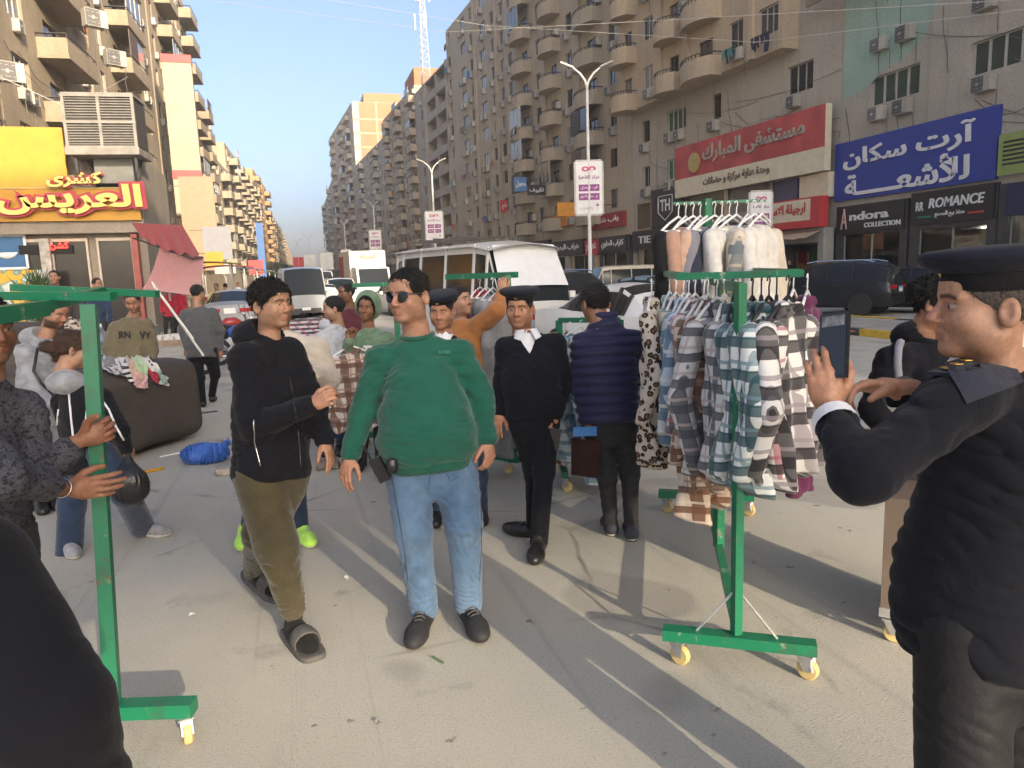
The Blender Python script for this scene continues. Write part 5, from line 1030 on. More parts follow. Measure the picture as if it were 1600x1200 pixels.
for k, (x, d) in enumerate(((450,170), (436,150), (424,140))):
    p = V(x, 430, d); t_ = thing('street_tree', ('dark tree closing the end of the street', 'second dark tree beside the last blocks', 'low dark tree behind the far stalls')[k], 'tree', (p[0], p[1], 0)); r_ = random.Random(k); MB().tube([(0,0,0), (.1,0,1.5), (0,.1,3)], [.18,.14,.08], 7).build('trunk', mat('bark', (.09,.07,.05), .9), t_); mb = MB()
    for q in range(900):
        v_ = Vector((r_.gauss(0,1), r_.gauss(0,1), r_.gauss(0,.8))); v_ = v_.normalized()*r_.uniform(.4,1.0)**.5; c_ = Vector((v_.x*2.2, v_.y*2.2, 3.6+v_.z*1.7)); a_ = Vector((r_.gauss(0,1), r_.gauss(0,1), r_.gauss(0,1))).normalized()*.22; b__ = a_.orthogonal().normalized()*.14; mb.quad(c_-a_, c_-b__, c_+a_, c_+b__)
    mb.build('crown', mat('far_leaf', (.045,.06,.03), .8, .4, 1), t_)
# ---------------------------------------------------------------- vehicles
gc = NG('car_glass', .06); gc.b.inputs['Specular IOR Level'].default_value = .7; gc.b.inputs['Specular IOR Level'].default_value = .28; gc.b.inputs['Roughness'].default_value = .14; M_CARGL = gc.color(gc.mix(.5, (.012,.015,.017), (.02,.025,.027)))
M_TYRE = mat('tyre_rubber', (.022,.021,.02), .85, .3, 20); M_RIM = mat('alloy_rim', (.48,.48,.49), .4, .15, metal=.25); M_TAIL = mat('tail_lamp', (.35,.012,.015), .2); M_HEAD = mat('head_lamp', (.55,.56,.58), .1); M_TRIM = mat('black_trim', (.015,.015,.016), .5); M_CHR = mat('chrome', (.6,.6,.6), .15, metal=1.0)
def car_paint(name, c): return mat('carpaint_'+name, c, .24 if max(c) < .1 else .35, .08, 2, coat=.12 if max(c) < .1 else .2, spec=.30 if max(c) < .1 else .35)
def wheel_mesh(r=.33, w=.21, spokes=10):
    t = MB(); M = Matrix.Rotation(R(90), 4, 'X'); t.lathe([(r*.66,-w/2), (r*.93,-w/2), (r,-w*.33), (r,w*.33), (r*.93,w/2), (r*.66,w/2)], 24, 0, M); tm = t.mesh('tyre', M_TYRE, 'auto')
    b = MB(); b.lathe([(r*.68,-w*.42), (r*.66,-w*.2), (r*.60,-w*.15)], 24, 0, M)
    for k in range(spokes): a = 2*math.pi*k/spokes; b.bar((r*.1*math.cos(a),-w*.36,r*.1*math.sin(a)), (r*.64*math.cos(a+.06),-w*.40,r*.64*math.sin(a+.06)), .035, .03)
    b.lathe([(r*.16,-w*.30), (r*.16,-w*.44), (r*.05,-w*.46)], 12, 0, M); return tm, b.mesh('rim', M_RIM)
WHL = wheel_mesh()
KINDS = {  # rows: x (0 tail -> 1 nose), z sill, z belt, z roof, half width low, half width belt, half width roof ; roof == belt outside the cabin
 'sedan': dict(L=4.6, st=[(0,.42,.78,.80,.72,.74,.70), (.02,.28,.98,1.0,.80,.80,.74), (.12,.24,1.03,1.05,.86,.85,.74), (.20,.22,1.03,1.10,.88,.86,.70), (.30,.20,.99,1.40,.89,.86,.60), (.42,.20,.96,1.46,.89,.87,.60), (.54,.20,.94,1.43,.89,.87,.59), (.60,.20,.94,1.30,.89,.87,.62), (.70,.22,.95,.98,.89,.86,.74), (.85,.24,.86,.90,.87,.84,.72), (.96,.28,.72,.76,.80,.78,.66), (1,.36,.60,.62,.68,.68,.60)], glass=(3,7), wx=(.20,.80)),
 'suv': dict(L=4.6, st=[(0,.42,.95,.97,.78,.78,.74), (.015,.34,1.05,1.15,.84,.84,.74), (.04,.30,1.08,1.45,.88,.88,.66), (.09,.28,1.08,1.62,.90,.89,.64), (.25,.26,1.06,1.70,.91,.90,.65), (.42,.26,1.04,1.71,.91,.90,.65), (.55,.26,1.03,1.66,.91,.90,.64), (.62,.26,1.03,1.48,.91,.90,.67), (.71,.28,1.05,1.10,.91,.89,.78), (.88,.30,1.0,1.04,.89,.86,.74), (.97,.34,.88,.92,.83,.80,.70), (1,.42,.70,.74,.72,.70,.64)], glass=(2,8), wx=(.19,.81)),
 'van': dict(L=5.0, st=[(0,.40,1.1,1.95,.84,.84,.74), (.02,.32,1.12,2.16,.90,.90,.78), (.1,.30,1.12,2.24,.93,.92,.80), (.3,.30,1.12,2.26,.94,.93,.80), (.55,.30,1.12,2.26,.94,.93,.80), (.80,.30,1.12,2.25,.94,.93,.80), (.90,.30,1.12,2.17,.93,.91,.79), (.975,.32,1.10,1.32,.91,.89,.83), (1,.40,.98,1.06,.85,.83,.78)], glass=(1,8), wx=(.17,.82))}
def make_car(label, kind, paintm, x, d, heading, plate=None, cat='car', group='cars in the street', name=None, scale=1.0, roof_rack=False, gd=True):
    K = KINDS[kind]; L = K['L']; p = V(x, 430, d); root = thing(name or {'sedan': 'saloon_car', 'suv': 'suv_car', 'van': 'minibus'}[kind], label, cat, (p[0], p[1], 0), heading, group); root.scale = (scale,)*3
    st = K['st']; ring = []
    for (t, zs, zb, zr, wl, wb, wr) in st:
        X = (t-.5)*L; zm = zs+(zb-zs)*.55; hc_ = .02 if zr-zb < .12 else .045
        half = [(0,zs), (wl*.9,zs), (wl,zs+.10), (max(wl,wb)*1.01,zm), (wb,zb), (wb*.985,zb+.015 if zr > zb+.05 else zb+.004), (wb*.985+(wr-wb*.985)*.84,zb+.015+max(.002, (zr-.027-zb)*.84)), (wr,zr-.012 if zr > zb+.05 else zr), (wr*.55,zr+hc_*.6), (0,zr+hc_)]
        ring.append([(X,y_,z_) for y_, z_ in half]+[(X,-y_,z_) for y_, z_ in half[-2:0:-1]])
    n = len(ring[0]); mb = MB(); gl_ = MB(); vs = [q for r_ in ring for q in r_]; fs = []; g0, g1 = K['glass']
    for i in range(len(ring)-1):
        for k in range(n):
            f = (i*n+k, i*n+(k+1) % n, (i+1)*n+(k+1) % n, (i+1)*n+k); seg = k if k < 9 else n-1-k
            cabin = g0 <= i < g1; steep = abs(st[i+1][3]-st[i][3]) > .10
            glass = cabin and ((seg == 5 and min(st[i][3]-st[i][2], st[i+1][3]-st[i+1][2]) > .02) or (seg in (7, 8) and steep))
            fs.append((f, 1 if glass else 0))
    mb.v = [tuple(map(float, q)) for q in vs]; mb.f = [f for f, _ in fs]; mb.m = [m for _, m in fs]; mb.add(ring[0], [tuple(range(n))[::-1]]); mb.add(ring[-1], [tuple(range(n))])
    body = mb.build('body', [paintm, M_CARGL], root, 'auto')
    for i in range(g0, g1+1):
        t, zs, zb, zr, wl, wb, wr = st[i]
        if zr-zb < .25: continue
        for s_ in (-1, 1): MB().bar(((t-.5)*L,s_*wb*.99,zb+.01), ((t-.5)*L,s_*wr*1.005,zr-.01), .07, .05).build('window_pillar', paintm if kind != 'sedan' else M_TRIM, body)
    if kind == 'suv' or roof_rack:
        for s_ in (-1, 1): MB().tube([((.12-.5)*L,s_*.60,1.68), ((.2-.5)*L,s_*.61,1.75), ((.5-.5)*L,s_*.61,1.755), ((.58-.5)*L,s_*.60,1.70)], .022, 6).build('roof_rail', M_CHR, root)
    r0 = .33 if kind != 'suv' else .36
    for wx in K['wx']:
        for s_ in (-1, 1):
            w_ = ob('wheel', None, root, ((wx-.5)*L, s_*(st[4][4]-.06), r0), 0 if s_ < 0 else math.pi); t_ = ob('tyre', WHL[0], w_); ob('rim', WHL[1], w_); w_.scale = (r0/.33,)*3
    zt = st[1][2]; T = -.5*L
    for s_ in (-1, 1):
        if kind == 'van': MB().box((T-.02,s_*.82-.08,.75), (T+.06,s_*.82+.08,1.25)).build('tail_light', M_TAIL, root); MB().box((L/2-.10,s_*.62-.18,.72), (L/2-.005,s_*.62+.18,.95)).build('headlight', M_HEAD, root)
        else:
            y1, y2 = sorted((s_*.30, s_*.80)); MB().box((T-.015,y1,zt-.20), (T+.16,y2,zt-.08)).build('tail_light', M_TAIL, root); y1, y2 = sorted((s_*.42, s_*.72)); MB().box((L/2-.30,y1,st[-2][2]-.12), (L/2-.02,y2,st[-2][2]-.01)).build('headlight', M_HEAD, root)
        MB().box((-.09,-.07,-.06), (.07,.07,.07), 0, Matrix.Translation(((st[g1-1][0]-.5)*L-.1, s_*(st[g1-1][5]+.09), st[g1-1][2]+.07))).build('mirror', paintm, root)
        for fx in ((.36, .56) if kind != 'van' else (.45, .75)): MB().box((-.09,-.012,-.012), (.09,.012,.012), 0, Matrix.Translation(((fx-.5)*L, s_*(st[4][5]+.004), st[4][2]-.10))).build('door_handle', M_CHR, root)
    MB().box((T-.035,-.75,.36), (T+.1,.75,.60)).build('bumper', M_TRIM if kind == 'suv' else paintm, root); MB().box((L/2-.12,-.62,.30), (L/2+.02,.62,.50)).build('grille', M_TRIM, root)
    for X_, s_ in ((T-.04,-1), (L/2+.025,1)): b_ = MB().box((X_-.005,-.18,.74 if s_ < 0 else .42), (X_+.005,.18,.92 if s_ < 0 else .54)).build('number_plate', WHITE, root)
    if plate: MB().box((T-.047,-.18,.86), (T-.046,.18,.92)).build('plate_band', paint('plateblue', (.05,.25,.5)), root)
    return root
H = lambda deg: R(deg)      # heading 0 = nose towards +X ; 90 = nose up the street
P_DK = car_paint('graphite', (.020,.022,.024)); P_BK = car_paint('black', (.008,.008,.010)); P_WH = car_paint('white', (.62,.62,.60)); P_BL = car_paint('bluegrey', (.045,.07,.11)); P_SV = car_paint('silver', (.32,.34,.36)); P_RD = car_paint('red', (.30,.03,.03)); P_BG = car_paint('champagne', (.38,.33,.26))
make_car('dark grey SUV with red tail lamps passing the grill shop', 'suv', P_DK, 1290, 24.6, H(120), True); make_car('glossy black saloon ahead of the grey SUV by the clothes shops', 'sedan', P_BK, 1418, 24.2, H(116))
make_car('white saloon driving forward beside the man in the navy puffer', 'sedan', P_WH, 1000, 13.5, H(-72)); make_car('dark blue grey car parked left of the white saloon', 'suv', P_BL, 888, 21, H(-75)); make_car('old cream window van parked by the TIE HOUSE shop', 'van', car_paint('cream', (.58,.52,.40)), 985, 36, H(175), cat='van', name='panel_van', scale=.82); make_car('silver blue hatchback behind the white saloon', 'sedan', car_paint('skyblue', (.18,.25,.32)), 1022, 24, H(-60))
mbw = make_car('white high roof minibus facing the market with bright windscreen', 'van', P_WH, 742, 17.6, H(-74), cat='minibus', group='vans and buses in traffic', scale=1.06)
MB().sheet(lambda u, v: (-2.5+u*4.75, (v-.5)*1.84, 2.20+.12*math.sin(math.pi*v)-.9*max(0, u-.82)**1.2), 12, 8).build('roof_shell', mat('roof_cream', (.50,.46,.38), .6, .2, 2), mbw, True)
MB().sheet(lambda u, v: (1.99+(2.385-1.99)*v+.05, (u-.5)*(1.48+.14*v), 2.19-(2.19-1.36)*v+.03-.10*abs(u-.5)**2), 6, 12).build('windscreen_white_sheet', mat('windscreen_white', (.66,.68,.70), .12, .05), mbw, True)  # white glossy sheet laid just outside the windscreen
for k in range(4): MB().bar((-1.8+k*.7,-.8,2.44), (-1.8+k*.7,.8,2.44), .04).build('roof_bar', M_RAIL, mbw)
FARC = [(500,36,'sedan',P_WH,-84,'white saloon behind the grey hoodie'), (468,34,'van',P_SV,-86,'silver minibus with teal windscreen strip far down the street'), (530,40,'suv',P_WH,-85,'white off roader in the jam'), (495,52,'van',P_WH,-86,'white minibus in the jam left of the box truck'), (448,44,'sedan',P_SV,-88,'silver saloon at the left edge of the jam'), (520,62,'sedan',P_RD,-86,'red saloon in the jam'), (474,72,'van',P_WH,-86,'smaller white minibus deep in the jam'), (500,84,'sedan',P_BG,-86,'champagne saloon deep in the jam'), (610,48,'sedan',P_SV,-82,'silver saloon right of the box truck'), (625,34,'sedan',P_WH,-82,'white taxi saloon behind the sunglasses man'), (428,58,'sedan',P_BL,-89,'blue saloon parked by the far stalls'), (400,34,'sedan',P_BG,88,'beige saloon parked behind the youth'), (365,26,'sedan',P_SV,89,'grey saloon parked beyond the motorcycles'), (455,96,'van',P_WH,-87,'farthest white minibus down the street'), (485,112,'sedan',P_BK,-87,'farthest black saloon down the street'), (860,44,'sedan',P_WH,-78,'white saloon under the snack shop signs'), (1120,33,'sedan',P_SV,100,'silver saloon hidden behind the hanging clothes')]
for x, d, k, pm, hd, lab in FARC: make_car(lab, k, pm, x, d, H(hd), cat='minibus' if k == 'van' else 'car', group='vans and buses in traffic' if k == 'van' else 'cars in the street')
p = V(570, 430, 44); tr_ = thing('box_truck', 'white box truck with a tall cargo body coming up the street', 'truck', (p[0], p[1], 0), R(-84), 'vans and buses in traffic')
MB().box((-2.6,-1.05,.9), (1.1,1.05,3.25)).build('cargo_box', mat('box_cream', (.62,.58,.50), .6, .1), tr_); MB().box((-2.6,-1.06,.9), (-1.0,-1.051,3.0)).build('side_panel', MAROON, tr_)
cb = MB(); cb.add([(1.2,-.95,.6), (2.7,-.95,.6), (2.75,-.95,1.35), (2.4,-.95,2.25), (1.2,-.95,2.35), (1.2,.95,.6), (2.7,.95,.6), (2.75,.95,1.35), (2.4,.95,2.25), (1.2,.95,2.35)], [(0,1,2,3,4), (9,8,7,6,5), (0,5,6,1), (1,6,7,2), (2,7,8,3), (3,8,9,4), (4,9,5,0)]); cb.build('cab', P_WH, tr_)
MB().quad((2.745,-.82,1.42), (2.745,.82,1.42), (2.44,.82,2.2), (2.44,-.82,2.2)).build('windscreen', M_CARGL, tr_); MB().box((-2.5,-.9,.45), (2.6,.9,.75)).build('chassis', M_TRIM, tr_); letters('lettering', 'الشركة', paint('trucktext', (.3,.22,.12)), tr_, frame_at((1.13,0,2.9), (0,1,0)), width=.9, bold=.03, ar=True)
for sx in (-1.6, 2.0):
    for s_ in (-1, 1): w_ = ob('wheel', None, tr_, (sx,s_*.85,.38), 0 if s_ < 0 else math.pi); w_.scale = (1.15,)*3; ob('tyre', WHL[0], w_); ob('rim', WHL[1], w_)
for s_ in (-1, 1): MB().box((2.70,s_*.65-.15,.78), (2.77,s_*.65+.15,.98)).build('headlight', M_HEAD, tr_)
# parked motorcycles
def motorcycle(label, x, d, heading, tank):
    p = V(x, 470, d); r_ = thing('motorcycle', label, 'motorcycle', (p[0], p[1], 0), heading, 'motorcycles parked by the stalls'); M = Matrix.Rotation(R(90), 4, 'X')
    for X_ in (-.62, .66):
        w_ = ob('wheel', None, r_, (X_,0,.29)); t = MB(); t.tube([(.25*math.cos(a),0,.25*math.sin(a)) for a in np.linspace(0, 6.283, 21)], .045, 8, caps=False); t.build('tyre', M_TYRE, w_, True); s_ = MB(); s_.lathe([(.05,-.06), (.05,.06)], 10, 0, M); [s_.bar((0,0,0), (.23*math.cos(a),0,.23*math.sin(a)), .012) for a in np.linspace(0, 6.28, 13)]; s_.build('rim', M_RIM, w_)
    MB().tube([(-.62,0,.29), (-.2,0,.38), (.1,0,.40), (.42,0,.75)], .03, 8).build('frame', M_TRIM, r_); MB().tube([(.66,0,.29), (.5,0,.72), (.42,0,.98)], .03, 8).build('fork', M_CHR, r_); MB().lathe([(.12,-.14), (.15,0), (.12,.14)], 12, 0, Matrix.Translation((-.02,0,.38)) @ M).build('engine', M_RIM, r_)
    MB().tube([(-.15,0,.74), (.02,0,.80), (.2,0,.80), (.36,0,.74)], [.06,.12,.13,.07], 12).build('fuel_tank', tank, r_, True); MB().tube([(-.75,0,.78), (-.5,0,.76), (-.15,0,.74)], [.07,.12,.09], 10).build('seat', M_TRIM, r_, True); MB().tube([(.36,-.34,1.02), (.44,-.12,.98), (.44,.12,.98), (.36,.34,1.02)], .014, 6).build('handlebar', M_CHR, r_); MB().lathe([(.03,0), (.09,.05), (.09,.09), (.01,.1)], 12, 0, Matrix.Translation((.5,0,.86)) @ Matrix.Rotation(R(90), 4, 'Y')).build('headlight', M_HEAD, r_, True); MB().tube([(-.1,-.13,.32), (-.75,-.15,.36)], [.025,.045], 8).build('exhaust', M_CHR, r_)
    for s_ in (-1, 1): MB().tube([(.4,s_*.25,1.0), (.38,s_*.3,1.16)], .006, 5).lathe([(.001,0), (.05,.006), (.001,.012)], 10, 0, Matrix.Translation((.38,s_*.31,1.18)) @ Matrix.Rotation(R(90), 4, 'Y')).build('mirror', M_TRIM, r_)
for x, d, hd, tk, lab in ((362,14.5,R(20),car_paint('mcblue', (.02,.08,.35)),'motorcycle with bright blue tank behind the youth'), (378,16,R(30),P_BK,'black motorcycle parked next to the blue one'), (350,17.5,R(15),P_RD,'dark red motorcycle at the back of the row')): motorcycle(lab, x, d, hd, tk)
# ---------------------------------------------------------------- clothes: patterns
def plaid(name, base, bands, rough=.95):
    """bands: (axis 0/2, period, width, colour, offset, opacity)"""
    if name in _MC: return _MC[name]
    g = NG(name, rough); g.b.inputs['Sheen Weight'].default_value = .2; xyz = g.sep(g.coord()); n_ = g.noise(g.coord(), 500, 2); c = g.mix(0.0, base, base)
    wob = g.math('MULTIPLY', g.noise(g.coord(), 9, 2), .015)
    for ax, per, wd, colr, off, op in bands:
        f = g.math('FRACT', g.math('ADD', g.math('DIVIDE', g.math('ADD', xyz[ax] if ax else g.math('ADD', xyz[0], g.math('MULTIPLY', xyz[1], .9)), wob), per), off+50)); c = g.mix(g.math('MULTIPLY', g.math('LESS_THAN', f, wd), op), c, colr)
    g.bump(n_, .3, .003); return g.color(c)
def tartan(name, base, dark, acc, p=.16):
    p = p*.78
    B = []
    for ax in (0, 2): B += [(ax, p, .32, dark, .0, .88), (ax, p, .12, acc, .50, .8), (ax, p, .07, dark, .72, .85)]
    return plaid(name, base, B)
BW = (.74,.72,.69); T_TEAL = tartan('plaid_teal', (.66,.69,.67), (.02,.07,.085), (.16,.26,.29)); T_PINK = tartan('plaid_pink', BW, (.02,.018,.020), (.40,.13,.16)); T_LILAC = tartan('plaid_lilac', BW, (.022,.018,.022), (.30,.26,.28), .19); T_BROWN = tartan('plaid_brown', (.50,.40,.32), (.13,.055,.03), (.55,.50,.44), .12); T_GREY = tartan('plaid_grey', (.50,.50,.51), (.06,.065,.08), (.36,.30,.29), .14); T_BLUE = tartan('plaid_blue', (.45,.52,.58), (.10,.17,.26), (.62,.62,.62), .18); T_ROSE = tartan('plaid_rose', (.58,.53,.52), (.12,.11,.13), (.38,.13,.14), .2); T_BEIGE = tartan('plaid_beige', (.58,.52,.42), (.13,.16,.18), (.48,.40,.30), .2); T_SKY = tartan('plaid_sky', (.42,.52,.57), (.15,.24,.30), (.60,.60,.58), .12); T_TAN = tartan('plaid_tan', (.55,.48,.42), (.12,.055,.035), (.30,.18,.12), .17)
g = NG('leopard', .95); vo = g.n.new('ShaderNodeTexVoronoi'); vo.inputs['Scale'].default_value = 24; g.l.new(g.coord(), vo.inputs['Vector']); vd = vo.outputs['Distance']; nn_ = g.noise(g.coord(), 60, 3)
T_LEO = g.color(g.ramp(g.math('ADD', vd, g.math('MULTIPLY', g.math('SUBTRACT', nn_, .5), .35)), [(.0, (.17,.09,.05)), (.22, (.17,.09,.05)), (.25, (.015,.012,.01)), (.43, (.015,.012,.01)), (.47, (.50,.43,.36)), (1, (.52,.45,.38))]))
S_ = lambda n, c: cloth('garment_'+n, c, .12)
S_BLACK, S_TAN, S_BLUE, S_PEACH, S_GREY, S_NAVY, S_WHITE, S_CREAM, S_MINT, S_PURP, S_RED, S_SAGE, S_ROBE, S_ROBE2 = [S_(n, c) for n, c in (('black', (.012,.012,.013)), ('tan', (.40,.24,.17)), ('blue', (.30,.42,.52)), ('peach', (.50,.34,.25)), ('grey', (.20,.20,.23)), ('navy', (.03,.035,.06)), ('white', (.60,.58,.54)), ('cream', (.56,.50,.40)), ('mint', (.30,.40,.36)), ('purple', (.11,.025,.07)), ('red', (.33,.03,.05)), ('sage', (.26,.28,.20)), ('robe', (.23,.235,.245)), ('robe2', (.13,.13,.135)))]
# ---------------------------------------------------------------- hanging garments (origin at the hook, x across the shoulders)
_GM = {}
def garment_mesh(kind, seed):
    k = (kind, seed)
    if k in _GM: return _GM[k]
    W_, Lg, sl_, slp = {'shirt': (.235,.72,.56,.16), 'coat': (.23,.95,.58,.16), 'robe': (.24,1.30,.55,.14), 'sweater': (.22,.72,.56,.17)}[kind]; z0 = -.12; r_ = np.random.RandomState(seed)
    ph = r_.uniform(0, 6, 6); swing = r_.uniform(-.08,.08)
    def fn(p):
        x, y, z = p[:, 0], p[:, 1], p[:, 2]; t = np.clip((z0-z)/Lg, 0, 1.1); sh = z0-.02-np.maximum(np.abs(x)-.06, 0)*(.42 if kind != 'sweater' else .62)
        fold = (np.sin(x*34+ph[0]+2*np.sin(z*5+ph[1]))+.6*np.sin(x*61+ph[2]+z*6))*.027*(.25+t)+wav(p, seed, 16, .012); yy = y-fold-swing*t*t*.5
        a = W_*(1-.10*np.exp(-((t-.25)/.2)**2)+.10*t*np.sin(ph[3])); b = .030+.026*t
        d = ((np.abs(x/a)**3+np.abs(yy/b)**2.2)**(1/2.6)-1)*.045; d = smax(d, z-sh, .02); d = smax(d, (z0-Lg+.03*np.sin(x*25+ph[4]))-z, .012)
        for s in (-1, 1):
            s0 = (s*(W_-.03), 0, z0-.10); e0 = (s*(W_+.045), .03*s+swing, z0-.10-sl_*.5); w0 = (s*(W_-.01+.02*np.sin(ph[5])), .07*np.sin(ph[1+s]), z0-.10-sl_)
            q = p.copy(); q[:, 1] = q[:, 1]*1.25
            e = smin(cone(q, s0, e0, .060, .050), cone(q, e0, w0, .050, .044), .03)-folds(p, seed+3, (.8,.6,.15), .10, .008); e = smax(e, w0[2]-z, .01); d = smin(d, e, .025)
        if kind in ('shirt', 'coat'): d = smin(d, smax(ell(p, (0,-.005,z0+.0), (.085,.055,.045)), -ell(p, (0,-.03,z0+.035), (.06,.06,.05)), .01), .012)
        d = smax(d, -ell(p, (0,-.03,z0+.01), (.055,.06,.045)), .01)
        return d-folds(p, seed+1, (1,.3,.12), .12, .010)
    Vv, Q = sdf_mesh(fn, (-.42,-.2,z0-Lg-.06), (.42,.2,z0+.08), .0125); _GM[k] = np_mesh('garment', Vv, Q, S_WHITE); return _GM[k]
hm_ = MB(); hm_.tube([(0,0,-.075), (0,0,-.03), (.012,0,-.008), (0,0,.012), (-.018,0,.006), (-.022,0,-.008)], .0035, 6); hm_.tube([(-.19,0,-.165), (-.10,0,-.115), (0,0,-.072), (.10,0,-.115), (.19,0,-.165), (-.19,0,-.165)], .008, 6)
HANG = {k: hm_.mesh('hanger', m, True) for k, m in (('w', WHITE), ('b', M_TRIM))}
def garment(label, p, yaw, m, kind='shirt', seed=1, sc_=1.0, hk='w', group='clothes hanging on the green racks', cat='garment', name=None):
    nm = name or {'shirt': 'plaid_shirt' if 'plaid' in m.name else 'shirt', 'coat': 'long_coat', 'robe': 'hanging_robe', 'sweater': 'sweater'}[kind]
    r_ = thing(nm, label, cat, p, yaw, group); r_.scale = (sc_,)*3; f_ = ob('fabric', garment_mesh(kind, seed), r_); f_.material_slots[0].link = 'OBJECT'; f_.material_slots[0].material = m; ob('hanger', HANG[hk], r_); return r_
# ---------------------------------------------------------------- racks
gk = NG('rack_green', .42); nn_ = gk.noise(gk.coord(), 13, 7, .75); n2_ = gk.noise(gk.coord(), 5, 6, .7); M_RACK = gk.color(gk.mix(gk.ramp(nn_, [(.60, (0,0,0)), (.64, (1,1,1))]), gk.mix(gk.ramp(n2_, [(.52, (0,0,0)), (.62, (1,1,1))]), (.006,.150,.072), (.02,.115,.06)), gk.mix(gk.ramp(n2_, [(.45, (0,0,0)), (.55, (1,1,1))]), (.24,.30,.22), (.12,.065,.035)))); gk.bump(nn_, .4, .004); M_CAST = mat('caster_yellow', (.55,.42,.18), .6, .2, 20); M_ZINC = mat('zinc_bracket', (.50,.50,.50), .35, .2, 30, metal=.7)
def caster(root, p, yaw, brake=True):
    c = ob('caster', None, root, p, yaw); M = Matrix.Rotation(R(90), 4, 'X'); MB().lathe([(.012,-.016), (.040,-.016), (.046,-.010), (.046,.010), (.040,.016), (.012,.016)], 18, 0, Matrix.Translation((.02,0,.046)) @ M).build('wheel', M_CAST, c, 'auto'); b = MB(); b.box((-.03,-.03,.105), (.045,.03,.113))
    for s_ in (-1, 1): b.add([(-.025,s_*.021,.105), (.04,s_*.021,.105), (.032,s_*.021,.04), (.008,s_*.021,.04)], [(0,1,2,3)]); b.add([(-.025,s_*.024,.105), (.04,s_*.024,.105), (.032,s_*.024,.04), (.008,s_*.024,.04)], [(3,2,1,0)])
    b.build('bracket', M_ZINC, c)
    if brake: MB().box((.05,-.022,.035), (.058,.022,.095), 0, Matrix.Rotation(R(-12), 4, 'Y')).build('brake_tab', mat('brake_plate', (.66,.66,.68), .4, .1), c)
def rail(root, a, b, t=.045, nm='rail', h=None): o_ = np.array(root.location); return MB().bar(tuple(np.array(a)-o_), tuple(np.array(b)-o_), t, h or t).build(nm, M_RACK, root)
FL, FR, RL, RR = (np.array([*G(x,y)[:2], 0]) for x, y in ((1057,1035), (1255,1058), (1040,800), (1166,805)))
cw = nrm(FR-FL); Fm, Rm_ = (FL+FR)/2-cw*.0, (RL+RR)/2; Fm = FL+(FR-FL)*.48; zt = 1.73; Z3 = np.array([0,0,1.0])
rk = thing('clothes_rack', 'tall green wheeled rack with two tiers, packed with plaid shirts', 'clothes rack', Fm)
fb0, fb1 = FL-cw*.06, FR+cw*.05; rail(rk, fb0+Z3*.14, fb1+Z3*.14, .07, 'base_bar', .05); rail(rk, RL-cw*.05+Z3*.14, RR+cw*.05+Z3*.14, .07, 'base_bar', .05); rail(rk, Fm+Z3*.17, Fm+Z3*(zt-.03), .038, 'post'); rail(rk, Rm_+Z3*.17, Rm_+Z3*2.22, .05, 'post'); rail(rk, Fm+Z3*.205, Rm_+Z3*.205, .04, 'bottom_rail')
mid = Fm+(Rm_-Fm)*.45; rail(rk, mid+Z3*.2, mid+Z3*1.7, .045, 'post')
for a_ in (-1, 1):
    o_ = np.array(rk.location); MB().tube([tuple(Fm+Z3*.38-o_), tuple(Fm+cw*a_*.17+Z3*.165-o_)], .006, 6).build('brace', M_ZINC, rk); MB().tube([tuple(Rm_+Z3*.38-o_), tuple(Rm_+cw*a_*.17+Z3*.165-o_)], .006, 6).build('brace', M_ZINC, rk)
for p, b in ((FL, False), (FR, True), (RL, False), (RR, True)): caster(rk, tuple(p-np.array(rk.location)), R(-60), b)
XL, XR = V(1057,438,3.36), V(1256,437,3.14); XL[2] = XR[2] = zt; rail(rk, XL, XR, .045, 'top_bar', .03); YL_, YR_ = Rm_-cw*.30+Z3*zt, Rm_+cw*.30+Z3*zt; rail(rk, YL_, YR_, .04, 'top_bar', .03); rail(rk, Fm+Z3*(zt-.05), Rm_+Z3*(zt-.05), .04, 'top_rail')
L0, L1 = XL+cw*.04, np.array([*YL_[:2], zt]); R0, R1 = XR-cw*.03, np.array([*YR_[:2], zt]); rail(rk, L0, L1, .035, 'side_rail'); rail(rk, R0, R1, .035, 'side_rail')
U0, U1 = V(1052,322,5.05), V(1196,322,5.05); U0[2] = U1[2] = 2.2; rail(rk, U0, U1, .02, 'upper_rail')
def hung(lst, zoff=.0):
    for (lab, x, d, z, m, kd, sd, ya, sc_, hk) in lst:
        p = V(x, 430, d); garment(lab, (p[0], p[1], z), -YAW+R(ya), m, kd, sd, sc_, hk)
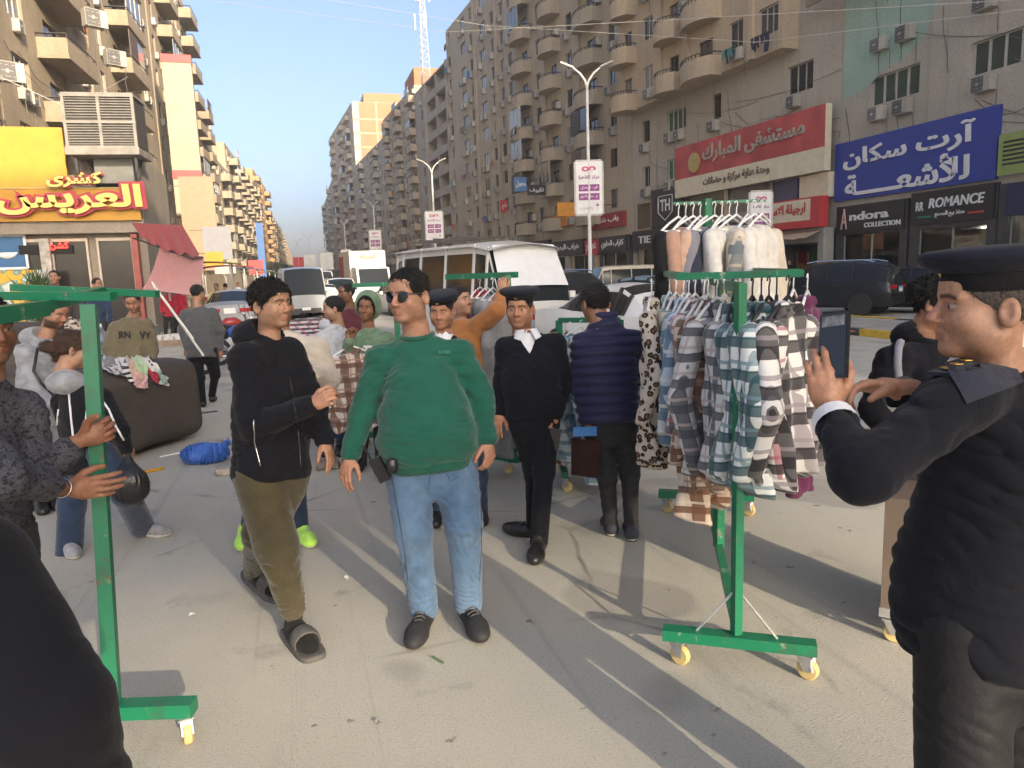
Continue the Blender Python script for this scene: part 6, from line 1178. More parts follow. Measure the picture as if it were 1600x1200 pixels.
hung([('leopard print fleece coat, outermost on the rack beside the navy jacket', 1018,4.18,1.70,T_LEO,'coat',1,72,.98,'w'), ('mint green shirt jacket next to the leopard coat', 1046,4.40,1.70,S_MINT,'coat',2,66,1.0,'w'), ('beige and grey plaid shirt after the mint one', 1056,4.30,1.70,T_BEIGE,'shirt',3,62,1.05,'w'), ('sky blue checked shirt between beige and rose plaids', 1068,4.18,1.70,T_SKY,'shirt',4,60,1.05,'w'), ('blue plaid shirt tucked behind the rose one', 1076,4.08,1.70,T_BLUE,'shirt',5,58,1.05,'w'), ('rose and white plaid shirt with big checks', 1086,3.96,1.70,T_ROSE,'shirt',1,55,1.02,'w'), ('brown and cream plaid coat hanging longest on the left', 1100,3.82,1.70,T_BROWN,'coat',2,52,1.14,'w'), ('tan and brown plaid shirt behind the grey one', 1106,3.72,1.70,T_TAN,'coat',3,56,1.0,'w'), ('grey and white plaid shirt facing the street', 1120,3.60,1.70,T_GREY,'shirt',4,48,1.1,'w'), ('plain sage green shirt jacket near the middle post', 1132,3.75,1.70,S_SAGE,'coat',5,60,.95,'w'), ('grey plaid shirt with pink stripe by the post', 1132,3.50,1.70,T_GREY,'shirt',2,64,1.1,'w'), ('dark teal and black plaid shirt just left of the front post', 1146,3.42,1.70,T_TEAL,'shirt',1,66,1.1,'b'),
  ('teal and white plaid shirt bundled at the front post', 1176,3.24,1.71,T_TEAL,'shirt',3,58,1.06,'b'), ('second teal and white plaid shirt turned edge on', 1190,3.26,1.71,T_TEAL,'shirt',5,74,1.08,'b'), ('broad teal and white plaid shirt on a black hanger', 1202,3.16,1.71,T_TEAL,'shirt',2,52,1.06,'b'), ('pink and black plaid shirt squeezed behind its neighbour', 1214,3.22,1.71,T_PINK,'shirt',4,70,1.06,'b'), ('black, white and lilac plaid shirt nearest the filming officer', 1232,3.12,1.71,T_LILAC,'shirt',1,46,1.04,'b'), ('plum coloured hooded jacket at the end of the rack', 1262,3.45,1.71,S_PURP,'coat',4,60,.95,'w'), ('red shirt glimpsed behind the plum jacket', 1240,3.75,1.71,S_RED,'sweater',3,60,1.0,'w')])
UP = [(S_BLACK,'black sweater at the left end of the upper rail'), (S_TAN,'dusty tan sweater second on the upper rail'), (S_BLUE,'pale blue sweater on the upper rail'), (S_PEACH,'peach sweater on the upper rail'), (S_GREY,'slate grey sweater on the upper rail'), (S_NAVY,'navy sweater on the upper rail'), (S_WHITE,'plain white sweater beside the navy one'), (S_CREAM,'cream sweater in the middle of the upper rail'), (S_WHITE,'white sweater with loose sleeve right of the cream one'), (T_BEIGE,'white striped shirt on the upper rail'), (S_CREAM,'cream knit near the banner'), (S_WHITE,'white knit at the right end of the upper rail')]
hung([(lab, 1060+k*11.2+(6 if k > 8 else 0), 5.05, 2.185, m, 'sweater', 1+k % 5, 44+12*math.sin(k*2.3), 1.08, 'w') for k, (m, lab) in enumerate(UP)])
# left rack, empty
lr_p = V(176,1092,2.88); lr_p[2] = 0; lr = thing('clothes_rack', 'empty green wheeled rack held upright by the man in the printed shirt', 'clothes rack', lr_p)
cl_ = np.array([*(CAMF0 := np.array([_r0[0], _r0[1]])), 0.0]) if False else np.array([_r0[0], _r0[1], 0.0]); aw_ = np.array([math.sin(YAW), math.cos(YAW), 0.0]); top_p = V(138,468,2.80)
c0 = np.array([*G(293,1156)[:2], 0]); b1 = c0+cl_*.04; b0 = c0-cl_*.60; rail(lr, b0+Z3*.14, b1+Z3*.14, .07, 'base_bar', .055); rail(lr, np.array([*lr_p[:2], .17]), top_p-Z3*.02, .052, 'post'); caster(lr, tuple(c0-lr_p), R(-75)); caster(lr, tuple(c0-cl_*.55-lr_p), R(-75), False)
rail(lr, V(20,449,3.35), V(246,459,3.30), .04, 'top_bar', .03); rail(lr, V(-60,462,2.85), V(178,463,2.80), .045, 'top_bar', .032); rail(lr, V(-90,505,2.1), V(66,482,2.72), .055, 'top_rail'); rail(lr, V(60,480,2.72), V(160,455,3.30), .04, 'top_rail')
# rear rack with robes, and a rack behind the man in navy
p0_, p1_ = G(572,697), G(812,742); rr = thing('clothes_rack', 'rear green rack hung with long grey robes behind the officer', 'clothes rack', (*((p0_+p1_)/2)[:2], 0)); ctr_ = (p0_+p1_)/2
rail(rr, p0_*[1,1,0]+Z3*.14, p1_*[1,1,0]+Z3*.14, .06, 'base_bar'); pa_, pb_ = V(700,460,6.9), V(808,462,6.3); pa_[2] = pb_[2] = 1.75; rail(rr, pa_, pb_, .05, 'top_bar'); rail(rr, V(800,640,6.4)*[1,1,0]+Z3*.16, np.array([*V(800,640,6.4)[:2], 1.75]), .05, 'post')
for q_ in (p0_, p0_+(p1_-p0_)*.93): caster(rr, tuple(q_*[1,1,0]-np.array(rr.location)), R(-50), False)
for lab, x, d, m, kd, sd, ya, sc_ in (('long mid grey robe beside the officer', 786,6.2,S_ROBE,'robe',1,50,1.05), ('second grey robe half behind the first', 770,6.4,S_ROBE,'robe',2,60,1.05), ('dark robe at the back of the rear rack', 760,6.6,S_ROBE2,'robe',3,60,1.0), ('crimson shirt between the robes', 750,6.7,S_RED,'shirt',2,60,1.0), ('sky blue plaid shirt behind the officer elbow', 890,5.75,T_SKY,'coat',1,35,1.0), ('faded blue plaid coat behind the brown case', 908,5.9,T_BLUE,'coat',3,40,1.08), ('rust plaid shirt low behind the brown case', 882,6.1,T_TAN,'coat',4,70,1.1), ('pale check shirt low between the legs of the man in navy', 958,5.6,T_SKY,'coat',5,30,1.15), ('pink shirt over the bus side', 905,6.3,S_PEACH,'sweater',3,30,1.0)):
    p = V(x, 450, d); garment(lab, (p[0], p[1], 1.72 if x < 850 else 1.36), -YAW+R(ya), m, kd, sd, sc_)
nr = thing('clothes_rack', 'green rack behind the man in navy with blue plaid coats', 'clothes rack', (*V(930,450,5.85)[:2], 0)); a_, b_ = V(872,450,6.0), V(968,450,5.8); a_[2] = b_[2] = 1.37; rail(nr, a_, b_, .04, 'top_bar')
for q_ in (a_, b_): rail(nr, q_*[1,1,0]+Z3*.14, q_, .045, 'post'); rail(nr, q_*[1,1,0]+Z3*.14-aw_*.3, q_*[1,1,0]+Z3*.14+aw_*.3, .05, 'base_bar'); [caster(nr, tuple(q_*[1,1,0]+aw_*s_*.27-np.array(nr.location)), R(-50), False) for s_ in (-1, 1)]
p = V(549,528,6.72); garment('brown and cream plaid shirt held up on a white hanger by the hooded boy', p, -YAW+R(14), T_TAN, 'shirt', 2, 1.0, 'w', 'clothes held up for sale')
# ---------------------------------------------------------------- draped car with a heap of clothes
cc = V(64,640,8.15); cc[2] = 0; dc = thing('draped_car', 'parked car under a dark brown cover serving as a stall', 'car', cc); cx_ = nrm(cl_*.93-aw_*.30); cy_ = np.cross(Z3, cx_)
def cover(p):
    q = p-cc.astype(F4); x = q@cx_.astype(F4); y = q@cy_.astype(F4); z = q[:, 2]; x0 = 1.50
    def rb(cx, cz, hx, hy, hz, r): d = np.stack([np.abs(x-cx)-hx+r, np.abs(y)-hy+r, np.abs(z-cz)-hz+r], 1); return np.linalg.norm(np.maximum(d, 0), axis=1)+np.minimum(d.max(1), 0)-r
    d = smin(rb(x0-2.1, .50, 2.1, .86, .44, .16), rb(x0-2.35, .98, 1.30, .72, .42, .28), .22); arch = np.maximum(np.hypot(x-(x0-.85), z-.28)-.40, np.abs(np.abs(y)-.86)-.18); d = smax(d, -arch, .03)
    return d-folds(p, 5, (.4,.2,1), .30, .012)-wav(p, 8, 5, .012)
add_part(dc, 'cover', cover, cc-[3.6,2.2,0]+np.array([0,0,.0]), cc+[2.6,2.2,1.65], .03, mat('cover_brown', (.060,.050,.042), .75, .25, 3, .3, 40))
for s_ in (-1, 1):
    w_ = ob('wheel', None, dc, tuple(cx_*.65+cy_*s_*.74+Z3*.32), math.atan2(cx_[1], cx_[0])+(0 if s_ < 0 else math.pi)); ob('tyre', WHL[0], w_); ob('rim', WHL[1], w_)
cvr = child(dc, 'cover'); Z_ZAG = plaid('zigzag', (.60,.60,.60), [(2,.05,.5,(.012,.012,.012),0,1.0)]); WC = S_WHITE; S_LIME = S_('lime', (.36,.50,.28)); S_PINK2 = S_('pink2', (.60,.36,.36)); S_LBL = S_('lightblue', (.30,.46,.62))
HEAP = [((140,520),(178,515),(192,560),(160,572),S_LBL,'pale blue top spread on the draped car'), ((168,535),(200,545),(206,602),(184,585),Z_ZAG,'black and white zigzag knit on the draped car'), ((196,540),(222,550),(228,590),(212,588),S_LIME,'lime green top on the draped car'), ((200,585),(224,588),(226,606),(206,606),S_PINK2,'small pink vest at the edge of the heap'), ((225,575),(248,585),(262,606),(238,598),S_RED,'dark red shirt hanging off the end of the heap'), ((218,560),(240,570),(248,585),(226,582),WC,'white top near the end of the heap'), ((150,500),(182,510),(186,535),(156,528),S_GREY,'grey pullover high on the heap'), ((120,505),(150,505),(156,545),(126,540),T_BLUE,'blue plaid shirt at the back of the heap'), ((205,545),(228,548),(236,566),(214,566),S_MINT,'mint vest in the middle of the heap'), ((96,500),(126,505),(130,535),(100,530),T_LEO,'leopard scarf on the roof of the draped car'), ((148,545),(176,560),(190,592),(160,585),T_GREY,'grey checked shirt in front on the heap'), ((112,530),(146,535),(150,572),(118,568),S_NAVY,'navy top at the near side of the heap'), ((178,520),(206,530),(214,552),(184,548),S_CREAM,'cream top beside the zigzag knit'), ((196,560),(214,572),(216,596),(200,592),S_PEACH,'peach vest tucked under the lime top'), ((238,578),(256,590),(258,604),(244,600),S_MINT,'pale mint sleeve trailing off the end'), ((228,560),(238,562),(242,576),(232,574),S_BLACK,'black sock pack on the heap')]
for k, (a, b, c, d_, m, lab) in enumerate(HEAP):
    pts = {}; N = 12; rr_ = np.random.RandomState(k)
    for i in range(N+1):
        for j in range(N+1):
            u, v = i/N, j/N; e_ = 1.4*math.sin(i*.7+k)+1.2*math.sin(j*.6+k*2); xy = np.array(a)*(1-u)*(1-v)+np.array(b)*u*(1-v)+np.array(c)*u*v+np.array(d_)*(1-u)*v+np.array([e_*.6, e_*.4]); h_, n2 = surf(cvr, *xy)
            if h_ is not None: pts[i, j] = h_+n2*(.03+.008*k % .03+.016*math.sin(i*.8+k)*math.cos(j*.6+2*k)+.006*math.sin(i*1.5+j*1.1))
    if len(pts) < 9: continue
    base_ = np.mean(list(pts.values()), 0); g_ = thing('folded_garment', lab, 'garment', base_, 0, 'clothes heaped on the draped car'); mb = MB()
    for i in range(N):
        for j in range(N):
            q = [(i,j), (i+1,j), (i+1,j+1), (i,j+1)]
            if all(t in pts for t in q): mb.quad(*[pts[t]-base_ for t in q])
    if mb.v: mb.build('fabric', m, g_, True)
# ---------------------------------------------------------------- table, litter, scarves, tarpaulin board
tb = V(268,560,12.6); tb[2] = 0; t_ = thing('vendor_table', 'low wooden vendor table with packets and a lower shelf', 'table', tb, -YAW); M_WD = mat('table_wood', (.30,.22,.15), .8, .3, 6); MB().box((-.42,-.3,.74), (.42,.3,.84)).build('top', M_WD, t_); MB().box((-.42,-.28,.22), (.42,.28,.26)).build('shelf', M_WD, t_)
for sx in (-1, 1):
    for sy in (-1, 1): MB().bar((sx*.39,sy*.26,0), (sx*.39,sy*.26,.74), .04).build('leg', M_RAIL, t_)
for k in range(16):
    q = thing('goods_packet', 'white packet among those laid out on the vendor table', 'packet', tuple(Vector(tb) + Matrix.Rotation(-YAW, 3, 'Z') @ Vector((-.34+.092*(k % 8), -.15+.26*(k//8), .84))), -YAW+rnd.uniform(-.3,.3), 'packets on the vendor table'); MB().box((-.038,-.08,0), (.038,.08,.05+.03*rnd.random())).build('wrapper', S_WHITE, q)
# steel poles leaning
for k, (a, b, lab) in enumerate((((237,440,9.5), (318,556,9.8), 'white steel pole slanting above the vendor table'), ((240,446,9.4), (302,530,9.6), 'thinner white pole beside the first slanting pole'))): pa, pb = V(*a), V(*b); o_ = thing('steel_pole', lab, 'pole', pb); MB().tube([tuple(pa-pb), (0,0,0)], .016, 8).build('shaft', mat('pole_white', (.6,.6,.58), .4), o_)
bg = G(322,722); bb = thing('plastic_bag', 'blue plastic rubbish bag lying on the road', 'bag', bg); bc = bg+Z3*.085; add_part(bb, 'sack', lambda p: smax(smin(ell(p, bc, (.22,.15,.11)), cone(p, bc+cl_*.15+Z3*.03, bc+cl_*.24+Z3*.12, .06, .015), .05)-folds(p, 2, (1,.2,.5), .08, .040)-folds(p, 7, (.2,1,.3), .06, .032)-folds(p, 11, (.6,.5,1), .045, .02), -p[:, 2]+.001, .005), bc-.34, bc+.34, .007, mat('bag_blue', (.04,.12,.42), .32, .15, 12))
def rock(label, x, y, r, m, sq=.7):
    p = G(x, y); o_ = thing('stone_block', label, 'stone', p); c_ = p+Z3*r*sq*.75; add_part(o_, 'block', lambda q: np.maximum(np.abs((q-c_.astype(F4))/np.array([1.25,.9,sq], F4)).max(1)*.8+np.linalg.norm((q-c_.astype(F4))/np.array([1.25,.9,sq], F4), axis=1)*.2-r, -q[:, 2])-wav(q, 3, 22, .012), c_-r*1.7, c_+r*1.7, .010, m)
rock('pale broken concrete block beside the blue bag', 349,742,.055,mat('rock_pale', (.38,.34,.27), .95, .3, 15)); rock('rough brown stone between the two walking men', 512,732,.085,mat('rock_brown', (.16,.13,.10), .95, .5, 20), .55)
for lab, a, b, r_, m in (('yellow wooden stick on the road near the woman', (226,740), (256,734), .016, YELLOW), ('thin white stick beside the blue bag', (250,715), (284,708), .008, WHITE), ('dropped dark twig near the walking man', (303,648), (340,643), .008, M_TRIM), ('small green leaf blade on the sunlit road', (676,1028), (694,1038), .006, paint('leafgreen', (.10,.16,.08)))):
    pa, pb = G(*a)+Z3*r_, G(*b)+Z3*r_; o_ = thing('dropped_stick', lab, 'stick', pa); MB().tube([(0,0,0), tuple(pb-pa)], r_, 7).build('stick', m, o_)
p = V(1310,502,16.4); p[2] = .14; o_ = thing('red_cloth', 'scrap of red cloth on the median', 'cloth', p); MB().sheet(lambda u, v: ((u-.5)*.6, (v-.5)*.4, .03+.04*math.sin(7*u+2)*math.sin(5*v)+.03), 10, 8).build('rag', S_RED, o_, True)
# scarves stall beside the hooded boy, brown sheet on a trolley at the right
sv = V(484,520,8.6); s_ = thing('scarf_stall', 'stall piled with striped black, white and red scarves', 'stall', (sv[0], sv[1], 0)); MB().box((-.5,-.4,.0), (.5,.4,.75)).build('table', S_BLACK, s_); T_SC = plaid('scarf_stripes', (.5,.48,.46), [(2,.045,.5,(.02,.02,.02),0,1.0), (0,.11,.25,(.30,.05,.08),.3,.8)])
hp_ = Vector((sv[0], sv[1], .75)); add_part(s_, 'scarf_heap', lambda p: ell(p, np.array(hp_)+[0,0,.15], (.55,.45,.42))-folds(p, 4, (.3,.2,1), .12, .05)-folds(p, 8, (1,.2,.3), .10, .04), np.array(hp_)-.75, np.array(hp_)+.75, .02, T_SC)
bp = V(1412,830,3.55); tr2 = thing('trolley_board', 'brown covered board on a small wheeled trolley beside the filming officer', 'trolley', (bp[0], bp[1], 0), -YAW-.6); MB().box((-.06,-.22,.16), (.26,.22,.70)).build('board', mat('board_brown', (.14,.105,.08), .7, .2, 3), tr2); MB().box((-.065,-.225,.12), (.265,.225,.165)).build('edge_strip', M_ZINC, tr2)
for sx in (-.02, .24):
    for sy in (-.2, .2): caster(tr2, (sx, sy, 0), 0, False)
# green rack frame and goods behind the hooded boy
gr = V(620,500,8.8); g2_ = thing('clothes_rack', 'small green rack post behind the hooded boy shoulder', 'clothes rack', (gr[0], gr[1], 0)); rail(g2_, np.array([gr[0],gr[1],.1]), np.array([gr[0],gr[1],1.72]), .06, 'post'); e_ = np.array([gr[0],gr[1],1.68]); rail(g2_, e_-cl_*.5, e_+cl_*.1, .05, 'top_bar'); rail(g2_, np.array([gr[0],gr[1],.1])-cl_*.4, np.array([gr[0],gr[1],.1])+cl_*.4, .06, 'base_bar')
# ---------------------------------------------------------------- the people
C_GREEN = cloth('sweat_green', (.012,.088,.060)); C_RIBG = cloth('rib_green', (.011,.078,.052), weave=300); C_JEAN = cloth('jeans_blue', (.050,.098,.175), .22, fade=(.145,.225,.33), weave=900); C_BLACK = cloth('cloth_black', (.0065,.007,.010)); C_OLIVE = cloth('cargo_olive', (.060,.050,.026), .15)
C_KNIT = cloth('knit_black', (.006,.007,.011), weave=260, bumpv=.5); C_SATIN = cloth('trouser_black', (.010,.010,.012), rough=.62, sheen=.1); C_NAVY = cloth('puffer_navy', (.022,.022,.060), rough=.55, sheen=.1, weave=900); C_CHAR = cloth('jeans_charcoal', (.028,.028,.030), .2)
C_WHITE = cloth('shirt_white', (.66,.67,.70)); C_CREAM = cloth('jacket_cream', (.52,.46,.38)); C_LGREY = cloth('hoodie_lightgrey', (.44,.45,.48)); C_MAROON = cloth('robe_maroon', (.085,.022,.030)); C_SAGE = cloth('hoodie_sage', (.12,.19,.12), .2); C_TAN = cloth('sweater_tan', (.36,.145,.045)); C_OLJ = cloth('jacket_olive', (.125,.105,.065)); C_GREY = cloth('shirt_grey', (.075,.078,.082)); C_MGREY = cloth('hoodie_grey', (.24,.25,.27), .3, weave=120); C_REDT = cloth('shirt_red', (.42,.03,.05)); C_DENIM = cloth('jeans_dark', (.02,.035,.07), .2)
M_NEON = cloth('shoe_neon', (.42,.75,.10), .2); M_GREYRUB = mat('slipper_grey', (.075,.07,.065), .8, .25, 20); M_SOCK = cloth('sock_black', (.01,.01,.01)); M_PLAS = mat('black_plastic', (.012,.012,.013), .3); M_STEEL = mat('steel', (.55,.55,.55), .25, .1, metal=1.0)
BROWN = (.32,.185,.12); TANSK = (.36,.22,.15); DKSK = (.17,.085,.05)
CAMF = np.array([_r0[0], _r0[1]]); AWAY = np.array([math.sin(YAW), math.cos(YAW)])
def fdir(rx, aw): v = CAMF*rx+AWAY*aw; return (v[0], v[1])
RELAX = dict(curl=(.30,.38,.42,.48), tcurl=.4)
# 1 -- the man in green
pA, W1 = person('heavy man in green sweatshirt, dark sunglasses and blue jeans walking forward', 3.78,
  dict(head=(638,462,0), neck=(652,527,.02), sh_a=(594,562,.0), sh_b=(718,553,.04), el_a=(568,642,.0), wr_a=(547,712,-.10), el_b=(752,620,.05), wr_b=(762,688,-.02), hip_a=(636,716,.0), hip_b=(708,714,.02),
       kn_a=(646,832,-.12), kn_b=(724,822,-.08), an_a=(662,950,-.03), an_b=(732,942,.0), toe_a=(650,998), toe_b=(748,990)), skin=(.35,.205,.14), hair='short', face=fdir(-.50,-.86), pitch=-.03, hs=1.13, jaw=1.10, h=.0075, hh=.0034,
  top=dict(mat=C_GREEN, cuffm=C_RIBG, collar=(C_RIBG,.080,.0), name='sweatshirt', hem=C_RIBG, fold=.010, ra=(.074,.070,.064,.047), st=[(-.02,.226,.182,.02), (.015,.248,.20,.035), (.10,.256,.210,.05), (.24,.222,.172,.035), (.36,.178,.138,.01), (.44,.130,.105,0), (.50,.085,.078,0)]),
  legs=dict(mat=C_JEAN, r=(.126,.094,.088,.070), pel=(.214,.165), top=.10, fold=.015, name='jeans'), shoes=dict(mat=mat('trainer_black', (.016,.016,.018), .75, .3, 40), sole=mat('trainer_sole', (.05,.048,.045), .85), lace=mat('lace_grey', (.06,.06,.06), .9), L=.31),
  hands={'a': dict(palm=(.6,.6,0), thumb=(.4,-.8,0), curl=(.35,.42,.45,.5), tcurl=.5, s=1.03, h=.004), 'b': dict(palm=(-.5,.8,0), thumb=(-.6,-.6,0), curl=(.55,.65,.7,.75), tcurl=.6, s=1.03, h=.004)}, stub=.20)
gl_ = MB()
for s_ in (-1, 1):
    gl_.add([(s_*(.031+a*.029), .099-.010*abs(a)-.006*(a > .8), .001+b_*.024) for a, b_ in ((-.95,.75), (-.5,1), (.6,1), (1.05,.8), (1.05,-.1), (.7,-.85), (.1,-1.1), (-.6,-.9), (-.95,-.2))], [tuple(range(9)) if s_ < 0 else tuple(range(9))[::-1]]); gl_.tube([(s_*.057,.088,.012), (s_*.078,.03,.012), (s_*.083,-.02,.006)], .0024, 6, 1)
gl_.tube([(-.008,.104,.010), (0,.106,.013), (.008,.104,.010)], .0025, 6, 1); head_part(gl_, 'sunglasses', [mat('sunglass_lens', (.008,.008,.009), .06), M_STEEL], pA)
swt = child(pA, 'sweatshirt'); hp, hn = surf(swt, 690, 550)
if hp is not None: letters('lettering', 'BAKOEN', cloth('print_teal', (.05,.24,.18)), swt, frame_at(hp+hn*.006-info['o'], (_r[0], _r[1], _r[2])), width=.085, bold=.02, ext=.004)
jn = child(pA, 'jeans')
for pts in ([(672,728), (671,752), (668,776)], [(628,735), (642,745), (648,728)], [(716,745), (704,752), (694,732)], [(612,740), (622,800), (632,860), (640,930)], [(748,740), (752,800), (752,860), (748,920)]): decal_line(jn, pts, .0022, C_DENIM if len(pts) > 3 else cloth('seam_denim', (.03,.06,.12)), 'seam', off=.001)
MB().box((-.02,-.006,-.013), (.02,.006,.013), 0, Matrix.Translation(Vector((surf(jn, 671, 722)[0] if surf(jn, 671, 722)[0] is not None else V(671,722,3.55))-info['o']+np.array([0,-.006,0]))) @ Matrix.Rotation(-YAW, 4, 'Z')).build('belt_buckle', M_STEEL, pA)
rad = thing('walkie_talkie', 'black two way radio clipped to the hip of the man in green', 'radio', V(592,730,3.62)); Mr = Matrix.Rotation(-YAW, 4, 'Z') @ Matrix.Rotation(R(-24), 4, 'Y')
MB().box((-.028,-.018,-.075), (.028,.018,.05), 0, Mr).box((-.030,-.02,-.03), (.030,.02,.0), 0, Mr).build('casing', M_PLAS, rad); MB().tube([tuple(Mr @ Vector((-.018,0,.05))), tuple(Mr @ Vector((-.018,0,.13)))], .006, 8).build('antenna', M_PLAS, rad)
kf = thing('key_fob', 'small black key pouch hanging from the jeans pocket', 'pouch', V(613,728,3.53)); MB().lathe([(.004,-.04), (.024,-.034), (.028,0), (.024,.03), (.006,.038)], 14, 0, Matrix.Diagonal((1,.5,1,1))).build('pouch', M_PLAS, kf, True)
def watch(W, s, root, label=None):
    d_ = nrm(W['wr_'+s]-W['el_'+s]); c_ = W['wr_'+s]-d_*.005; mb = MB(); mb.tube([tuple(c_-d_*.012-np.array(root.location)), tuple(c_+d_*.012-np.array(root.location))], .034, 16, caps=False); w_ = mb.build('watch', M_PLAS, root, True); f_ = nrm(_C-c_); q = c_+f_*.034-np.array(root.location); MB().box((-.018,-.006,-.02), (.018,.004,.02), 0, Matrix.Translation(Vector(q)) @ Matrix.Rotation(-YAW, 4, 'Z')).build('watch_face', M_STEEL, w_)
watch(W1, 'b', pA)
# 2 -- the youth in the black hooded jacket
pB, W2 = person('curly haired youth in black hooded jacket, olive cargo trousers and slippers', 3.75,
  dict(head=(424,476,.0), neck=(416,527,.03), sh_a=(386,562,-.12), sh_b=(452,553,.12), el_a=(398,668,-.14), wr_a=(486,632,-.26), el_b=(486,636,.12), wr_b=(507,688,.06), hip_a=(402,738,-.06), hip_b=(448,734,.08),
       kn_a=(432,852,-.12), kn_b=(412,832,.16), an_a=(458,952,-.06), an_b=(398,893,.55), toe_a=(478,1006), toe_b=(440,930)), skin=TANSK, hair='curly', face=fdir(.88,-.46), pitch=.02, hs=1.0, h=.0075, hh=.0034, stub=.35,
  top=dict(mat=C_BLACK, name='jacket', fold=.010, ra=(.085,.078,.072,.052), st=[(-.035,.190,.160,0), (-.0,.200,.170,0), (.12,.188,.155,0), (.28,.185,.145,0), (.38,.165,.125,0), (.46,.11,.095,0), (.50,.085,.08,0)]), hood=C_BLACK,
  legs=dict(mat=C_OLIVE, r=(.118,.108,.100,.064), pel=(.170,.145), top=.06, fold=.013, name='cargo_trousers', len=.96), shoes=dict(mat=M_GREYRUB, sole=mat('slipper_sole', (.28,.26,.20), .8), L=.31, slide=True, sock=M_SOCK, lift_b=.25),
  hands={'a': dict(palm=(.3,.9,-.2), thumb=(0,0,1), curl=(.75,.8,.85,.9), tcurl=.7, s=1.0, h=.004), 'b': dict(palm=(-.6,.5,0), thumb=(.6,-.6,.2), curl=(.25,.35,.4,.45), tcurl=.35, s=1.0, h=.004)})
jk = child(pB, 'jacket'); decal_line(jk, [(397,655), (398,690), (410,738)], .004, M_STEEL, 'pocket_zip', off=.004); decal_line(jk, [(452,590), (462,640), (468,700), (470,738)], .004, M_PLAS, 'front_zip', off=.002)
ct = child(pB, 'cargo_trousers')
for pts in ([(402,790), (408,830), (430,846)], [(436,760), (440,820)]): decal_line(ct, pts, .004, C_OLIVE, 'pocket_seam', off=.003)
for s_ in 'ab':
    c_ = W2['an_'+s_]; mb = MB(); mb.tube([tuple(c_+np.array([0,0,.03])-np.array(pB.location)), tuple(c_+np.array([0,0,-.05])-np.array(pB.location))], [.042,.046], 14); mb.build('sock', M_SOCK, pB, True)
# 3 -- officer standing in the middle
POLICE_ST = [(-.06,.190,.142,.0), (.0,.190,.145,.01), (.12,.192,.150,.02), (.28,.190,.142,.01), (.38,.168,.122,0), (.46,.11,.09,0), (.51,.075,.07,0)]
pC, W3 = person('police officer in black jumper and flat cap standing beside the man in green', 4.8,
  dict(head=(812,482,0), neck=(823,524,.02), sh_a=(790,543,.0), sh_b=(868,538,.02), el_a=(786,600,.06), wr_a=(779,644,.0), el_b=(880,602,.04), wr_b=(868,650,-.04), hip_a=(814,640,.0), hip_b=(852,640,.02),
       kn_a=(836,738,.05), kn_b=(850,736,-.05), an_a=(836,820,.12), an_b=(842,846,-.1), toe_a=(800,828), toe_b=(838,868)), skin=(.34,.185,.115), hair='buzz', face=fdir(-.22,-.97), pitch=-.02, hs=1.04, h=.008, hh=.0036, cap=True, stub=.2, must=.35, jaw=1.08,
  top=dict(mat=C_KNIT, name='jumper', fold=.008, ra=(.070,.062,.058,.044), st=POLICE_ST, vneck=True), legs=dict(mat=C_BLACK, r=(.098,.072,.066,.058), pel=(.165,.13), fold=.007), shoes=dict(mat=M_LEATH, sole=M_RUB, L=.30),
  hands={'a': dict(palm=(.5,.7,0), thumb=(.3,-.9,0), **RELAX), 'b': dict(palm=(-.4,.7,0), thumb=(-.3,-.9,0), curl=(.8,.85,.9,.95), tcurl=.6)})
def shirt_collar(root, m=C_WHITE, lift=.0, s=1.0):
    I = info; o = I['o']; mb = MB(); f, r_, u_, n_ = I['fr'], I['rt'], I['up'], I['nk']; Q = lambda a, b, c: tuple(n_+r_*a*s+f*b*s+u_*(c+lift)-o)
    for s_ in (-1, 1):
        top_ = [Q(s_*.070*math.sin(t), -.070*math.cos(t)+.012, .052-.022*t/3.14) for t in np.linspace(0, 2.9, 9)]; low = [Q(s_*(.088*math.sin(t)+.012*(t > 2)), -.088*math.cos(t)+.018+.012*(t > 2.2), .012-.060*max(0, t-1.2)/1.7) for t in np.linspace(0, 2.75, 9)]
        mb.add(top_+low, [(i, i+1, i+10, i+9) for i in range(8)])
    mb.build('shirt_collar', m, root, True)
shirt_collar(pC); watch(W3, 'b', pC)
def epaulette(root, sh, m=M_CAP):
    I = info; a = I['nk']+(sh-I['nk'])*.55+I['up']*.03; b_ = sh+I['up']*.065; e = MB().bar(tuple(a-I['o']), tuple(b_-I['o']), .055, .012).build('epaulette', m, root)
    for k in (.6, .8, .95): c_ = a+(b_-a)*k; MB().box((-.014,-.014,.004), (.014,.014,.014), 0, Matrix.Translation(Vector(c_-I['o']))).build('rank_star', M_GOLDB, e)
epaulette(pC, W3['sh_b'])
ph = thing('mobile_phone', 'black phone held low in the officer hand', 'phone', V(866,684,4.72)); MB().box((-.038,-.006,-.075), (.038,.006,.06), 0, Matrix.Rotation(-YAW, 4, 'Z') @ Matrix.Rotation(R(10), 4, 'Y')).build('casing', M_PLAS, ph)
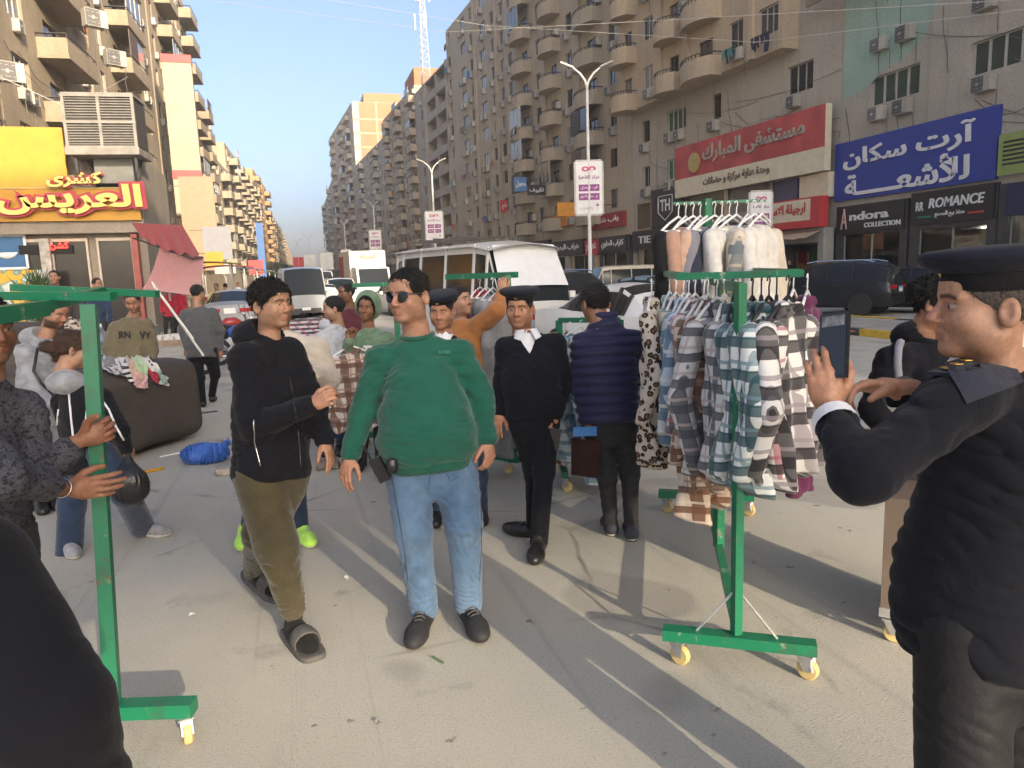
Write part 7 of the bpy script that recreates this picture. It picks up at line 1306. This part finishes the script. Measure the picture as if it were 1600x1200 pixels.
# 4 -- man in the navy puffer seen from behind
pD, W4 = person('man in navy quilted puffer jacket seen from behind carrying a brown case', 4.85,
  dict(head=(930,474,0), neck=(944,503,.0), sh_a=(912,540,.0), sh_b=(988,535,.0), el_a=(908,604,.0), wr_a=(918,654,-.06), el_b=(1000,584,.06), wr_b=(1000,540,.22), hip_a=(930,648,.0), hip_b=(972,646,.0),
       kn_a=(948,742,.02), kn_b=(984,738,.06), an_a=(955,828,.10), an_b=(987,836,.0), toe_a=(948,820,.34), toe_b=(984,812,.30)), skin=(.26,.14,.085), hair='short', face=fdir(-.35,.93), pitch=-.1, hs=1.05, h=.008, hh=.0042, away=True,
  top=dict(mat=C_NAVY, name='puffer_jacket', rows=.062, rowamp=.016, ra=(.082,.074,.068,.050), st=[(-.05,.195,.152,0), (.0,.200,.16,0), (.14,.200,.16,0), (.28,.205,.155,0), (.38,.190,.135,0), (.46,.135,.105,0), (.50,.095,.09,0), (.57,.085,.08,0)]),
  legs=dict(mat=C_CHAR, r=(.100,.070,.060,.044), pel=(.180,.14), fold=.009), shoes=dict(mat=mat('trainer_navy', (.02,.022,.035), .7), sole=M_RUBW, L=.29),
  hands={'a': dict(palm=(.7,.3,0), thumb=(.2,.9,0), curl=(.95,1.0,1.05,1.05), tcurl=.7)})
tag_, = (thing('laptop_case', 'dark brown soft case in the hand of the man in navy', 'case', V(916,700,4.78)),); Mc = Matrix.Rotation(-YAW-.35, 4, 'Z') @ Matrix.Rotation(R(4), 4, 'Y'); cm_ = cloth('case_brown', (.035,.016,.014), weave=900)
MB().sheet(lambda u, v: tuple(Mc @ Vector(((u-.5)*.20*(1-.1*v), -.03*math.sin(math.pi*u)*math.sin(math.pi*v)-.01, .06-v*.25))), 8, 8).sheet(lambda u, v: tuple(Mc @ Vector(((u-.5)*.20*(1-.1*v), .03*math.sin(math.pi*u)*math.sin(math.pi*v)-.008, .06-v*.25))), 8, 8).build('pouch', cm_, tag_, True); MB().tube([tuple(Mc @ Vector(p)) for p in ((-.05,0,.06), (-.035,0,.11), (.035,0,.11), (.05,0,.06))], .007, 6).build('handle', cm_, tag_)
ph = thing('mobile_phone', 'blue cased phone pressed against the brown case', 'phone', V(914,674,4.70)); MB().box((-.075,-.006,-.03), (.075,.006,.03), 0, Matrix.Rotation(-YAW, 4, 'Z')).build('casing', paint('phone_blue', (.03,.16,.42), .3), ph)
# 5 -- officer photographing with a phone, close on the right
pE, W5 = person('police officer in black uniform jumper and cap holding up a phone to film', 1.78,
  dict(head=(1541,478,.02), neck=(1576,562,.06), sh_a=(1500,626,-.10), sh_b=(1620,600,.22), el_a=(1348,742,-.24), wr_a=(1296,642,-.06), el_b=(1490,690,.30), wr_b=(1398,606,.14), hip_a=(1505,975,.07), hip_b=(1590,972,.16),
       kn_a=(1502,1290,.06), kn_b=(1575,1290,.18), an_a=(1490,1580,.06), an_b=(1565,1580,.18)), skin=(.36,.21,.14), hair='buzz', hairm=M_HAIRG, face=fdir(-.93,.22), pitch=.04, hs=1.09, h=.0055, hh=.0026, cap=True, stub=.12, jaw=1.1, away=True,
  top=dict(mat=C_KNIT, name='jumper', fold=.010, ef=.3, ra=(.070,.062,.056,.043), cuff=.86, shirt=True, st=[(-.06,.205,.205,.0), (.0,.207,.207,.015), (.12,.190,.198,.03), (.28,.190,.160,.01), (.38,.172,.128,0), (.46,.115,.095,0), (.51,.078,.075,0)]),
  legs=dict(mat=C_SATIN, r=(.112,.104,.098,.084), pel=(.172,.165), fold=.006), hands={'a': dict(fwd=(-.10,.15,1), palm=(.5,.75,.1), thumb=(.6,-.4,.2), curl=(.35,.42,.48,.5), tcurl=.45, h=.0032), 'b': dict(fwd=fdir(-1,-.05)+(.12,), palm=(.0,-.4,-1), thumb=(-.4,-.8,.4), curl=(.45,.6,.65,.7), tcurl=.5, h=.0032)})
jm = child(pE, 'jumper'); shirt_collar(pE, lift=.022, s=1.16)
patch = MB(); P_ = [[None]*9 for _ in range(9)]
for i in range(9):
    for j in range(9):
        u_, v_ = i/8, j/8; xa = (1472+(1570-1472)*u_)*(1-v_)+(1508+(1598-1508)*u_)*v_; ya = (562-16*u_)*(1-v_)+(632-34*u_)*v_; hp, hn = surf(jm, xa, ya)
        if hp is not None: P_[i][j] = tuple(hp+hn*.005-info['o'])
for i in range(8):
    for j in range(8):
        q = [P_[i][j], P_[i+1][j], P_[i+1][j+1], P_[i][j+1]]
        if all(q): patch.quad(*q)
if patch.v: patch.build('shoulder_patch', cloth('patch_slate', (.030,.033,.048)), jm)
for s_ in 'ab':
    dr = nrm(W5['wr_'+s_]-W5['el_'+s_]); c_ = W5['wr_'+s_]-dr*.028-info['o']; MB().tube([tuple(c_-dr*.03), tuple(c_+dr*.005)], [.050,.047], 18, caps=False).build('shirt_cuff', C_WHITE, pE, True)
a_, an_ = surf(jm, 1468, 590); b_, bn_ = surf(jm, 1526, 566); a_ = V(1466,575,1.7) if a_ is None else a_; b_ = V(1528,556,1.7) if b_ is None else b_; a_ = a_+np.array([0,0,.008]); b_ = b_+np.array([0,0,.008]); ep = MB().bar(tuple(a_-info['o']), tuple(b_-info['o']), .05, .008).build('epaulette', M_CAP, pE)
for k in (.15, .42, .68): c_ = a_+(b_-a_)*k; MB().box((-.009,-.012,.008), (.009,.012,.010), 0, Matrix.Translation(Vector(c_-info['o'])) @ Matrix.Rotation(-YAW, 4, 'Z')).build('rank_star', M_GOLDB, ep)
mp = V(1303,540,1.72); ph = thing('mobile_phone', 'black smartphone raised in both hands by the filming officer', 'phone', mp); Mp = Matrix(((*[0]*4,),)*4) if False else Matrix.Rotation(-YAW-R(62), 4, 'Z') @ Matrix.Rotation(R(-14), 4, 'X') @ Matrix.Rotation(R(-10), 4, 'Y')
MB().box((-.038,-.005,-.078), (.038,.005,.078), 0, Mp).build('casing', M_PLAS, ph); MB().box((-.035,-.0065,-.072), (.035,-.0055,.072), 0, Mp).build('screen', mat('phone_screen', (.02,.022,.025), .08), ph); MB().box((-.030,-.0075,.045), (.030,-.0066,.070), 0, Mp).build('screen_picture', mat('screen_zebra', (.18,.18,.18), .3, .9, 60), ph)
# 6 -- man gripping the left rack, 7 -- dark sleeve close by
g = NG('shirt_printed', .9); n_ = g.noise(g.coord(scale=(1,1,1.6)), 46, 6, .7); C_PRINT = g.color(g.ramp(n_, [(.44, (.014,.014,.020)), (.53, (.085,.085,.105)), (.60, (.020,.020,.028)), (.70, (.13,.13,.15))]))
pF, W6 = person('man in dark printed shirt gripping the post of the green rack', 2.62,
  dict(head=(-22,515,.02), neck=(-28,598,.0), sh_a=(-70,655,-.16), sh_b=(30,640,.14), el_a=(8,748,-.26), wr_a=(105,764,.06), el_b=(62,738,.10), wr_b=(126,688,.14), hip_a=(-60,850,-.06), hip_b=(10,850,.08), kn_a=(-30,1060,-.1), kn_b=(40,1060,.1), an_a=(-20,1260,-.05), an_b=(60,1230,.15)), skin=(.24,.125,.078), hair='short', face=fdir(.85,-.5), hs=1.03, h=.008, hh=.004, stub=.5,
  top=dict(mat=C_PRINT, name='shirt', cuff=.62, fold=.010, ra=(.078,.070,.062,.056)), legs=dict(mat=C_CHAR),
  hands={'a': dict(fwd=fdir(1,.05)+(.02,), palm=fdir(.1,1)+(0,), thumb=(0,0,1), curl=(.28,.30,.34,.40), tcurl=.5, h=.0036, s=1.1), 'b': dict(fwd=fdir(.85,.25)+(.35,), palm=fdir(.35,-.9)+(0,), thumb=(0,0,1), curl=(.75,.8,.85,.85), tcurl=.55, h=.0036, s=1.1)})
for s_, r_ in (('a', .033), ('b', .034)):
    dr = nrm(W6['wr_'+s_]-W6['el_'+s_]); c_ = W6['wr_'+s_]-dr*.03-info['o']; f2 = np.cross(dr, [0,0,1]); f2 = nrm(f2); f3 = np.cross(dr, f2); MB().tube([tuple(c_+(f2*math.cos(a)+f3*math.sin(a))*r_) for a in np.linspace(0, 6.283, 25)], .0035, 6, caps=False).build('bracelet', M_STEEL, pF, True)
pG, _w = person('person in plain black coat standing right beside the photographer', .98,
  dict(head=(-420,480,.0), neck=(-330,690,.05), sh_a=(-480,860,.0), sh_b=(-60,905,.05), el_b=(82,1128,.02), wr_b=(165,1345,.05), hip_a=(-260,1350,.1), hip_b=(-40,1350,.1), kn_a=(-260,1800,.1), kn_b=(-60,1800,.1), an_a=(-260,2250,.1), an_b=(-60,2250,.1)), hair='short', face=fdir(.2,1), away=True, h=.008, hh=.006,
  top=dict(mat=C_BLACK, name='coat', fold=.007, ef=.5, ra=(.088,.080,.074,.055), st=[(-.25,.22,.17,0), (-.05,.21,.165,0), (.12,.20,.155,0), (.30,.20,.145,0), (.40,.18,.12,0), (.48,.11,.09,0), (.52,.08,.075,0)]), legs=dict(mat=C_CHAR))
# 8 -- woman with the bun
pH, W8 = person('woman with brown hair bun in black tracksuit with white stripes carrying a bag', 5.0,
  dict(head=(116,546,0), neck=(122,600,.0), sh_a=(98,628,.12), sh_b=(158,622,-.12), el_a=(112,690,.14), wr_a=(150,705,.0), el_b=(186,672,-.18), wr_b=(198,702,-.08), hip_a=(118,712,.08), hip_b=(160,708,-.08), kn_a=(112,790,.02), kn_b=(196,772,-.12), an_a=(108,866,.0), an_b=(222,822,.25), toe_a=(128,878), toe_b=(254,832)), skin=TANSK, hair='bun', hairm=M_HAIRB, face=fdir(.80,.55), pitch=-.25, hs=1.03, h=.009, hh=.0045, away=True, stub=0,
  top=dict(mat=C_BLACK, name='track_top', fold=.008, ra=(.068,.060,.054,.042), st=[(-.12,.185,.15,0), (-.04,.175,.145,0), (.12,.16,.13,0), (.30,.172,.128,0), (.40,.155,.11,0), (.47,.10,.085,0), (.52,.08,.075,0)]), hood=C_MGREY, legs=dict(mat=C_DENIM, r=(.10,.085,.085,.082), fold=.010), shoes=dict(mat=cloth('canvas_grey', (.25,.25,.26), .4, weave=60), sole=M_RUBW, L=.26),
  hands={'b': dict(palm=(-.5,.5,0), thumb=(.6,.4,0), curl=(.95,1,1,1), tcurl=.6)})
tt = child(pH, 'track_top')
for pts in ([(92,640), (88,680), (92,705)], [(108,615), (112,660), (118,710)], [(150,612), (170,640), (182,668), (196,692)], [(138,618), (134,660), (140,700)]): decal_line(tt, pts, .007, C_WHITE, 'stripe', off=.002)
bag = thing('plastic_bag', 'black plastic carrier bag hanging from the woman hand', 'bag', V(203,748,4.85))
add_part(bag, 'sack', lambda p: smin(ell(p, V(203,760,4.85), (.125,.09,.125)), cone(p, V(200,712,4.86), V(202,745,4.85), .018, .08), .05)-folds(p, 3, (1,.3,0), .06, .016)-folds(p, 9, (.3,1,.2), .04, .008), V(203,750,4.85)-.25, V(203,750,4.85)+.25, .009, mat('bag_black', (.015,.015,.016), .28))
# 9.. people behind
person('man in grey hooded knit coat with a dark strap, bent over the draped car', 6.0,
  dict(head=(86,488,.0), neck=(66,530,.0), sh_a=(40,552,-.12), sh_b=(88,548,.12), el_a=(60,620,-.15), wr_a=(120,640,-.2), el_b=(110,610,.1), wr_b=(150,640,.0), hip_a=(45,690,-.05), hip_b=(80,690,.05), kn_a=(60,770,0), kn_b=(90,770,.1), an_a=(70,835,.0), an_b=(95,835,.1), toe_a=(85,842), toe_b=(110,842)), skin=BROWN, hair='short', face=fdir(.92,-.30), pitch=-.35, hs=1.03, h=.012, hh=.0055, beard=.8,
  top=dict(mat=C_MGREY, name='hooded_coat', fold=.010, ra=(.078,.07,.062,.05), st=[(-.2,.20,.16,0), (-.05,.195,.155,0), (.12,.18,.145,0), (.30,.185,.14,0), (.40,.165,.12,0), (.48,.10,.09,0), (.52,.08,.075,0)]), hood=C_MGREY, legs=dict(mat=C_CHAR), shoes=dict(mat=M_LEATH, sole=M_RUB), hands={'a': dict(h=.008), 'b': dict(h=.008)})
decal_line([c for c in bpy.data.objects if c.name.startswith('hooded_coat')][-1], [(58,545), (52,580), (64,600), (90,625)], .012, M_PLAS, 'bag_strap', off=.004)
pO, WO = person('man in olive field jacket and dark beanie looking down behind the draped car', 8.4,
  dict(head=(207,470,0), neck=(203,498,.02), sh_a=(182,512,.0), sh_b=(228,510,.02), el_a=(172,545,-.1), wr_a=(180,575,-.2), el_b=(238,548,.0), wr_b=(232,580,-.1), hip_a=(192,580,.0), hip_b=(220,580,.02), kn_a=(192,640,0), kn_b=(222,640,0), an_a=(192,690,0), an_b=(222,690,0), toe_a=(190,700), toe_b=(220,700)), skin=BROWN, hair='short', face=fdir(.30,-.95), pitch=-.45, hs=1.03, h=.012, hh=.006,
  top=dict(mat=C_OLJ, name='field_jacket', fold=.012, ra=(.08,.072,.064,.05), st=[(-.2,.20,.155,0), (0,.195,.15,0), (.14,.19,.15,0), (.3,.19,.14,0), (.4,.17,.12,0), (.47,.105,.09,0), (.52,.085,.08,0)]), legs=dict(mat=C_CHAR), shoes=dict(mat=M_LEATH, sole=M_RUB), hands={'a': dict(h=.008), 'b': dict(h=.008)})
add_part(pO, 'beanie', lambda p: smax(ell(p, info['hc'], (.092,.105,.108)), -(p[:, 2]-np.float32(info['hc'][2]+.035)), .01), info['hc']-.13, info['hc']+.13, .009, C_BLACK)
oj = child(pO, 'field_jacket')
for x_, tx in ((196,'RN'), (228,'VY')):
    hp, hn = surf(oj, x_, 524)
    if hp is not None: letters('lettering', tx, M_PLAS, oj, frame_at(hp+hn*.012-info['o'], tuple(_r)), width=.13, height=.085, bold=.03, ext=.004)
pI, _w = person('man in dark grey shirt and black trousers walking away past the table', 10.6,
  dict(head=(309,458,0), neck=(311,480,.0), sh_a=(291,491,.0), sh_b=(333,490,.0), el_a=(286,518,.0), wr_a=(292,542,-.05), el_b=(344,516,.05), wr_b=(344,545,.1), hip_a=(302,546,.0), hip_b=(328,546,.0), kn_a=(312,590,-.05), kn_b=(336,586,.15), an_a=(317,630,.0), an_b=(331,618,.4), toe_a=(316,622,.35), toe_b=(336,624,.7)), skin=BROWN, hair='short', face=fdir(.35,.93), hs=1.03, h=.013, hh=.006, away=True,
  top=dict(mat=C_GREY, name='shirt', fold=.010, ra=(.075,.066,.058,.048), st=[(-.10,.205,.16,0), (0,.21,.16,0), (.14,.205,.155,0), (.3,.205,.14,0), (.4,.18,.12,0), (.47,.11,.09,0), (.52,.08,.075,0)]), legs=dict(mat=C_BLACK, r=(.105,.075,.062,.05)), shoes=dict(mat=M_LEATH, sole=M_RUB), hands={'a': dict(h=.008), 'b': dict(h=.008)})
# 10 -- partly hidden behind the youth: cream jacket and neon trainers
person('person in cream jacket, dark jeans and neon trainers behind the youth in black', 5.0,
  dict(head=(436,480,0), neck=(450,520,.0), sh_a=(425,548,.0), sh_b=(494,545,.0), el_a=(420,600,.0), wr_a=(428,640,.0), el_b=(512,592,.0), wr_b=(488,585,-.22), hip_a=(430,640,.0), hip_b=(470,640,.0), kn_a=(404,745,0), kn_b=(462,742,0), an_a=(384,838,.1), an_b=(472,838,.1), toe_a=(372,880), toe_b=(490,856)), skin=BROWN, hair='short', face=fdir(.3,-.95), hs=1.05, h=.010, hh=.006,
  top=dict(mat=C_CREAM, name='jacket', fold=.012, ra=(.085,.078,.072,.052)), legs=dict(mat=C_DENIM, r=(.09,.07,.062,.05)), shoes=dict(mat=M_NEON, sole=M_RUBW, L=.30), hands={'b': dict(curl=(.6,.6,.6,.6), h=.006)})
person('young man in pale grey hoodie facing the stall of folded scarves', 7.6,
  dict(head=(521,482,0), neck=(524,510,.02), sh_a=(505,530,-.1), sh_b=(538,526,.1), el_a=(498,572,-.12), wr_a=(480,590,-.3), el_b=(545,570,.1), wr_b=(528,590,-.1), hip_a=(508,612,-.05), hip_b=(532,612,.05), kn_a=(512,680,0), kn_b=(535,680,0), an_a=(512,742,0), an_b=(535,742,0), toe_a=(495,745), toe_b=(520,745)), skin=TANSK, hair='crop', face=fdir(-.92,-.2), hs=1.03, h=.011, hh=.0055, stub=.3,
  top=dict(mat=C_LGREY, name='hoodie', fold=.012, ra=(.08,.072,.064,.05), st=[(-.08,.18,.15,0), (0,.19,.155,0), (.14,.185,.15,0), (.3,.185,.14,0), (.4,.165,.12,0), (.47,.105,.09,0), (.52,.085,.08,0)]), hood=C_LGREY, legs=dict(mat=C_DENIM), shoes=dict(mat=M_LEATH, sole=M_RUB), hands={'a': dict(h=.008)})
person('man in long maroon robe with a red scarf among the stalls', 9.3,
  dict(head=(541,458,0), neck=(546,484,.0), sh_a=(533,496,-.05), sh_b=(566,496,.05), el_a=(528,528,-.05), wr_a=(532,552,-.1), el_b=(570,530,.05), wr_b=(566,555,.0), hip_a=(540,556,.0), hip_b=(560,556,.0), kn_a=(540,610,0), kn_b=(560,610,0), an_a=(540,655,0), an_b=(560,655,0), toe_a=(536,664), toe_b=(556,664)), skin=DKSK, hair='buzz', face=fdir(-.75,-.6), hs=1.03, h=.014, hh=.006,
  top=dict(mat=C_MAROON, name='robe', fold=.012, ra=(.075,.068,.06,.055), st=[(-.85,.24,.2,0), (-.4,.21,.17,0), (0,.185,.15,0), (.14,.175,.145,0), (.3,.18,.135,0), (.4,.165,.12,0), (.47,.105,.09,0), (.52,.075,.075,0)]), shoes=dict(mat=M_LEATH, sole=M_RUB))
pJ, WJ = person('boy in faded sage hoodie with the hood up holding a plaid shirt on a hanger', 7.0,
  dict(head=(574,480,0), neck=(577,516,.02), sh_a=(556,534,.0), sh_b=(604,532,.0), el_a=(540,572,-.1), wr_a=(546,532,-.28), el_b=(614,572,.0), wr_b=(608,605,-.1), hip_a=(564,614,.0), hip_b=(596,614,.0), kn_a=(564,690,0), kn_b=(596,690,0), an_a=(564,765,0), an_b=(596,765,0), toe_a=(560,778), toe_b=(594,778)), skin=(.20,.105,.06), hair='short', face=fdir(-.12,-.98), pitch=-.05, tilt=.12, hs=1.03, h=.010, hh=.0045, stub=.05, sleepy=True,
  top=dict(mat=C_SAGE, name='hoodie', fold=.012, ra=(.082,.074,.066,.05), st=[(-.08,.19,.15,0), (0,.195,.155,0), (.14,.19,.15,0), (.3,.185,.14,0), (.4,.165,.12,0), (.47,.105,.09,0), (.52,.085,.08,0)]), legs=dict(mat=C_CHAR), shoes=dict(mat=M_LEATH, sole=M_RUB), hands={'a': dict(fwd=(0,0,1), palm=(.4,-.8,0), thumb=(.8,0,0), curl=(.9,.95,1,1), tcurl=.6, h=.006)})
I = dict(info); hv, Rm = I['hc'], I['Rh']
add_part(pJ, 'hood', lambda p: smax(smax(ell(p, hv+Rm@np.array([0,-.03,.015]), (.128,.140,.150)), -ell(p, hv+Rm@np.array([0,.06,-.01]), (.092,.16,.125), Rm), .012), -ell(p, hv+Rm@np.array([0,-.02,.0]), (.108,.120,.125)), .01), hv-.22, hv+.22, .008, C_SAGE)
hs_ = child(pJ, 'hoodie'); hp, hn = surf(hs_, 586, 555)
for k, tx in enumerate(('TRUE', 'LIFE')):
    hp, hn = surf(hs_, 584, 546+k*14)
    if hp is not None: letters('lettering', tx, C_WHITE, hs_, frame_at(hp+hn*.01-I['o'], tuple(_r)), width=.19, height=.075, bold=.05, ext=.006)
pK, WK = person('second police officer in cap, face half hidden behind the man in green', 5.3,
  dict(head=(690,486,0), neck=(694,524,.0), sh_a=(660,548,.0), sh_b=(726,548,.0), el_a=(650,600,0), wr_a=(655,640,-.1), el_b=(738,610,.0), wr_b=(738,650,-.1), hip_a=(672,650,0), hip_b=(712,650,0), kn_a=(680,730,0), kn_b=(748,742,.0), an_a=(682,818,.1), an_b=(752,822,.1), toe_a=(680,838), toe_b=(756,832)), skin=(.38,.21,.135), hair='buzz', face=fdir(-.15,-.98), pitch=-.12, hs=1.03, h=.011, hh=.0045, cap=True, must=.5, sleepy=True, jaw=1.1,
  top=dict(mat=C_KNIT, name='jumper', fold=.008, ra=(.07,.062,.058,.044), st=POLICE_ST, vneck=True), legs=dict(mat=C_DENIM), shoes=dict(mat=M_LEATH, sole=M_RUB), hands={'b': dict(h=.006)})
person('man in burnt orange sweater reaching up to hangers on the rear rack', 6.1,
  dict(head=(718,472,.0), neck=(722,502,.0), sh_a=(708,520,.05), sh_b=(748,510,-.08), el_a=(700,570,.0), wr_a=(712,600,-.1), el_b=(776,486,-.2), wr_b=(786,456,-.05), hip_a=(712,612,0), hip_b=(742,612,0), kn_a=(712,700,0), kn_b=(742,700,0), an_a=(712,785,0), an_b=(742,785,0), toe_a=(708,795), toe_b=(746,795)), skin=TANSK, hair='thick', face=fdir(.75,-.55), pitch=.25, hs=1.03, h=.011, hh=.0055, stub=.4,
  top=dict(mat=C_TAN, name='sweater', fold=.012, ra=(.08,.078,.066,.048)), legs=dict(mat=C_DENIM), shoes=dict(mat=M_LEATH, sole=M_RUB), hands={'b': dict(fwd=(0,.2,1), palm=(.2,.8,0), thumb=(.8,0,0), curl=(.7,.8,.8,.8), h=.006)})
pL, WL = person('lad in black hoodie with grey backpack strap and earbuds behind the filming officer', 3.7,
  dict(head=(1462,474,0), neck=(1452,532,.0), sh_a=(1398,565,-.05), sh_b=(1490,562,.1), el_a=(1368,640,-.08), wr_a=(1392,690,-.2), el_b=(1500,650,.1), wr_b=(1490,700,.0), hip_a=(1420,740,0), hip_b=(1475,740,.05), kn_a=(1425,880,0), kn_b=(1478,880,0), an_a=(1428,1000,0), an_b=(1480,1000,0), toe_a=(1440,1030), toe_b=(1500,1030)), skin=(.30,.165,.10), hair='curly', face=fdir(.80,-.55), pitch=-.15, hs=1.03, h=.009, hh=.0045,
  top=dict(mat=C_BLACK, name='hoodie', fold=.010, ra=(.085,.078,.07,.052)), hood=C_BLACK, legs=dict(mat=C_CHAR), shoes=dict(mat=M_LEATH, sole=M_RUB), hands={'a': dict(h=.006)})
M_GREYST = cloth('strap_grey', (.22,.23,.26)); hd_ = child(pL, 'hoodie'); decal_line(hd_, [(1412,522), (1404,545), (1402,575), (1404,600)], .020, M_GREYST, 'backpack_strap', off=.004)
el_ = MB(); el_.tube([(-.092,-.004,-.004), (-.094,.002,-.016), (-.092,.008,-.035)], [.009,.007,.004], 8); head_part(el_, 'earbud', WHITE, pL, True)
# small figures along the pavements
def ypx(x, d, z): return 600+((_fw[2]+_r[2]*(x-800)/F_PX)-(z-CAM_H)/d)*F_PX/_u[2]
def small(label, x, d, topm, botm, face, sk=BROWN, rx=1.0, ground=0.0, away=False, hm=1.7):
    yf, yh = ypx(x, d, ground), ypx(x, d, ground+hm); H_ = yf-yh; Y_ = lambda f: yh+H_*f; w_ = H_*.12*rx
    return person(label, d, dict(head=(x,Y_(.068)), neck=(x,Y_(.155)), sh_a=(x-w_*.85,Y_(.215)), sh_b=(x+w_*.85,Y_(.215)), el_a=(x-w_*1.2,Y_(.37)), wr_a=(x-w_*1.1,Y_(.48),-.1), el_b=(x+w_*1.2,Y_(.37)), wr_b=(x+w_*1.1,Y_(.48),-.1), hip_a=(x-w_*.45,Y_(.50)), hip_b=(x+w_*.45,Y_(.50)), kn_a=(x-w_*.5,Y_(.73),-.06), kn_b=(x+w_*.55,Y_(.73),.06), an_a=(x-w_*.5,Y_(.95)), an_b=(x+w_*.6,Y_(.95)), toe_a=(x-w_*.5,Y_(.985),-.15), toe_b=(x+w_*.6,Y_(.985),-.15)), skin=sk, hair='short', face=face, hs=1.03, h=.018, hh=.009, away=away, ground=ground,
      top=dict(mat=topm, name='shirt', fold=.01), legs=dict(mat=botm), shoes=dict(mat=M_LEATH, sole=M_RUB))
small('man in maroon shirt standing by the shop plant', 85, 13.5, C_MAROON, C_CHAR, fdir(.4,-.9), ground=.38); small('boy in navy top by the dark shop doorway', 152, 14, C_DENIM, C_CHAR, fdir(.8,-.5), ground=.22)
small('first of two men in matching red shirts before the pink tarpaulin', 264, 23, C_REDT, C_CHAR, fdir(.5,-.8), DKSK); small('second of two men in matching red shirts, turned to the first', 279, 23.4, C_REDT, C_CHAR, fdir(-.6,.7), DKSK, away=True)
small('shopper in pale shirt outside the ROMANCE window', 1445, 34, C_LGREY, C_CHAR, fdir(-.9,.2), ground=.15); small('woman in green coat beside the lit shop window', 1466, 32.5, cloth('coat_lime', (.18,.36,.12)), C_CHAR, fdir(-.3,.9), ground=.15)
small('distant walker in a white shirt crossing between cars', 372, 40, C_WHITE, C_CHAR, fdir(.4,-.9)); small('distant walker in black beside the parked motorcycles', 352, 30, C_BLACK, C_CHAR, fdir(-.4,.9), away=True); small('distant man in pale jacket near the street end', 488, 45, C_CREAM, C_DENIM, fdir(0,-1))
small('shopper in red near the grill shop counter', 1222, 37, C_REDT, C_CHAR, fdir(.4,-.8), ground=.15); small('shopkeeper in dark top under the grill shop awning', 1233, 37.5, C_BLACK, C_CHAR, fdir(-.4,-.8), ground=.15); small('seller in yellow top at the left hand stalls', 338, 27, cloth('top_yellow', (.5,.36,.08)), C_CHAR, fdir(.2,-.9))
# ---------------------------------------------------------------- litter on the road
LIT = [((455,800),'grey'), ((590,1130),'grey'), ((240,820),'grey'), ((1180,880),'grey'), ((1330,700),'white'), ((540,905),'white'), ((300,960),'white'), ((1290,560),'white'), ((1120,1110),'grey')]
LM = {'grey': paint('scrapgrey', (.22,.21,.20), .9), 'leaf': paint('scrapbrown', (.14,.10,.05), .9), 'white': paint('scrapwhite', (.60,.58,.54), .9)}
for k, ((x, y), c) in enumerate(LIT):
    p = G(x, y); r_ = random.Random(k); s_ = r_.uniform(.014,.034); o_ = thing('litter_scrap', {'grey': 'tiny grey scrap of litter on the road', 'leaf': 'tiny dry brown leaf on the road', 'white': 'tiny white scrap of paper on the road'}[c], 'litter', p, r_.uniform(0,6), {'grey': 'grey litter on the road', 'leaf': 'dry leaves on the road', 'white': 'paper scraps on the road'}[c])
    MB().sheet(lambda u, v: ((u-.5)*s_*2*(1-.3*v), (v-.5)*s_*1.3, .004+.012*abs(math.sin(3*u+k))*math.sin(3*v+.3)), 4, 4).build('scrap', LM[c], o_)
hz = MB().box((-510,-270,-1), (510,1310,62)).build('haze', []); hz.data.materials.clear(); tag(hz, 'thin dusty haze filling the street air', 'haze', None, 'stuff')
hm = bpy.data.materials.new('haze_air'); hm.use_nodes = True; hm.node_tree.nodes.clear(); _o = hm.node_tree.nodes.new('ShaderNodeOutputMaterial'); _v = hm.node_tree.nodes.new('ShaderNodeVolumePrincipled'); _v.inputs['Density'].default_value = .0011; _v.inputs['Color'].default_value = (.86,.88,.90,1); _v.inputs['Anisotropy'].default_value = .2
hm.node_tree.links.new(_v.outputs[0], _o.inputs['Volume']); hz.data.materials.append(hm)
